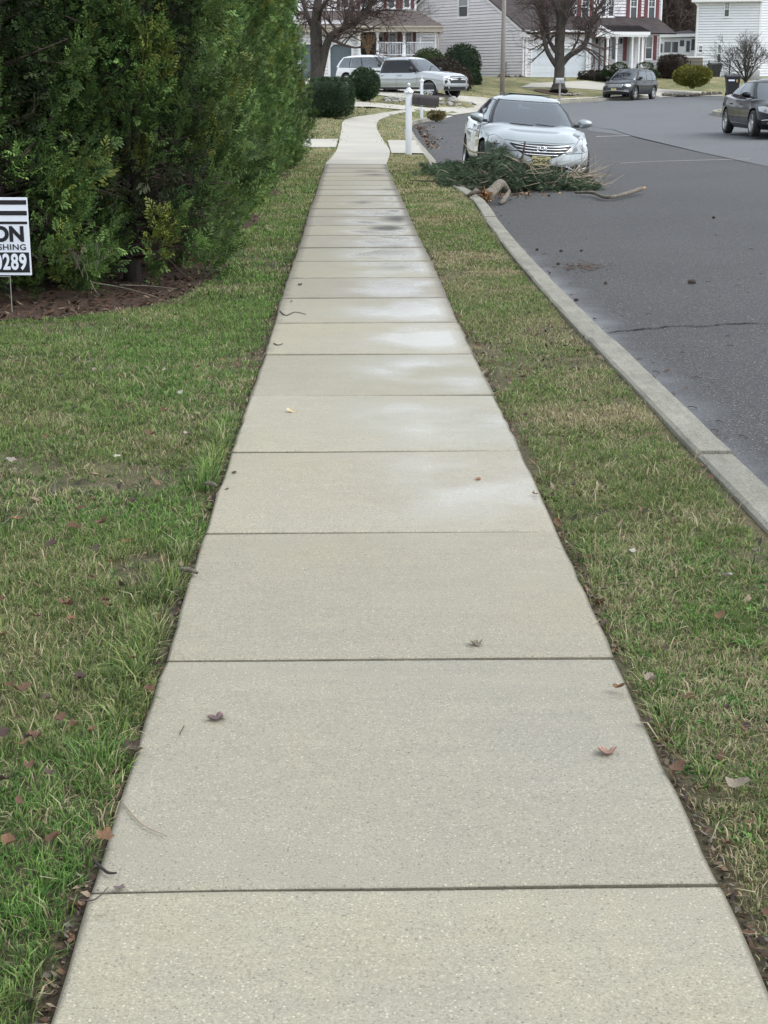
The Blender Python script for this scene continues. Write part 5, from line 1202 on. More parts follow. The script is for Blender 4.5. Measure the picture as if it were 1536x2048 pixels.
# ------------------------------------------------------------ mailboxes and pole
def post_box(name, base, dep_, label, box_mat, h, w_, boxdim, boxoff, style, tilt=0, yaw=0):
    e=empty(name,base,yaw,label,'mailbox'); b=MB(); b.box((0,0,h/2-.1),(w_,w_,h+.2),ch=.006); b.build('post',M['whitepost'],e,smooth=30)
    b=MB(); k=w_*.72; b.box((0,0,h+.012),(w_*1.32,w_*1.32,.024),ch=.005); b.lathe([(w_*.85,h+.022),(w_*.78,h+.035),(w_*.30,h+.105),(w_*.2,h+.115),(w_*.22,h+.13)],4); 
    r=w_*.26; b.lathe([(max(.001,r*math.sin(a)),h+.15+r-r*math.cos(a)) for a in np.linspace(0,PI,9)],14); b.build('finial',M['whitepost'],e,smooth=40)
    L,Wd,H=boxdim; m=MB(); n=12; prof=[(-Wd/2,0),(Wd/2,0),(Wd/2,H-Wd/2)]+[(Wd/2*math.cos(a),H-Wd/2+Wd/2*math.sin(a)) for a in np.linspace(0,PI,n)][1:]
    xs=[0,.012,.012,L-.012,L-.012,L]; sc=[1,1,.965,.965,1.0,1.0]; vs=[]
    for x,s_ in zip(xs,sc):
        for (y,z) in prof: vs.append((x,y*s_,H/2+(z-H/2)*s_))
    q=len(prof); fs=[(i*q+j,i*q+(j+1)%q,(i+1)*q+(j+1)%q,(i+1)*q+j) for i in range(5) for j in range(q)]+[tuple(range(q)),tuple(range(5*q,6*q))[::-1]]
    m.add(vs,fs); bx_=m.build('mailbox_body',M[box_mat],e,smooth=30); bx_.location=boxoff; bx_.rotation_euler=(0,tilt,0)
    f=MB(); f.box((.15,-Wd/2-.006,H*.5),(.02,.006,.12)); f.build('signal_flag',M[box_mat],bx_)
    return e,bx_
c_=gp(817,308,G); mb_z=float(G(*c_))
e,bx1=post_box('mailbox',(c_[0],c_[1],mb_z),34,'tall white post with ball finial carrying a large dark brown mailbox','brownbox',1.33,.138,(.60,.19,.25),(.068,0,1.075),0,math.radians(5))
b=MB(); b.box((.30,0,-.012),(.50,.10,.02),ch=.004); o=b.build('mount_board',M['brownbox'],bx1)
b=MB(); b.box((-.085,-.01,.98),(.03,.05,.05),ch=.005); b.box((-.085,-.01,.52),(.03,.05,.05),ch=.005); b.build('bracket',M['whitepost'],e)
q=at(843.5,188,57.5); zg=float(G(q.x,q.y)); e,bx2=post_box('mailbox',(q.x,q.y,zg),57,'white post with small black mailbox on a white arm, in front of the pickup','plastic',1.22+(1.05-zg)*0+.12,.115,(.38,.17,.24),(.075,0,1.05),0)
b=MB(); b.box((.15,0,1.02),(.62,.09,.05),ch=.005); b.build('cross_arm',M['whitepost'],e)
q=at(1119,196,77.5); zg=float(G(q.x,q.y)); e=empty('mailbox',(q.x,q.y,zg),math.radians(8),'grey metal mailbox on a dark post in front of the big bare tree','mailbox')
b=MB(); b.box((0,0,.42),(.09,.09,1.04),ch=.006); b.build('post',M['galv'],e)
m=MB(); prof=[(-.11,0),(.11,0),(.11,.16)]+[(.11*math.cos(a),.16+.11*math.sin(a)) for a in np.linspace(0,PI,10)][1:]; m.ext([(-.24,y,z+.93) for y,z in prof],(.48,0,0)); o=m.build('mailbox_body',M['galv'],e,smooth=30)
b=MB(); b.box((.0,-.115,1.03),(.10,.006,.10)); b.build('badge',M['curtain'],o); b=MB(); b.box((.22,-.118,1.12),(.05,.01,.14)); b.build('signal_flag',M['dkmetal'],o)
q=at(1004.5,184,80); zg=float(G(q.x,q.y)); e=empty('street_light_pole',(q.x,q.y,zg),0,'tall weathered street light pole on the lawn before the grey siding','pole')
b=MB(); b.tube([(0,0,-.6),(0,0,3),(0,0,8.2)],[.135,.12,.085],14); b.build('shaft',M['pole'],e,smooth=True)
b=MB(); b.tube([(0,0,8.0),(.3,-.5,8.35),(.6,-1.3,8.45)],.035,8); a_=b.build('arm',M['galv'],e,smooth=True); b=MB(); b.box((.66,-1.55,8.43),(.28,.6,.12),ch=.04); b.build('lamp_head',M['galv'],a_,smooth=30)
# utility box by the yew, rocks, bins
q=gp(608,233,G); e=bpy.data.objects; b=MB(); b.box((0,0,.19),(1.3,.7,.54),ch=.02); b.box((0,0,.475),(1.36,.76,.05),ch=.012); o=b.build('ground_utility_box',M['boxgrey'] if 'boxgrey' in M else m_vary('utility_grey',(.035,.045,.05),(.055,.065,.07),4,.6,.1,.01),None,smooth=30); o.location=(q[0]+.1,q[1]+.6,float(G(*q))); tag(o,'low dark grey green utility box between the hedge end and the yew','utility box')
def rock(loc, s, label, grp=None, mt='stone', seed=0):
    bm=bmesh.new(); bmesh.ops.create_icosphere(bm,subdivisions=3,radius=1)
    for v in bm.verts:
        n_=mnoise.noise(v.co*1.3+Vector((seed*3.1,0,0)))*.45+mnoise.noise(v.co*3.5+Vector((0,seed,0)))*.14; v.co*=(1+n_); v.co.z=max(v.co.z*.8,-.5)
    me=bpy.data.meshes.new('rock'); bm.to_mesh(me); bm.free(); me.materials.append(M[mt]); me.polygons.foreach_set('use_smooth',[True]*len(me.polygons)); me.set_sharp_from_angle(angle=.5)
    o=bpy.data.objects.new('rock',me); col.objects.link(o); o.location=loc; o.scale=(s,s*.8,s*.7); o.rotation_euler=(0,0,seed); return tag(o,label,'rock',grp)
k=0
for (px,py,s_) in ((772,200,.17),(779,197,.14),(776,203.5,.15),(789,203,.13),(796,199,.17),(800,203,.12),(805,200,.12),(790,198,.10)):
    k+=1; p=gp(px,py+1,G); rock((p[0],p[1],float(G(*p))+s_*.25),s_,'landscape rock in the grass edging left of the brown mailbox post','rocks left of the mailbox post',seed=k)
for (px,py,s_) in ((884,207,.13),(899,208,.16),(906,204,.30),(900,210,.12),(918,209,.10),(932,208,.12),(938,209,.15),(930,204,.12),(944,206,.10),(913,209.5,.1),(925,209.5,.1)):
    k+=1; p=gp(px,py+1,G); rock((p[0],p[1],float(G(*p))+s_*.25),s_,'largest pale rock between the pickup and the street' if s_==.30 else 'small landscape rock beside the driveway in front of the pickup',None if s_==.30 else 'small rocks beside the driveway',seed=k)
for i in range(9):
    px=1120+i*5+(i>4)*3; p=gp(px,189.5+(i%3)*.6,G); k+=1; rock((p[0],p[1],float(G(*p))+.03),.10+.03*(i%2),'pale edging stone around the foot of the big bare tree','edging stones around the street tree',seed=k)
p=at(1117,184,83); tm=[(p.x+1.25*math.cos(a)*(1+.2*math.sin(3*a)),p.y+1.1*math.sin(a)) for a in np.linspace(0,2*PI,20)[:-1]]; tag(cdt_mesh('tree_mulch',tm,.4,G,M['mulch'],dz=.03),kind='structure')
def bin_(loc, yaw, s, label, stripe):
    e=empty('trash_bin',loc,yaw,label,'trash bin'); b=MB(); w0,w1,h=.24*s,.33*s,.95*s
    vs=[(-w0,-w0*1.1,.06),(w0,-w0*1.1,.06),(w0,w0*1.1,.06),(-w0,w0*1.1,.06),(-w1,-w1*1.15,h),(w1,-w1*1.15,h),(w1,w1*1.15,h),(-w1,w1*1.15,h)]
    b.add(vs,[(0,3,2,1),(4,5,6,7),(0,1,5,4),(1,2,6,5),(2,3,7,6),(3,0,4,7)]); b.box((0,0,h-.04),(w1*2.12,w1*2.42,.05),ch=.01); b.build('bin_body',M['plastic'],e,bevel=.015)
    b=MB(); n=10; vs=[];
    for i in range(n+1):
        y=-w1*1.25+w1*2.5*i/n; z=h+.02+.10*s*math.sin(PI*i/n)**.7
        vs+=[(-w1*1.08,y,z),(w1*1.08,y,z),(w1*1.08,y,h-.01),(-w1*1.08,y,h-.01)]
    fs=[(i*4+j,i*4+(j+1)%4,(i+1)*4+(j+1)%4,(i+1)*4+j) for i in range(n) for j in range(4)]+[(0,1,2,3),(n*4,n*4+1,n*4+2,n*4+3)]; b.add(vs,fs); b.tube([(-w1,w1*1.32,h),(w1,w1*1.32,h)],.015,6); b.build('lid',M['plastic'],e,smooth=30)
    for sx_ in (-1,1):
        b=MB(); b.lathe([(.001,-.02),(.11,-.02),(.125,0),(.11,.02),(.001,.02)],18,'x',c=(sx_*w0*1.1,w0*1.2,.125)); b.build('wheel',M['tyre'],e,smooth=30)
    if stripe:
        # printed pale wordmark blob and orange-edged sticker
        b=MB(); b.box((-.10*s,-w1*1.10-.012,h-.19),(.30*s,.004,.075*s),ch=.001); l_=b.build('sticker',M['signwhite'],e); l_.rotation_euler=(math.radians(0),0,0)
        b=MB(); b.box((.16*s,-w1*1.10-.012,h-.22),(.075*s,.004,.13*s)); b.build('sticker',M['decal'],e)
    return e
M['decal']=mat('orange_decal',(.45,.28,.10),.5)
q=at(1465,166,82); bin_((q.x,q.y,float(G(q.x,q.y))+.02),math.radians(-6),1.12,'large black trash bin with a white sticker, right beside the black car','x')
q=at(1428,155,98); bin_((q.x,q.y,1.95),math.radians(10),1.05,'black bin with its lid standing behind the yellow green shrub',None)
#@@PART4
# ------------------------------------------------------------ houses
class Wall:
    """vertical wall plane: origin o, horizontal unit u, outward normal n (horizontal)"""
    def __init__(s, o, u, e): s.o=Vector(o); s.u=Vector((u[0],u[1],0)).normalized(); s.n=Vector((s.u.y,-s.u.x,0)); s.e=e
    def p(s,u,z,off=0): return s.o+s.u*u+Vector((0,0,z))+s.n*off
    def L(s,u,z,off=0): return s.p(u,z,off)
def hspan(poly,z):
    xs=[]; n=len(poly)
    for i in range(n):
        (x1,z1),(x2,z2)=poly[i],poly[(i+1)%n]
        if (z1>z)!=(z2>z): xs.append(x1+(z-z1)*(x2-x1)/(z2-z1))
    xs.sort(); return xs
def siding(W, poly, holes, m, parent, name='wall', pitch=.185, z0=None):
    """overlapping clapboards, each course its own slanted board, openings left out"""
    mb=MB(); zs=[p[1] for p in poly]; z=min(zs); zmax=max(zs); core=MB()
    while z<zmax-1e-4:
        z1=min(z+pitch,zmax); cuts=sorted(set([z,z1]+[h[k] for h in holes for k in (2,3) if z<h[k]<z1]))
        for a,b in zip(cuts[:-1],cuts[1:]):
            if b-a<1e-4: continue
            mid=(a+b)/2; sa=hspan(poly,a+1e-4); sb=hspan(poly,b-1e-4)
            if len(sa)<2 or len(sb)<2: continue
            ints=[(sa[0],sa[-1],sb[0],sb[-1])]
            for (h0,h1,hz0,hz1) in holes:
                if hz0-1e-5<=a and b<=hz1+1e-5:
                    ni=[]
                    for (a0,a1,b0,b1) in ints:
                        if h1<=min(a0,b0) or h0>=max(a1,b1): ni.append((a0,a1,b0,b1)); continue
                        if h0>max(a0,b0): ni.append((a0,h0,b0,h0))
                        if h1<min(a1,b1): ni.append((h1,a1,h1,b1))
                    ints=ni
            fa=.030*(1-(a-z)/pitch)+.004; fb=.030*(1-(b-z)/pitch)+.004
            for (a0,a1,b0,b1) in ints:
                if abs(a-z)<1e-6 and b-a>.05:
                    mb.add([W.p(a0,a-.001,-.06),W.p(a1,a-.001,-.06),W.p(a1,a+.046,-.06),W.p(a0,a+.046,-.06)],[(0,1,2,3)]); mb.add([W.p(a0,a+.040,fa),W.p(a1,a+.040,fa),W.p(a1,a+.040,-.06),W.p(a0,a+.046,-.06)],[(0,1,2,3)]); mb.add([W.p(a0,a,.004),W.p(a1,a,.004),W.p(a1,a,-.06),W.p(a0,a,-.06)],[(0,1,2,3)])
                    mb.add([W.p(a0,a+.040,fa),W.p(a1,a+.040,fa),W.p(b1,b,fb),W.p(b0,b,fb)],[(0,1,2,3)]); continue
                mb.add([W.p(a0,a,fa),W.p(a1,a,fa),W.p(b1,b,fb),W.p(b0,b,fb)],[(0,1,2,3)])
                if abs(a-z)<1e-6: mb.add([W.p(a0,a,0),W.p(a1,a,0),W.p(a1,a,fa),W.p(a0,a,fa)],[(0,1,2,3)])
        z=z1
    me=bpy.data.meshes.new(name); me.from_pydata(mb.v,[],mb.f); me.materials.append(M[m]); o=bpy.data.objects.new(name,me); col.objects.link(o); o.parent=parent; return o
def wbox(mb,W,u0,u1,z0,z1,o0,o1):
    a=[W.p(u0,z0,o0),W.p(u1,z0,o0),W.p(u1,z1,o0),W.p(u0,z1,o0)]; mb.ext(a,W.n*(o1-o0))
def window(W,u0,u1,z0,z1,parent,shut=None,glassm='winglass',grid=0,trim='trim',fw_=.09,single=False,sh_w=.28,top=None):
    f=MB(); zm=(z0+z1)/2
    wbox(f,W,u0,u0+fw_,z0,z1,-.06,.055); wbox(f,W,u1-fw_,u1,z0,z1,-.06,.055); wbox(f,W,u0+fw_,u1-fw_,z1-fw_,z1,-.06,.053); wbox(f,W,u0+fw_,u1-fw_,z0,z0+fw_,-.06,.053); wbox(f,W,u0-.03,u1+.03,z0-.05,z0-.002,-.02,.085)
    if not single: wbox(f,W,u0+fw_,u1-fw_,zm-.025,zm+.025,-.05,.03)
    if grid:
        for i in range(1,grid): 
            uu=u0+fw_+(u1-u0-2*fw_)*i/grid; wbox(f,W,uu-.009,uu+.009,zm+.025,z1-fw_,-.03,.004)
        zz=(zm+z1-fw_)/2; wbox(f,W,u0+fw_,u1-fw_,zz-.009,zz+.009,-.032,.002)
    fr=f.build('window',M[trim],parent)
    g=MB(); wbox(g,W,u0+fw_-.01,u1-fw_+.01,zm if not single else z0+fw_-.01,z1-fw_+.01,-.06,-.02); g.build('pane',M[top or glassm],fr)
    if not single: g=MB(); wbox(g,W,u0+fw_-.01,u1-fw_+.01,z0+fw_-.01,zm,-.055,-.034); g.build('pane',M[glassm],fr)
    if shut:
        for (a,b) in ([(u0-sh_w-.02,u0-.02)] if 'l' in shut else [])+([(u1+.02,u1+sh_w+.02)] if 'r' in shut else []):
            s=MB(); wbox(s,W,a,b,z0-.02,z1+.02,.027,.05); 
            for (q0,q1) in ((z0+.05,zm-.05),(zm+.05,z1-.05)):
                wbox(s,W,a+.045,b-.06,q0,q1,.05,.058)
            s.build('shutter',M['burgundy'],parent)
    return fr
def slope(name,pts,m,parent,th=.09,swap=False):
    """a roof plane with its own thickness; shingle courses follow the eave (pts[0]->pts[1])"""
    P=[Vector(p) for p in pts]; u=(P[1]-P[0]).normalized(); n=u.cross(P[-1]-P[0]).normalized()
    if n.z<0: n=-n
    v=n.cross(u); mb=MB(); mb.ext([p for p in P],-n*th); o=P[0]
    return mb.build(name,M[m],parent,uv=lambda c:((c-o).dot(u),(c-o).dot(v)))
def beam(mb,a,b,w_,h_):
    a=Vector(a);b=Vector(b);d=(b-a).normalized();s_=d.cross(Vector((0,0,1)));s_.normalize();up=s_.cross(d); hw_=w_/2;hh=h_/2
    q=[a-s_*hw_-up*hh,a+s_*hw_-up*hh,a+s_*hw_+up*hh,a-s_*hw_+up*hh]; mb.ext(q,b-a)
def column(W,u,z0,z1,off,r,parent,m='trim',name='porch_column'):
    b=MB(); c=W.p(u,0,off); b.box((c.x,c.y,z0+.07),(r*2.9,r*2.9,.14)); b.box((c.x,c.y,z1-.06),(r*2.9,r*2.9,.12)); b.tube([(c.x,c.y,z0+.14),(c.x,c.y,z0+.2),(c.x,c.y,z1-.2),(c.x,c.y,z1-.12)],[r*1.15,r,r*.88,r*1.05],14); return b.build(name,M[m],parent,smooth=40)
def pipe(pts,r,m,parent,name='downspout'): b=MB(); b.tube(pts,r,6); return b.build(name,M[m],parent,smooth=30)
zof=lambda py,dep: at(768,py,dep).z
# ---- house 1: porch house (left)
D=90.; s1=F/D
A=at(600,157,D-1.4); h1=empty('porch_house',(0,0,0),0,'two storey grey sided house with a brown roofed front porch and slate garage doors','house')
ug=(math.cos(-PSI),math.sin(-PSI)); 
gW=Wall((at(560,157,88.6).x,at(560,157,88.6).y,0),ug,h1); k1=F/88.6; U=lambda px:(px-560)/k1
zb_=zof(157,88.6); zs_=lambda py:zof(py,88.6)
holes=[(U(657),U(707),zb_-.1,zs_(85)),(U(598),U(645),zb_-.1,zs_(85))]
siding(gW,[(0,zb_-.3),(U(717),zb_-.3),(U(717),zs_(42)),(0,zs_(42))],holes,'siding',h1,'wall')
def cutdoor(W,u0,u1,z0,z1,par):
    c=(u1-u0)*.19; out=[(u0,z0),(u0,z1-c),(u0+c,z1),(u1-c,z1),(u1,z1-c),(u1,z0)]; t=.15
    inn=[(u0+t,z0),(u0+t,z1-c-t*.4),(u0+c+t*.4,z1-t),(u1-c-t*.4,z1-t),(u1-t,z1-c-t*.4),(u1-t,z0)]
    m=MB()
    for i in range(5): m.ext([W.p(*out[i],-.25),W.p(*out[i+1],-.25),W.p(*inn[i+1],-.25),W.p(*inn[i],-.25)],W.n*.29)
    # corner pieces
    m.ext([W.p(u0-.01,z1-c,.0),W.p(u0-.01,z1+.0,.0),W.p(u0+c,z1,.0)],W.n*.024); m.ext([W.p(u1+.01,z1-c,.0),W.p(u1+.01,z1+.0,.0),W.p(u1-c,z1,.0)],W.n*.024)
    fr=m.build('garage_frame',M['trim'],par)
    g=MB(); wbox(g,W,u0+t*.5,u1-t*.5,z0,z1-t*.5,-.24,-.2)
    nrow=4; hh=(z1-z0-t)/nrow
    for r in range(nrow):
        wbox(g,W,u0+t*.6,u1-t*.6,z0+r*hh+.02,z0+(r+1)*hh-.015,-.2,-.185)
        for q in range(4): uu=u0+t+(u1-u0-2*t)*(q+.5)/4; wbox(g,W,uu-(u1-u0-2*t)/9.5,uu+(u1-u0-2*t)/9.5,z0+r*hh+.12,z0+(r+1)*hh-.12,-.186,-.176)
    d=g.build('garage_door',M['gdoor_blue'],par); return fr
cutdoor(gW,U(656),U(708),zb_-.02,zs_(84),h1); cutdoor(gW,U(597),U(646),zb_-.02,zs_(84),h1)
f=MB(); wbox(f,gW,U(716)-.04,U(716)+.10,zb_-.3,zs_(48),.0,.05); f.build('corner_board',M['trim'],h1)
L_=MB(); c=gW.p(U(651),zs_(96),.1); L_.box(c,(.14,.14,.26),ch=.02); L_.box((c.x,c.y,c.z+.18),(.18,.18,.08),ch=.02); L_.build('wall_lantern',M['dkmetal'],h1)
# side return of the garage wing and main wall
mW=Wall((at(716,157,90.6).x,at(716,157,90.6).y,0),ug,h1); k2=F/90.6; U2=lambda px:(px-716)/k2; zm_=lambda py:zof(py,90.6)
rW=Wall((gW.p(U(716.5),0).x,gW.p(U(716.5),0).y,0),(-ug[1],ug[0]),h1); siding(rW,[(0,zb_-.3),(2.2,zb_-.3),(2.2,zs_(42)),(0,zs_(42))],[],'siding',h1)
hz=[(U2(776),U2(794),zm_(112),zm_(65)),(U2(810),U2(824),zm_(112),zm_(65)),(U2(722),U2(752),zm_(116),zm_(62))]
siding(mW,[(0,zb_-.4),(U2(831),zb_-.4),(U2(831),zm_(52)),(0,zm_(52))],hz,'siding',h1)
window(mW,U2(776),U2(794),zm_(114),zm_(65),h1,'l',fw_=.10,sh_w=.22,grid=2); window(mW,U2(809.5),U2(825),zm_(114),zm_(65),h1,'lr',fw_=.09,sh_w=.17,grid=2)
s_=MB(); wbox(s_,mW,U2(795),U2(804),zm_(116),zm_(64),.027,.05); s_.build('shutter',M['burgundy'],h1)
d=MB(); wbox(d,mW,U2(720),U2(753),zm_(118),zm_(61),-.08,.045); fr=d.build('front_door_frame',M['darkdoor'],h1)
d=MB(); wbox(d,mW,U2(722),U2(736.5),zm_(117),zm_(64),.045,.06); wbox(d,mW,U2(737),U2(751),zm_(117),zm_(64),.045,.06); dd=d.build('front_door',M['darkdoor'],fr)
d=MB(); wbox(d,mW,U2(725),U2(734),zm_(112),zm_(70),.06,.066); wbox(d,mW,U2(740),U2(748),zm_(112),zm_(70),.06,.066); d.build('pane',M['winglass'],dd)
for px in (729.5,744): 
    w_=MB(); c=mW.p(U2(px),zm_(82),.09); w_.tube([c+mW.u*.17*math.cos(a)+Vector((0,0,.17*math.sin(a))) for a in np.linspace(0,2*PI,17)],.045,7,cap=False); w_.build('wreath',M['wreath'] if 'wreath' in M else M['bark'],dd)
L_=MB(); c=mW.p(U2(762),zm_(80),.1); L_.box(c,(.14,.14,.26),ch=.02); L_.build('wall_lantern',M['dkmetal'],h1)
# upper storey
up=Wall((at(600,20,91.2).x,at(600,20,91.2).y,0),ug,h1); k3=F/91.2; U3=lambda px:(px-600)/k3; zu=lambda py:zof(py,91.2)
uw=[(681,699),(720,737),(774,791),(806,821)]
siding(up,[(0,zu(55)),(U3(829),zu(55)),(U3(829),zu(-45)),(0,zu(-45))],[(U3(a),U3(b),zu(16),zu(-36)) for a,b in uw],'siding',h1)
for a,b in uw: window(up,U3(a),U3(b),zu(17),zu(-37),h1,'lr',fw_=.08,sh_w=.2,grid=2)
f=MB(); wbox(f,up,U3(829)-.02,U3(829)+.12,zb_-.3,zu(-45),-.10,.05); f.build('corner_board',M['trim'],h1)
sW=Wall((up.p(U3(829.5),0).x,up.p(U3(829.5),0).y,0),(-ug[1],ug[0]),h1); siding(sW,[(0,zb_-.4),(9,zb_-.4),(9,zu(-45)),(4.5,zu(-45)+2.4),(0,zu(-45))],[],'siding',h1)
e0=up.p(-1.5,zu(-45)-.05,.45); e1=up.p(U3(829)+.4,zu(-45)-.05,.45); bk=-up.n*5.2; slope('main_roof',[e0,e1,e1+bk+Vector((0,0,2.6)),e0+bk+Vector((0,0,2.6))],'shingle',h1)
slope('main_roof',[e1+bk*2,e0+bk*2,e0+bk+Vector((0,0,2.6)),e1+bk+Vector((0,0,2.6))],'shingle',h1)
# porch roof (hipped at the right) and skirt over the garage wing
pz=zof(52,87.6); tz=zof(21,91.1); fo=lambda px:(at(px,100,87.6).x,at(px,100,87.6).y); PA=Vector((*fo(600),pz)); PB=Vector((*fo(887),pz))
TA=Vector((*[q for q in up.p(U3(600),0,.02)][:2],tz)); TB=Vector((*[q for q in up.p(U3(836),0,.02)][:2],tz))
slope('porch_roof',[PA,PB,TB,TA],'shingle',h1,.07)
PC=PB-up.n*6; TC=TB-up.n*6; slope('porch_roof',[PB,PC,TC,TB],'shingle',h1,.07)
f=MB(); dn=Vector((0,0,-.19)); beam(f,PA+dn-up.n*.03,PB+dn-up.n*.03-up.u*.1,.10,.30); beam(f,PB+dn-up.u*.06,PC+dn-up.u*.06,.10,.30); f.build('fascia',M['beige'],h1)
f=MB(); f.ext([PA+dn-up.n*.1+Vector((0,0,-.04)),PB+dn-up.n*.1-up.u*.1+Vector((0,0,-.04)),PC+dn-up.u*.1+Vector((0,0,-.04)),(PA+dn-up.n*3+Vector((0,0,-.04)))],(0,0,.03)); f.build('porch_ceiling',M['beige'],h1)
gu=MB(); beam(gu,PA+Vector((0,0,-.05))+up.n*.05,PB+Vector((0,0,-.05))+up.n*.05,.1,.09); gu.build('gutter',M['beige'],h1)
pf=zof(113,88); po=Wall((*fo(600),0),ug,h1); k4=F/87.6; U4=lambda px:(px-600)/k4
for px in (718.5,755,808): column(po,U4(px),pf,pz-.32,-.25,.085,h1)
for px in (841,871): column(po,U4(px),pf,pz-.32,-.35 if px<860 else -.25,.055,h1)
pipe([PB+Vector((-.05,0,-.12)),PB+Vector((-.12,0,-.3)),Vector((PB.x-.32,PB.y+.1,PB.z-.65)),Vector((PB.x-.32,PB.y+.1,pf-.2))],.045,'beige',h1)
b=MB(); q=[po.p(U4(716),0,-.05),po.p(U4(886),0,-.05),po.p(U4(886),0,-3.6),po.p(U4(716),0,-3.6)]; b.ext([Vector((v.x,v.y,pf-.12)) for v in q],(0,0,.12)); b.ext([Vector((v.x,v.y,pf-1.6))+(po.n*-.06) for v in q],(0,0,1.47)); b.build('porch_floor',M['found'],h1)
rl=MB(); beam(rl,po.p(U4(756),pf+.78,-.25),po.p(U4(868),pf+.78,-.25),.06,.06); beam(rl,po.p(U4(756),pf+.1,-.25),po.p(U4(868),pf+.1,-.25),.05,.05)
for i in range(34): c=po.p(U4(758)+i*(U4(868)-U4(758))/33,pf+.44,-.25); rl.box(c,(.03,.03,.66))
rl.build('porch_railing',M['whitepost'],h1)
pl=MB(); beam(pl,po.p(U4(739),pf+.1,-.8),po.p(U4(739),pf+.75,-.8),.03,.03); 
tw=MB(); rr=random.Random(2)
for i in range(60): a=rr.uniform(0,6.28); c=po.p(U4(736),pf,.35); tw.tube([c,c+Vector((math.cos(a)*.25,math.sin(a)*.2,.6)),c+Vector((math.cos(a)*.5,math.sin(a)*.3,1.1+rr.uniform(-.2,.3)))],[.012,.008,.004],4,cap=False)
M['tangrass']=mat('dry_stems',(.20,.12,.055),.9); dg_=tw.build('dry_bush',M['tangrass']); tag(dg_,'dry golden brown bush in front of the porch door','shrub')
# ---- house 2: shuttered house with double garage
h2=empty('shuttered_house',(0,0,0),0,'grey sided house with white double garage, burgundy shutters and metal roofed entry','house')
C0=at(1050,165,94.); a2=math.radians(5); W2=Wall((C0.x,C0.y,0),(math.cos(a2),math.sin(a2)),h2); z2=lambda py:zof(py,94.); kk2=F/94.; V2=lambda px:(px-1050)/kk2/ .985
zb2=z2(165)
W2g=W2; siding(W2,[(0,zb2+.12),(V2(1180),zb2+.12),(V2(1180),z2(64)),(0,z2(64))],[(V2(1060),V2(1173),zb2-.5,z2(96))],'siding',h2)
f=MB(); wbox(f,W2,V2(1060),V2(1062.5),zb2-.06,z2(94),-.2,.05); wbox(f,W2,V2(1171),V2(1174),zb2-.06,z2(94),-.2,.05); wbox(f,W2,V2(1062.5),V2(1171),z2(97.5),z2(94),-.2,.048); fr=f.build('garage_frame',M['trim'],h2)
g=MB(); u0,u1=V2(1062.3),V2(1171.2); za,zt_=zb2-.04,z2(97); wbox(g,W2,u0,u1,za,zt_,-.19,-.15); hh=(zt_-za)/4
for r in range(4):
    wbox(g,W2,u0+.005,u1-.005,za+r*hh+.012,za+(r+1)*hh-.012,-.15,-.137)
    for q in range(8):
        uu=u0+(u1-u0)*(q+.5)/8; wbox(g,W2,uu-.17,uu+.17,za+r*hh+.11,za+(r+1)*hh-.11,-.138,-.124)
g.build('garage_door',M['gdoor'],h2)
f=MB(); wbox(f,W2,-.02,.10,zb2+.1,z2(68),.0,.04); wbox(f,W2,V2(1180)-.1,V2(1180)+.02,zb2+.1,z2(66),.0,.04); f.build('corner_board',M['trim'],h2)
f=MB(); wbox(f,W2,-.03,V2(1060),zb2-1,zb2+.12,-.1,-.01); wbox(f,W2,V2(1174),V2(1180),zb2-1,zb2+.12,-.1,-.01); f.build('foundation',M['found'],h2)
gd=Vector((-.60,.80,0)).normalized(); WG=Wall((C0.x+gd.x*14,C0.y+gd.y*14,0),(-gd.x,-gd.y),h2)
ez=z2(66); rk=.60; pk=ez+7*rk
whole=[(0,zb2+.12),(14,zb2+.12),(14,ez),(7,pk),(0,ez)]
def ugal(px):   # distance along the gable wall seen at a pixel column
    best=min(np.linspace(0,14,700),key=lambda t:abs((lambda v:768+F*((v[0]-CX)*rt[0]+v[1]*rt[1])/(((v[0]-CX)*fw[0]+v[1]*fw[1]+(5-CH)*fw[2])))(WG.p(t,0))-px)); return float(best)
wu0,wu1=ugal(915.5),ugal(937); dgw=94+(14-(wu0+wu1)/2)*.8; wz0,wz1=zof(38,dgw),zof(-8,dgw)
siding(WG,whole,[(wu0,wu1,wz0,wz1)],'siding',h2); window(WG,wu0,wu1,wz0,wz1,h2,fw_=.10,top='curtain')
f=MB(); wbox(f,WG,0,14,zb2-1,zb2+.12,-.1,-.01); f.build('foundation',M['found'],h2)
f=MB(); beam(f,WG.p(14.25,ez-.15,.12),WG.p(7,pk,.12),.06,.24); beam(f,WG.p(-.25,ez-.15,.12),WG.p(7,pk,.12),.06,.24); wbox(f,WG,13.55,14.3,ez-.28,ez-.06,-.1,.16); f.build('rake_board',M['trim'],h2)
r0=WG.p(14.35,ez-.02,.25)+WG.u*.0; rL=W2.u*9.5; pkp=WG.p(7,pk+.14,.25); slope('garage_roof',[r0,r0+rL,pkp+rL,pkp],'shingle_dk',h2); r1=WG.p(-.35,ez-.02,.25); slope('garage_roof',[r1+rL,r1,pkp,pkp+rL],'shingle_dk',h2)
gu=MB(); a_=W2.p(-.15,z2(63.5),.33); beam(gu,a_,W2.p(V2(1180),z2(63),.33),.12,.12); gu.build('gutter',M['trim'],h2)
f=MB(); wbox(f,W2,0,V2(1180),z2(66),z2(64),0,.3); f.build('soffit',M['trim'],h2)
pipe([a_+Vector((.1,0,-.05)),W2.p(.02,z2(72),.1),W2.p(-.16,z2(80),.02),W2.p(-.16,zb2,.02)],.045,'trim',h2)
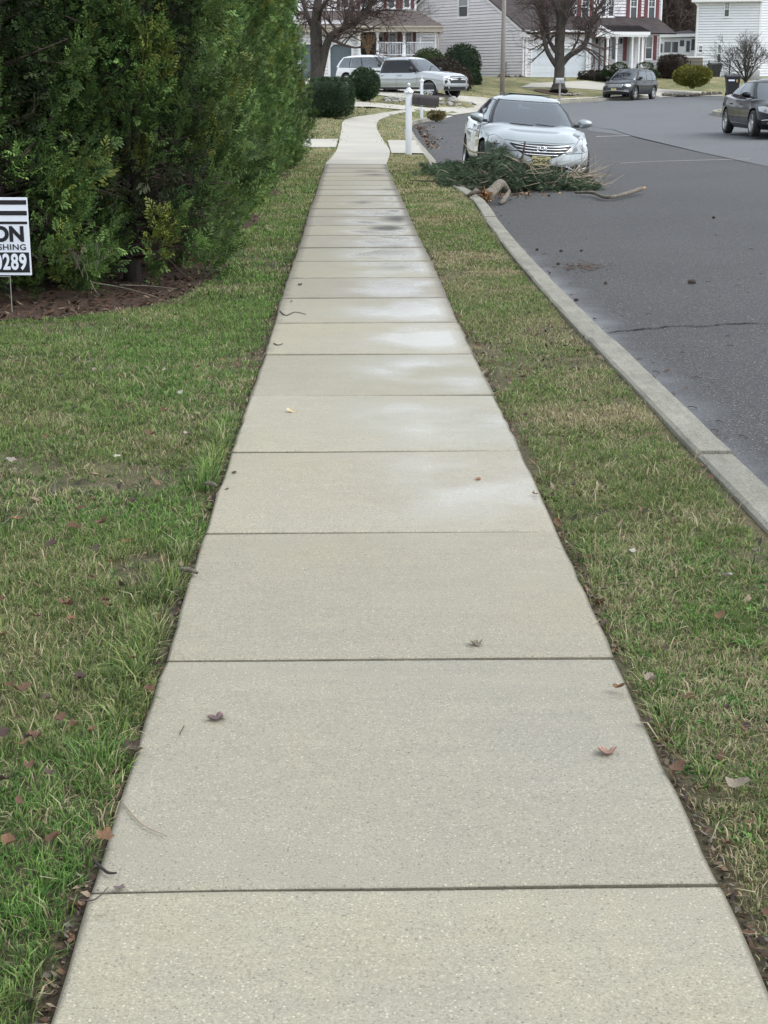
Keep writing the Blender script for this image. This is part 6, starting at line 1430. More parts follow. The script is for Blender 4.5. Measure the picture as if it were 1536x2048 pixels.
# electric meter
b=MB(); c=WG.p(12.1,zof(135,95.5),.10); b.box(c,(.34,.24,.62),ch=.03); b.box(c+Vector((.02,0,-.42)),(.22,.18,.3),ch=.02); mt_=b.build('meter_box',M['galv'],h2); b=MB(); b.tube([c+Vector((0,0,-.5)),c+Vector((0,0,-1.3))],.04,7); b.tube([c+Vector((.25,0,.3)),c+Vector((.25,0,-1.2))],.03,7); b.lathe([(.001,-.15),(.09,-.15),(.1,-.1)],14,'y',c=c+Vector((0,0,.1))); b.build('meter_pipe',M['galv'],mt_)
# main block
DM=95.2; mo=at(1146,150,DM); WM=Wall((mo.x,mo.y,0),(math.cos(a2),math.sin(a2)),h2); km=F/DM; X2=lambda px:(px-1146)/km/.985; zM=lambda py:zof(py,DM)
hs_=[(1158,1174,40,-8),(1196.5,1208,35,-8),(1211,1224,35,-8),(1255,1270,38,-8),(1291,1306,38,-8),(1256.5,1268.5,122,72),(1288.5,1304.5,120,72),(1205,1219,141,76)]
siding(WM,[(0,zM(150)),(X2(1318),zM(150)),(X2(1318),zM(-40)),(0,zM(-40))],[(X2(a),X2(b),zM(c),zM(d)) for a,b,c,d in hs_],'siding',h2)
window(WM,X2(1158),X2(1174),zM(40),zM(-8),h2,'lr',sh_w=.24,fw_=.07,grid=2)
for a,b in ((1196.5,1208),(1211,1224)): window(WM,X2(a),X2(b),zM(35),zM(-8),h2,None,fw_=.06,grid=2)
window(WM,X2(1255),X2(1270),zM(38),zM(-8),h2,'lr',sh_w=.22,fw_=.06,grid=2); window(WM,X2(1291),X2(1306),zM(38),zM(-8),h2,'lr',sh_w=.22,fw_=.06,grid=2)
window(WM,X2(1288.5),X2(1304.5),zM(119),zM(72),h2,'lr',sh_w=.23,fw_=.07,grid=0,top='curtain')
f=MB(); wbox(f,WM,X2(1255),X2(1270),zM(145),zM(69),-.02,.30); f.build('bay_front',M['trim'],h2)
WB=Wall((*WM.p(0,0,.31).xy,0),WM.u[:2],h2); siding(WB,[(X2(1257),zM(143)),(X2(1268),zM(143)),(X2(1268),zM(124)),(X2(1257),zM(124))],[],'siding_w',h2); window(WB,X2(1257),X2(1268),zM(121),zM(74),h2,None,fw_=.06,top='curtain')
s_=MB(); wbox(s_,WM,X2(1244.5),X2(1252),zM(122),zM(74),.027,.055); s_.build('shutter',M['burgundy'],h2)
d=MB(); wbox(d,WM,X2(1203.5),X2(1220.5),zM(143),zM(75),-.05,.05); fr=d.build('front_door_frame',M['trim'],h2)
d=MB(); wbox(d,WM,X2(1206),X2(1217.5),zM(142),zM(98),.05,.07); wbox(d,WM,X2(1206),X2(1217.5),zM(97.9),zM(78),.05,.065); dd=d.build('front_door',M['reddoor'],fr)
d=MB(); wbox(d,WM,X2(1207.5),X2(1216),zM(96),zM(80),.066,.072); d.build('pane',M['winglass'],dd)
for a,b in ((1196,1199),(1223,1229)): d=MB(); wbox(d,WM,X2(a),X2(b),zM(142 if a<1200 else 118),zM(76),.02,.06); d.build('side_light',M['winglass'],h2)
for px in (1191,1239.5): L_=MB(); c=WM.p(X2(px),zM(84),.12); L_.box(c,(.13,.13,.22),ch=.03); L_.lathe([(.02,.2),(.10,.12),(.09,.10)],10,c=c); L_.build('wall_lantern',M['dkmetal'],h2)
f=MB(); wbox(f,WM,X2(1316.5),X2(1319.5),zM(152),zM(-40),.0,.06); f.build('corner_board',M['trim'],h2)
f=MB(); wbox(f,WM,X2(1180),X2(1319),zM(162),zM(150),-.15,-.01); f.build('foundation',M['found'],h2)
sW=Wall((*WM.p(X2(1318.5),0).xy,0),(-WM.u.y,WM.u.x),h2); siding(sW,[(0,zM(152)),(10,zM(152)),(10,zM(-40)),(0,zM(-40))],[],'siding',h2)
sL=Wall((*(WM.p(0,0)+Vector((-WM.u.y,WM.u.x,0))*10).xy,0),(WM.u.y,-WM.u.x),h2); siding(sL,[(0,zM(90)),(10,zM(90)),(10,zM(-40)),(0,zM(-40))],[],'siding',h2)
e0=WM.p(-.4,zM(-40)-.05,.4); e1=WM.p(X2(1318)+.4,zM(-40)-.05,.4); bk=-WM.n*5.4; slope('main_roof',[e0,e1,e1+bk+Vector((0,0,3)),e0+bk+Vector((0,0,3))],'shingle_dk',h2); slope('main_roof',[e1+bk*2,e0+bk*2,e0+bk+Vector((0,0,3)),e1+bk+Vector((0,0,3))],'shingle_dk',h2)
# entry porch roof of standing seam metal
dpo=1.55; DP=DM-dpo; Wp=Wall((*WM.p(0,0,dpo).xy,0),WM.u[:2],h2); kp_=F/DP; X3=lambda px:(px-1146)/kp_/.985-.02; zP=lambda py:zof(py,DP)
ea=Wp.p(X3(1207),zP(63),0); eb=Wp.p(X3(1286),zP(63),0); ta=WM.p(X2(1178),zM(42),.02); tb=WM.p(X2(1252),zM(42),.02)
mr=slope('porch_roof',[ea,eb,tb,ta],'metalroof',h2,.05); sm_=MB()
for i in range(17):
    t=i/16; beam(sm_,ea.lerp(eb,t)+Vector((0,0,.02)),ta.lerp(tb,t)+Vector((0,0,.02)),.025,.05)
sm_.build('standing_seams',M['metalroof'],mr)
el=WM.p(X2(1186),zM(60),.02); slope('porch_roof',[eb,WM.p(X2(1286),zP(63)+.0,.02),tb],'metalroof',h2,.05)
f=MB(); beam(f,ea+Vector((0,0,-.13)),eb+Vector((0,0,-.13)),.10,.2); beam(f,eb+Vector((0,0,-.13)),WM.p(X2(1286),zP(63)-.13,.0),.1,.2); beam(f,Wp.p(X3(1178),zP(70)+.0,-.05),Wp.p(X3(1283),zP(70),-.05),.16,.22); f.build('porch_beam',M['trim'],h2)
g=MB(); g.ext([Wp.p(X3(1180),zP(68),0),Wp.p(X3(1208),zP(66),0),Wp.p(X3(1188),zP(54),0),Wp.p(X3(1180),zP(56),0)],WM.n*-.06); g.build('porch_gable',M['siding'],h2); g=MB(); beam(g,Wp.p(X3(1211),zP(66),.05),Wp.p(X3(1186),zP(53),.05),.06,.12); g.build('rake_board',M['trim'],h2)
pz0=zP(143)
for px in (1203.5,1221.5): column(Wp,X3(px),pz0,zP(73),-.12,.085 if px<1210 else .07,h2)
for px in (1253.5,1266.5,1273.5): column(Wp,X3(px),pz0,zP(72),-.12,.06,h2)
pipe([eb+Vector((-.05,0,-.1)),eb+Vector((-.12,0,-.3)),Wp.p(X3(1277),zP(78),-.2),Wp.p(X3(1276.5),zP(140),-.2)],.04,'trim',h2)
b=MB(); q=[Wp.p(X3(1181),0,.02),Wp.p(X3(1280),0,.02),WM.p(X2(1280),0,.0),WM.p(X2(1181),0,.0)]; b.ext([Vector((v.x,v.y,pz0-.7)) for v in q],(0,0,.7)); b.build('porch_floor',M['drive'],h2)
# ---- house 3: white house at right
h3=empty('white_house',(0,0,0),0,'tall white sided house cut by the right edge, with a low sunroom wing','house')
D3=112.; a3=math.radians(-14); c=at(1388,150,D3); W3=Wall((c.x,c.y,0),(math.cos(a3),math.sin(a3)),h3); k3_=F/D3
def u3(px):
    return float(min(np.linspace(-8,16,2400),key=lambda t:abs(768+F*(((W3.p(t,0).x-CX)*rt[0]+W3.p(t,0).y*rt[1])/((W3.p(t,0).x-CX)*fw[0]+W3.p(t,0).y*fw[1]+(3-CH)*fw[2]))-px)))
def dep3(px): v=W3.p(u3(px),0); return (v.x-CX)*fw[0]+v.y*fw[1]+(3-CH)*fw[2]
z3=lambda py,px:zof(py,dep3(px)); zb3=z3(150,1388)
wins=[(1441.5,1453,36,4),(1394.5,1404,106,91),(1432,1441.5,126,89)]
zt3=z3(3,1388)
siding(W3,[(0,zb3-.3),(u3(1514),zb3-.3),(u3(1514),zt3),(0,zt3)],[(u3(a),u3(b),z3(c,a),z3(d,a)) for a,b,c,d in wins],'siding_w',h3,pitch=.185)
for a,b,c,d in wins: window(W3,u3(a),u3(b),z3(c,a),z3(d,a),h3,None,fw_=.06,grid=2 if c<40 else 0,top='curtain')
f=MB(); wbox(f,W3,-.05,.10,zb3-.3,zt3,0,.05); wbox(f,W3,u3(1514)-.06,u3(1514)+.06,zb3-.3,zt3,0,.05); f.build('corner_board',M['trim'],h3)
W3b=Wall((*W3.p(u3(1514),0,-.0).xy,0),(math.cos(a3+.5),math.sin(a3+.5)),h3)
siding(W3b,[(0,zb3-.3),(7,zb3-.3),(7,zt3),(0,zt3)],[(.9,1.9,zb3+.9,zb3+2.5),(.85,1.9,zb3+4.1,zb3+5.6)],'siding_w',h3,pitch=.185); window(W3b,.9,1.9,zb3+.9,zb3+2.5,h3,None,fw_=.08); window(W3b,.85,1.9,zb3+4.1,zb3+5.6,h3,None,fw_=.08)
bk3=-W3.n*9; e0=W3.p(-.45,zt3,.45); e1=W3.p(u3(1514)+.2,zt3,.45); slope('main_roof',[e0,e1,e1+bk3*.5+Vector((0,0,2.7)),e0+bk3*.5+Vector((0,0,2.7))],'shingle_dk',h3)
gu=MB(); beam(gu,e0+Vector((0,0,-.05)),e1+Vector((0,0,-.05)),.14,.14); gu.build('gutter',M['trim'],h3); f=MB(); wbox(f,W3,-.4,u3(1514),zt3-.16,zt3-.06,0,.4); f.build('soffit',M['trim'],h3)
pipe([e0+Vector((.25,0,-.1)),W3.p(.05,zt3-.5,.12),W3.p(.05,zb3,.12)],.05,'trim',h3)
sd=Wall((*(W3.p(0,0)-W3.n*9).xy,0),(-W3.n.x*-1,-W3.n.y*-1),h3); siding(sd,[(0,zb3-.3),(9,zb3-.3),(9,zt3),(4.5,zt3+2.7),(0,zt3)],[],'siding_w',h3,pitch=.185)
# sunroom wing
D4=116.; c=at(1318,150,D4); W4=Wall((c.x,c.y,0),ug,h3); k5=F/D4; X4=lambda px:(px-1318)/k5; z4=lambda py:zof(py,D4)
b=MB(); wbox(b,W4,X4(1318),X4(1400),z4(150),z4(76),-3.5,0); sr=b.build('sunroom',M['trim'],h3)
for (a,c_,d0,d1) in ((1325.5,1338.5,105,84),(1341,1353,105,84),(1356,1365,93,81),(1369,1376.5,104,82),(1379,1390,101,79),(1318,1322.5,105,88)):
    g=MB(); wbox(g,W4,X4(a),X4(c_),z4(d0),z4(d1),.005,.02); g.build('pane',M['winglass'],sr)
    g=MB(); wbox(g,W4,X4(a)-.07,X4(a),z4(d0),z4(d1),.0,.06); wbox(g,W4,X4(c_),X4(c_)+.07,z4(d0),z4(d1),.0,.06); wbox(g,W4,X4(a)-.07,X4(c_)+.07,z4(d1),z4(d1)+.08,.0,.058); g.build('window_frame',M['whitepost'],sr)
slope('sunroom_roof',[W4.p(X4(1316),z4(71),.4),W4.p(X4(1393),z4(69),.4),W4.p(X4(1388),z4(58),-2.8),W4.p(X4(1321),z4(67),-2.8)],'shingle_dk',h3)
f=MB(); beam(f,W4.p(X4(1316),z4(73),.4),W4.p(X4(1392),z4(71),.4),.1,.22); f.build('fascia',M['trim'],h3)
# fence, tan panel, low wall
q=at(1372,130,100); o=MB(); o.box((0,0,.8),(2.15,.10,1.5),ch=.01); 
pnl=empty('tan_screen',(at(1385,150,103).x,at(1385,150,103).y,1.75),math.radians(0),'tan privacy screen with a white cap behind the yellow green shrub','screen'); b=MB(); b.box((-.35,0,.85),(2.0,.08,1.75),ch=.01); b.box((-.35,-.05,.5),(2.0,.03,.03)); b.build('panel',M['tan'],pnl); b=MB(); b.box((-.35,0,1.76),(2.08,.18,.07),ch=.015); b.build('cap',M['trim'],pnl)
fe=empty('metal_fence',(0,0,0),0,'black metal picket fence section in front of the white house','fence'); Fp=[at(px,120,100) for px in (1380,1417,1459)]
for i,(px,h_) in enumerate(((1380,1.3),(1417,1.3),(1459,1.35))):
    v=at(px,140,100); b=MB(); b.box((v.x,v.y,1.9+h_/2),(.07,.07,h_+.1)); b.build('post',M['fence_b'],fe)
b=MB(); v0=at(1380,140,100); v1=at(1459,140,100)
for z in (2.0,2.95,3.15): beam(b,(v0.x,v0.y,z),(v1.x,v1.y,z),.03,.03)
b.build('rail',M['fence_b'],fe); b=MB()
for i in range(26): t=i/25; b.box((v0.x+(v1.x-v0.x)*t,v0.y+(v1.y-v0.y)*t,2.55),(.014,.014,1.2))
b.build('pickets',M['fence_b'],fe)
for i in range(11):
    px=1331+i*11; v=at(px,158,86.5+(.2*i if i>6 else 0)); k+=1; r_=rock((v.x,v.y,float(G(v.x,v.y))+.08),.17,'stone of the low dark edging wall at the back of the right hand lawn','stones of the low edging wall',mt='wall_stone',seed=k); r_.scale=(.19,.16,.14)
b=MB(); v=at(1505,150,96); b.box((0,0,.35),(.8,.6,.7),ch=.06); b.box((.1,0,.75),(.35,.5,.35),ch=.05); o=b.build('garden_planter',M['galv'],smooth=30); o.location=(v.x,v.y,1.9); tag(o,'grey stone planter against the white house at the far right','planter')
#@@PART5
# ------------------------------------------------------------ fallen pine branch
PB0=Vector((*gp(1060,380),0)); PB0.z=float(R(PB0.x,PB0.y)); fe=empty('fallen_pine_branch',PB0,0,'big broken white pine branch with green needles lying in front of the silver sedan','fallen branch')
dpb=(PB0.x-CX)*fw[0]+PB0.y*fw[1]+(PB0.z-CH)*fw[2]
def lp_(px,py,o=0):
    v=at(px,py,dpb+o)-PB0; return v
# main log with splintered end
lg=MB(); A0=Vector((*gp(972,412),0)); A0.z=float(R(A0.x,A0.y))+.13; A0-=PB0; pts=[A0,A0+Vector((.12,.35,.05)),A0+Vector((.27,.8,.13)),A0+Vector((.36,1.1,.08)),A0+Vector((.46,1.4,-.04))]
lgr=random.Random(3); sml=catmull([tuple(p) for p in pts],6); lg.tube(sml,[max(.03,(.090-.045*i/len(sml)))*(1+lgr.uniform(-.06,.06)) for i in range(len(sml))],12); B0=A0+Vector((.18,.05,-.02)); lg.tube([B0+Vector((.02,-.12,-.07)),B0+Vector((.08,.1,-.05)),B0+Vector((.16,.4,.0)),B0+Vector((.24,.8,.05))],[.018,.036,.040,.012],9); lg.build('log',M['bark_pale'],fe,smooth=True)
rr=random.Random(4); sp=MB()
for i in range(46):
    a=rr.uniform(0,6.28); r=rr.uniform(0,.095); c=A0+Vector((r*math.cos(a),0,r*math.sin(a)))+Vector((0,.02,0)); d=Vector((rr.uniform(-.3,.1),-1,rr.uniform(-.1,.45))).normalized()
    sp.tube([c,c+d*rr.uniform(.05,.20)],[.022,.003],4)
sp.build('splintered_end',M['rawwood'],fe)
# smaller bark slab beside the break
sb=MB(); c=A0+Vector((-.12,-.04,.03)); sb.tube([c+Vector((-.16,-.02,-.02)),c+Vector((-.02,.0,.06)),c+Vector((.05,.06,.02))],[.02,.045,.015],8); sb.build('bark_slab',M['bark_pale'],fe,smooth=True)
# bare limb reaching right
lm=MB(); L0=[gp(1150,392),gp(1185,394),gp(1212,402),gp(1245,398),gp(1283,388)]; P=[Vector((x,y,float(R(x,y))+h))-PB0 for (x,y),h in zip(L0,(.05,.06,.05,.06,.08))]; sm=catmull([tuple(p) for p in P],4); lm.tube(sm,[.020+.014*i/len(sm) for i in range(len(sm))],9); lm.build('bare_limb',M['bark_pale'],fe,smooth=True)
ce=MB(); p=P[-1]; 
for i in range(9): d=Vector((1,.1,rr.uniform(-.2,.4))); ce.tube([p+Vector((0,rr.uniform(-.03,.03),rr.uniform(-.03,.03))),p+d*rr.uniform(.03,.08)],[.016,.004],4)
ce.build('snapped_end',M['rawwood'],fe)
# secondary limbs, measured centre lines
sec=[[(1003,376,.045,0),(985,366,.03,-.1),(975,352,.022,-.1),(950,345,.015,0),(932,332,.010,0)],[(1047,395,.03,-.2),(1040,378,.024,-.2),(1031,358,.020,-.2)],[(1040,325,.022,-.3),(1046,310,.02,-.3),(1050,283,.016,-.3)],
 [(1040,325,.022,-.3),(1010,312,.018,-.2),(975,307,.013,0),(945,303,.010,.2),(921,280,.006,.3)],[(1085,360,.015,-.3),(1130,355,.010,-.4),(1180,352,.006,-.4),(1222,352,.003,-.4)],[(1110,352,.012,-.3),(1170,348,.007,-.2),(1210,335,.004,0),(1238,322,.002,0)],
 [(1080,372,.015,-.3),(1120,362,.010,-.5),(1160,372,.007,-.6),(1200,382,.004,-.7)],[(985,360,.015,0),(1010,356,.012,-.2),(1060,340,.008,-.3),(1100,336,.004,-.3)],[(935,352,.022,.3),(900,360,.016,.4),(860,362,.011,.4),(820,361,.006,.4)],[(915,358,.010,.3),(895,345,.008,.3),(880,340,.005,.3),(872,352,.003,.3)],
 [(1140,350,.008,-.2),(1160,330,.006,0),(1170,312,.004,.1),(1178,298,.002,.1)],[(960,340,.012,-.2),(975,352,.01,-.3),(990,352,.008,-.4),(1020,350,.005,-.5)],[(870,360,.008,.4),(872,350,.006,.4),(876,342,.003,.4)],[(1060,395,.01,-.5),(1040,410,.007,-.6),(1030,416,.004,-.7)],[(978,330,.014,-.3),(980,340,.012,-.3),(982,352,.012,-.3)]]
darkset={2,8,12}
for dk in (0,1):
    tb=MB()
    for i,q in enumerate(sec):
        if (i in darkset)!=bool(dk): continue
        P=[lp_(x,y,o) for x,y,r,o in q]; sm=catmull([tuple(p)+(a[2],) for p,a in zip(P,q)],4)
        if dk:
            t2=MB(); t2.tube([p[:3] for p in sm],[p[3] for p in sm],6); t2.build('dead_twig',M['twig'],fe,smooth=True); continue
        tb.tube([p[:3] for p in sm],[p[3] for p in sm],6)
    if not dk:
        for i in range(260):
            c=Vector((rr.uniform(-1.1,1.1),rr.uniform(-.7,1.0),0)); hgt=.38*(1-((c.x-.1)/1.5)**2); c.z=rr.uniform(.05,max(.1,hgt)); d=Vector((rr.uniform(-1,1),rr.uniform(-.8,.8),rr.uniform(-.2,.6))).normalized(); l=rr.uniform(.2,.6)
            tb.tube([c,c+d*l*.5+Vector((0,0,rr.uniform(-.04,.04))),c+d*l],[.006,.0045,.002],4,cap=False)
    if not dk: tb.build('twigs',M['twig_pale'],fe,smooth=True)
# needles: tufts of long fine needles
def needles(C,D_,n_per,L,wd,c1,c2):
    n=len(C)*n_per; base=np.repeat(C,n_per,0); d0=np.repeat(D_,n_per,0); d=unit(d0*.75+rng.normal(0,.55,(n,3))); l=L*rng.uniform(.6,1.2,(n,1)); sd=unit(np.cross(d,rng.normal(0,1,(n,3))))*wd
    st=base+d0*rng.uniform(-.05,.05,(n,1)); mid=st+d*l*.55; tip=st+d*l-np.array([0,0,1])*l*.18; V=np.stack([st-sd,st+sd,mid+sd*.8,tip],1)
    k=(np.arange(n)*4)[:,None]; t=rng.uniform(0,1,(n,1)); c=c1*(1-t)+c2*t; return V.reshape(-1,3),np.concatenate([k+[0,1,2],k+[0,2,3]]),np.repeat(c,4,0)
n=1050; x=rng.uniform(-1.42,1.02,n); y=rng.normal(.15,.45,n); y=np.clip(y,-.75,1.2); hmax=(.33+.42*np.exp(-((x+.68)/.45)**2))*np.clip(1-((x+.2)/1.28)**2,0,1)**.7; z=rng.uniform(.03,1,n)*hmax*np.clip(1-np.abs(y-.1)/1.6,.2,1)
keep=~((np.abs(x-(A0.x+.25))<.30)&(y<A0.y+.50)&(z<.40)); x,y,z=x[keep],y[keep],z[keep]
C=np.c_[x,y,z+.04]; D_=unit(np.c_[x*.7+rng.normal(0,.6,len(x)),rng.normal(-.25,.5,len(x)),rng.normal(.05,.35,len(x))])
r1=needles(C,D_,30,.125,.0022,np.array([.028,.052,.030]),np.array([.13,.175,.10]))
# tip sprays draped over kerb and grass to the left
Pt=[gp(px,py) for px,py in ((880,366),(895,362),(910,366),(925,360),(870,364),(905,372),(918,374),(930,378),(940,384),(888,370),(860,366),(900,378))]
C2=np.concatenate([np.c_[rng.normal(p[0],.10,14),rng.normal(p[1],.18,14),np.full(14,max(float(R(*p)),-.14)+.22)+rng.uniform(-.05,.1,14)] for p in Pt])-np.array(PB0); D2=unit(np.c_[-rng.uniform(.2,1,len(C2)),rng.normal(0,.5,len(C2)),rng.normal(.1,.4,len(C2))])
r2=needles(C2,D2,30,.11,.0022,np.array([.06,.105,.06]),np.array([.16,.23,.13]))
mg=merge([r1,r2]); nd=npmesh('needles',mg[0],mg[1],M['leafy'],fe,cols=mg[2]); nd['kind']='stuff'
# twigs and needles scattered round the pile
V,Fc,C=litter('x',rng.uniform(PB0.x-1.3,PB0.x+.9,420),rng.normal(PB0.y-1.0,.55,420),None if False else np.zeros(420),.03,BR,.5)
xx=rng.normal(PB0.x-.5,.5,520); yy=rng.normal(PB0.y-.9,.5,520); V,Fc,C=litter('x',xx,yy,R(xx,yy)+.004,.028,np.array([[.20,.11,.06],[.12,.06,.035],[.4,.27,.16],[.08,.07,.05],[.07,.09,.05]]),.4); kk_=inpoly(xx,yy,ROAD)
Fk=np.concatenate([kk_,kk_]); tag(npmesh('bark_debris',V,Fc[Fk],M['deadleaf'],cols=C),kind='stuff')

# ------------------------------------------------------------ single leaves
def leafmesh(seed, kind, c):
    r=np.random.default_rng(seed); lobes=5 if kind=='maple' else 1; n=40; pts=[]
    for i in range(n):
        a=2*PI*i/n
        if kind=='maple': rad=.55+.45*abs(math.cos(2.5*(a)))**.8*(1 if i%2 else .85)
        elif kind=='oval': rad=1/math.sqrt((math.cos(a)/1)**2+(math.sin(a)/.55)**2)
        else: rad=.75+.25*r.uniform(-1,1)
        pts.append((rad*math.cos(a),rad*math.sin(a)))
    V=[(0,0,0)];Fc=[];k=r.uniform(.35,1.0); ph=r.uniform(0,6)
    rings=[.35,.7,1.]
    for q in rings:
        for (x,y) in pts:
            x_,y_=x*q,y*q; z=k*(x_*x_*.55+.35*y_*y_)+.16*math.sin(3*x_+ph)*q+.10*math.sin(5*y_+ph*2)*q+(.05*abs(y_)); V.append((x_*(1-.25*k*abs(x_)),y_*(1-.2*k*abs(y_)),z))
    for i in range(n): Fc.append((0,1+i,1+(i+1)%n))
    F3=[(a,b,c_) for a,b,c_ in Fc]
    for m_ in range(2):
        for i in range(n):
            a=1+m_*n+i; b=1+m_*n+(i+1)%n; F3+= [(a,a+n,b+n),(a,b+n,b)]
    V=np.array(V); V[:,2]-=V[:,2].min()
    # stalk
    s0=len(V); st=np.array([(-.5,0,.1),(-.5,.03,.1),(-1.35,.12,.18),(-1.35,.09,.18)]); V=np.concatenate([V,st]); F3+= [(s0,s0+1,s0+2),(s0,s0+2,s0+3)]
    rad=np.hypot(V[:,0],V[:,1]); ang=np.arctan2(V[:,1],V[:,0]); col_=np.array(c)*(.75+.35*rad[:,None]+.15*np.cos(ang*10)[:,None]); me=npmesh('dead_leaf',V,np.array(F3),M['deadleaf'],cols=col_,smooth=True)
    d=me.data; bpy.data.objects.remove(me); return d
LC=[(.12,.065,.040),(.20,.115,.066),(.105,.075,.058),(.34,.29,.25),(.28,.235,.18),(.08,.055,.045),(.42,.375,.33),(.15,.088,.058)]
LM=[leafmesh(i,('maple','oval','ragged')[i%3] if i<9 else 'maple',LC[i%8]) for i in range(16)]
def leaf(me,x,y,s,z,label,grp,rz=None,tilt=.35):
    o=bpy.data.objects.new('dead_leaf',me); col.objects.link(o); o.location=(x,y,z); o.scale=(s,s,s); o.rotation_euler=(random.uniform(-tilt,tilt),random.uniform(-tilt,tilt),random.uniform(0,6.28) if rz is None else rz); return tag(o,label,'leaf',grp)
z0f=lambda x,y:np.zeros_like(np.asarray(x,float))
def px0(px,py,z=0.): return gp(px,py,lambda x,y:np.full_like(np.asarray(x,float),z))
def swz(x,y): return float(Gw(x,y))+.004
one=[(434,1449,.030,(.17,.115,.115),'maple','curled purple grey leaf near the left side of the second slab'),(1212,1514,.030,(.36,.23,.18),'ragged','torn pinkish brown leaf lying near the right side of the second slab'),
 (952,1297,.024,(.22,.19,.14),'maple','crumpled grey brown leaf standing just beyond the third slab joint'),(956,967,.018,(.36,.17,.08),'ragged','small orange brown leaf on the fifth slab, right of the middle'),(584,829,.033,(.60,.50,.30),'oval','flat pale tan leaf on the sixth slab near the left edge'),
 (239,1793,.014,(.15,.12,.11),'oval','tiny grey brown leaf scrap just below the nearest joint at the left'),(600,573,.022,(.05,.045,.04),'oval','small dark leaf at the left on a distant slab'),(468,948,.016,(.10,.08,.07),'ragged','small dark leaf scrap near the left edge of the fifth slab'),(454,982,.012,(.10,.09,.09),'ragged','dark grey crumb by the left edge of the fifth slab'),(583,604,.016,(.06,.05,.05),'ragged','dark crumpled scrap at the left edge of a distant slab')]
for i,(a,b_,s,c,kd,lb) in enumerate(one):
    p=px0(a,b_); leaf(leafmesh(60+i,kd,c),p[0],p[1],s,swz(*p),lb,None,tilt=.1)
edge_l=[(1240,1378,.026,'brown leaf at the lower right verge, curled against the concrete'),(1300,1370,.03,'reddish brown leaf half sunk in the right verge near the third slab'),(1352,1548,.028,'brown pointed leaf lying over the right concrete edge of the second slab'),(972,748,.035,'reddish leaf standing at the right sidewalk edge, farther on'),(265,1508,.03,'bright orange brown leaf at the left sidewalk edge'),(1455,1155,.024,'pale grey leaf in the right verge near the kerb side'),(1268,1108,.02,'pale crumpled leaf in the middle of the right verge'),(1475,1570,.035,'two tone tan leaf deep in the lower right grass')]
for i,(a,b_,s,lb) in enumerate(edge_l):
    p=px0(a,b_,.02); leaf((LM[4] if 'tan' in lb else LM[(i*3+1)%16]) if 'pale' not in lb else LM[6],p[0],p[1],s,.012 if i in(2,4) else .02,lb,None)
LP=[(20,922),(35,1050),(28,948),(150,818),(360,790),(68,830),(154,892),(206,1052),(150,1065),(254,1092),(190,1103),(105,1100),(188,1168),(215,1220),(143,1240),(75,1240),(8,1212),(10,1285),(95,1415),(165,1360),(42,1395),(210,1215),(265,1320),(135,1225),(20,1385),(48,1510),(100,1560),(10,1580),(40,1620),(150,1460),(185,1470),(60,1545),(300,1405),(90,880),(235,920),(268,1010),(330,745),(395,740),(185,745),(255,705),(160,1020),(225,1135),(60,1480),(5,1480),(120,1440),(30,1440),(212,1700),(75,1490),(110,1690),(20,1700),(290,740),(255,810),(120,760),(330,830),(375,875),(300,880)]
for i,(a,b_) in enumerate(LP):
    p=px0(a,b_,.02); s=random.uniform(.015,.033); pale=(b_<1000 and i%2==0)
    leaf(LM[[3,6,4][i%3]] if pale else LM[[0,1,2,5,7,8,9,15][i%8]],p[0],p[1],s,random.uniform(.018,.036),'pale dry curled leaf lying in the grass left of the sidewalk' if pale else 'brown curled dead leaf lying in the grass left of the sidewalk','pale leaves on the left lawn' if pale else 'brown leaves on the left lawn')
RP=[(1335,1080),(1215,790),(1050,830),(1080,690),(1190,640),(1210,1240),(1330,1290),(1440,1230),(1380,1400),(1290,1440),(1450,1420),(1500,1650),(1180,1120),(1245,1075),(1210,1180),(1100,950),(1070,985),(1020,760)]
for i,(a,b_) in enumerate(RP):
    p=px0(a,b_,.02); leaf(LM[[0,2,5,1][i%4]],p[0],p[1],random.uniform(.012,.022),random.uniform(.008,.02),'small brown dead leaf lying in the grass verge right of the sidewalk','brown leaves on the right verge')
# dead leaves wedged along the concrete edges
for i in range(46):
    sd=-1 if i%2 else 1; y=1.8+(i/46)**1.5*9+random.uniform(-.1,.1); x=sd*(.645+random.uniform(-.01,.04))
    leaf(LM[[0,2,5,7,1][i%5]],x,y,random.uniform(.014,.024),random.uniform(-.014,-.0),'brown leaf wedged in the gap at the %s edge of the sidewalk'%('left' if sd<0 else 'right'),'leaves wedged along the %s sidewalk edge'%('left' if sd<0 else 'right'),tilt=.9)
# twigs on the slabs
def stick(name,px,r,m,label,cat,zf=swz,surf=None,lift=.004):
    P=[px0(a,b_) if surf is None else surf(a,b_) for a,b_ in px]; sm=catmull([(p[0],p[1]) for p in P],5); o=empty if False else None; b=MB(); b.tube([(x,y,zf(x,y)+lift) for x,y in sm],[r*(1-.5*i/len(sm)) for i in range(len(sm))],6); ob=b.build(name,M[m],smooth=True); return tag(ob,label,cat)
stick('dry_stalk',[(248,1628),(285,1658),(334,1678)],.0022,'twig_pale','thin pale dry stalk curving across the left of the second slab','stalk')
stick('dry_stalk',[(191,1850),(210,1842),(225,1834)],.0012,'twig_pale','hair thin tan stalk on the nearest slab at the left','stalk')
stick('twig',[(160,1818),(190,1808),(218,1802)],.0018,'twig_rust' if 'twig_rust' in M else 'twig','rust coloured twig reaching over the left edge below the nearest joint','twig')
stick('twig',[(190,1752),(215,1760),(235,1768)],.0040,'bark','thick dark bark strip above the nearest joint at the left edge','twig',lift=.006)
stick('twig',[(369,1470),(360,1474),(361,1480)],.0016,'twig','tiny hooked twig to the left of the purple grey leaf','twig')
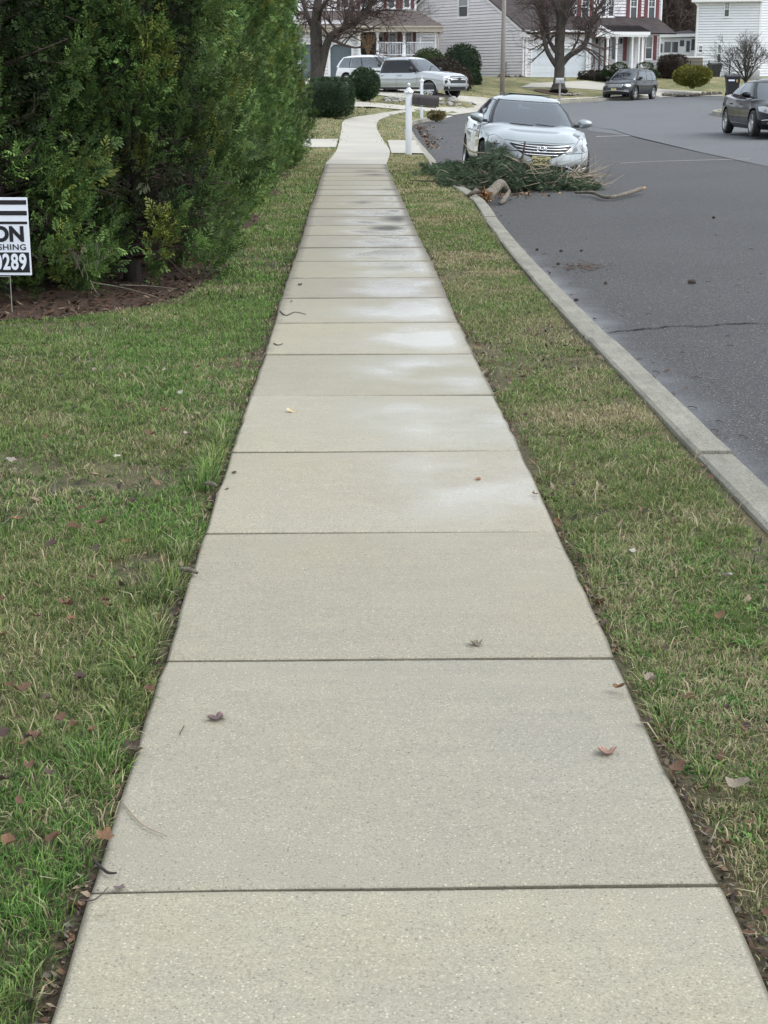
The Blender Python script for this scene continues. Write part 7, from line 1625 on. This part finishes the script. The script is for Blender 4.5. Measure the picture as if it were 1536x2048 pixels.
stick('twig',[(560,625),(572,634),(590,628),(612,632)],.004,'twig','wavy dark twig at the left of a distant slab','twig')
stick('twig',[(548,690),(556,695),(566,692)],.004,'twig','short dark twig at the left edge above the wide slab','twig')
stick('twig',[(1330,2010),(1345,2020)],.002,'twig','tiny splinter low on the nearest slab','twig') if False else None
p=px0(380,1146,.02); b=MB(); b.tube([(p[0]-.035,p[1]+.012,.022),(p[0],p[1],.024),(p[0]+.026,p[1]-.008,.014)],[.006,.0085,.005],7); tag(b.build('bark_chip',M['bark_pale'],smooth=True),'pale curled bark chip at the left sidewalk edge beside the third slab','bark chip')
p=px0(424,972,.02); b=MB(); b.tube([(p[0]-.035,p[1]+.02,.022),(p[0],p[1],.026),(p[0]+.02,p[1]-.01,.018)],[.005,.009,.005],7); tag(b.build('bark_chip',M['bark_pale'],smooth=True),'pale bark chip in the grass at the left edge of the fifth slab','bark chip')
# bare low sprigs reaching out of the hedge over the mulch
b=MB(); rr=random.Random(8)
q0=px0(200,560); 
for path in ([(185,565),(245,575),(300,590),(340,605)],[(240,570),(300,572),(355,578)],[(180,560),(190,580),(200,592)]):
    P=[at(a,b_,10.6) for a,b_ in path]; sm=catmull([tuple(v) for v in P],4); b.tube(sm,[.0042*(1-.6*i/len(sm)) for i in range(len(sm))],6)
def fork(p,d,l,r,n):
    q=p+d*l; b.tube([p,p.lerp(q,.5)+Vector((rr.uniform(-.01,.01),0,rr.uniform(-.01,.01))),q],[r,r*.85,r*.7],5,cap=False)
    if n>0:
        for i in range(rr.choice((2,2,3))): fork(q,(d+Vector((rr.uniform(-.8,.8),rr.uniform(-.4,.4),rr.uniform(-.3,.6)))).normalized(),l*rr.uniform(.6,.9),r*.7,n-1)
for px,py in ((165,555),(190,545),(150,540),(175,560)): fork(at(px,py,10.35),Vector((rr.uniform(-.4,.4),-.3,1)).normalized(),.065,.0032,4)
tag(b.build('dead_sprigs',M['bark_pale'],smooth=True),'bare pale dead sprigs poking out low at the foot of the hedge','twigs')
# pine cones and bits on the road
def cone(px,py,s,label,rz):
    s*=.58; p=gp(px,py); b=MB(); V=[];n=7
    for k_ in range(11):
        t=k_/10; r=s*(.22+.38*math.sin(PI*min(1,t*.85+.1))); x=s*(t-.5)*2
        for j in range(n):
            a=2*PI*(j+.5*(k_%2))/n; o_=Vector((x,r*math.cos(a),r*math.sin(a))); d=Vector((.55,math.cos(a),math.sin(a))).normalized(); tt=Vector((0,-math.sin(a),math.cos(a))); w_=s*.16
            b.add([o_*.6+Vector((x*.4,0,0))-tt*w_*.5,o_*.6+Vector((x*.4,0,0))+tt*w_*.5,o_+d*s*.13+tt*w_,o_+d*s*.17,o_+d*s*.13-tt*w_],[(0,1,2,3,4)])
    b.tube([(-s,0,0),(0,0,0),(s*.9,0,0)],[s*.15,s*.3,s*.08],7); o=b.build('pine_cone',M['cone'],None); o.location=(p[0],p[1],float(R(*p))+s*.5); o.rotation_euler=(0,.1,rz); return tag(o,label,'pine cone')
M['cone']=m_vary('cone_scales',(.05,.035,.025),(.13,.09,.06),60,.9,.3,.003)
cone(1211,569,.035,'round pine cone on the asphalt, seen end on, in the middle of the near road',1.45)
cone(1383,569,.055,'long dark pine cone lying sideways farthest right on the near road',.05)
cone(1427,437,.035,'small pine cone alone on the road to the right of the fallen branch',.6)
cone(1152,603,.03,'small pine cone close to the kerb at the damp gutter',.4)
cone(1116,530,.034,'pine cone just left of the rusty needle clump',1.0); cone(1122,504,.03,'pale pine cone near the kerb with another to its right',.3); cone(1163,503,.03,'pine cone upper right of the rusty needle clump',2.2); cone(1074,502,.032,'pine cone nearest the kerb below the branch',.9)
b=MB(); c=gp(1165,537); rr=random.Random(5)
for i in range(110):
    x=c[0]+rr.gauss(0,.12); y=c[1]+rr.gauss(0,.16); a=rr.uniform(0,PI); l=rr.uniform(.04,.08); z=float(R(x,y))+.006+rr.uniform(0,.02); b.tube([(x,y,z),(x+math.cos(a)*l,y+math.sin(a)*l,z+rr.uniform(-.003,.01))],.0018,3,cap=False)
M['rust']=mat('rusty_needles',(.115,.065,.042),.9); tag(b.build('needle_clump',M['rust']),'flat clump of rusty dead pine needles on the asphalt near the gutter','needle clump',kind='stuff')
b=MB()
for i in range(60):
    c=gp(rr.uniform(1000,1536),rr.uniform(470,900)); 
    if not inpoly(np.array([c[0]]),np.array([c[1]]),ROAD)[0]: continue
    a=rr.uniform(0,PI); l=rr.uniform(.02,.07); z=float(R(*c))+.005; b.tube([(c[0],c[1],z),(c[0]+math.cos(a)*l*.5,c[1]+math.sin(a)*l*.5,z+.006),(c[0]+math.cos(a)*l,c[1]+math.sin(a)*l,z)],.0022,4,cap=False)
tag(b.build('road_twigs',M['twig']),kind='stuff')
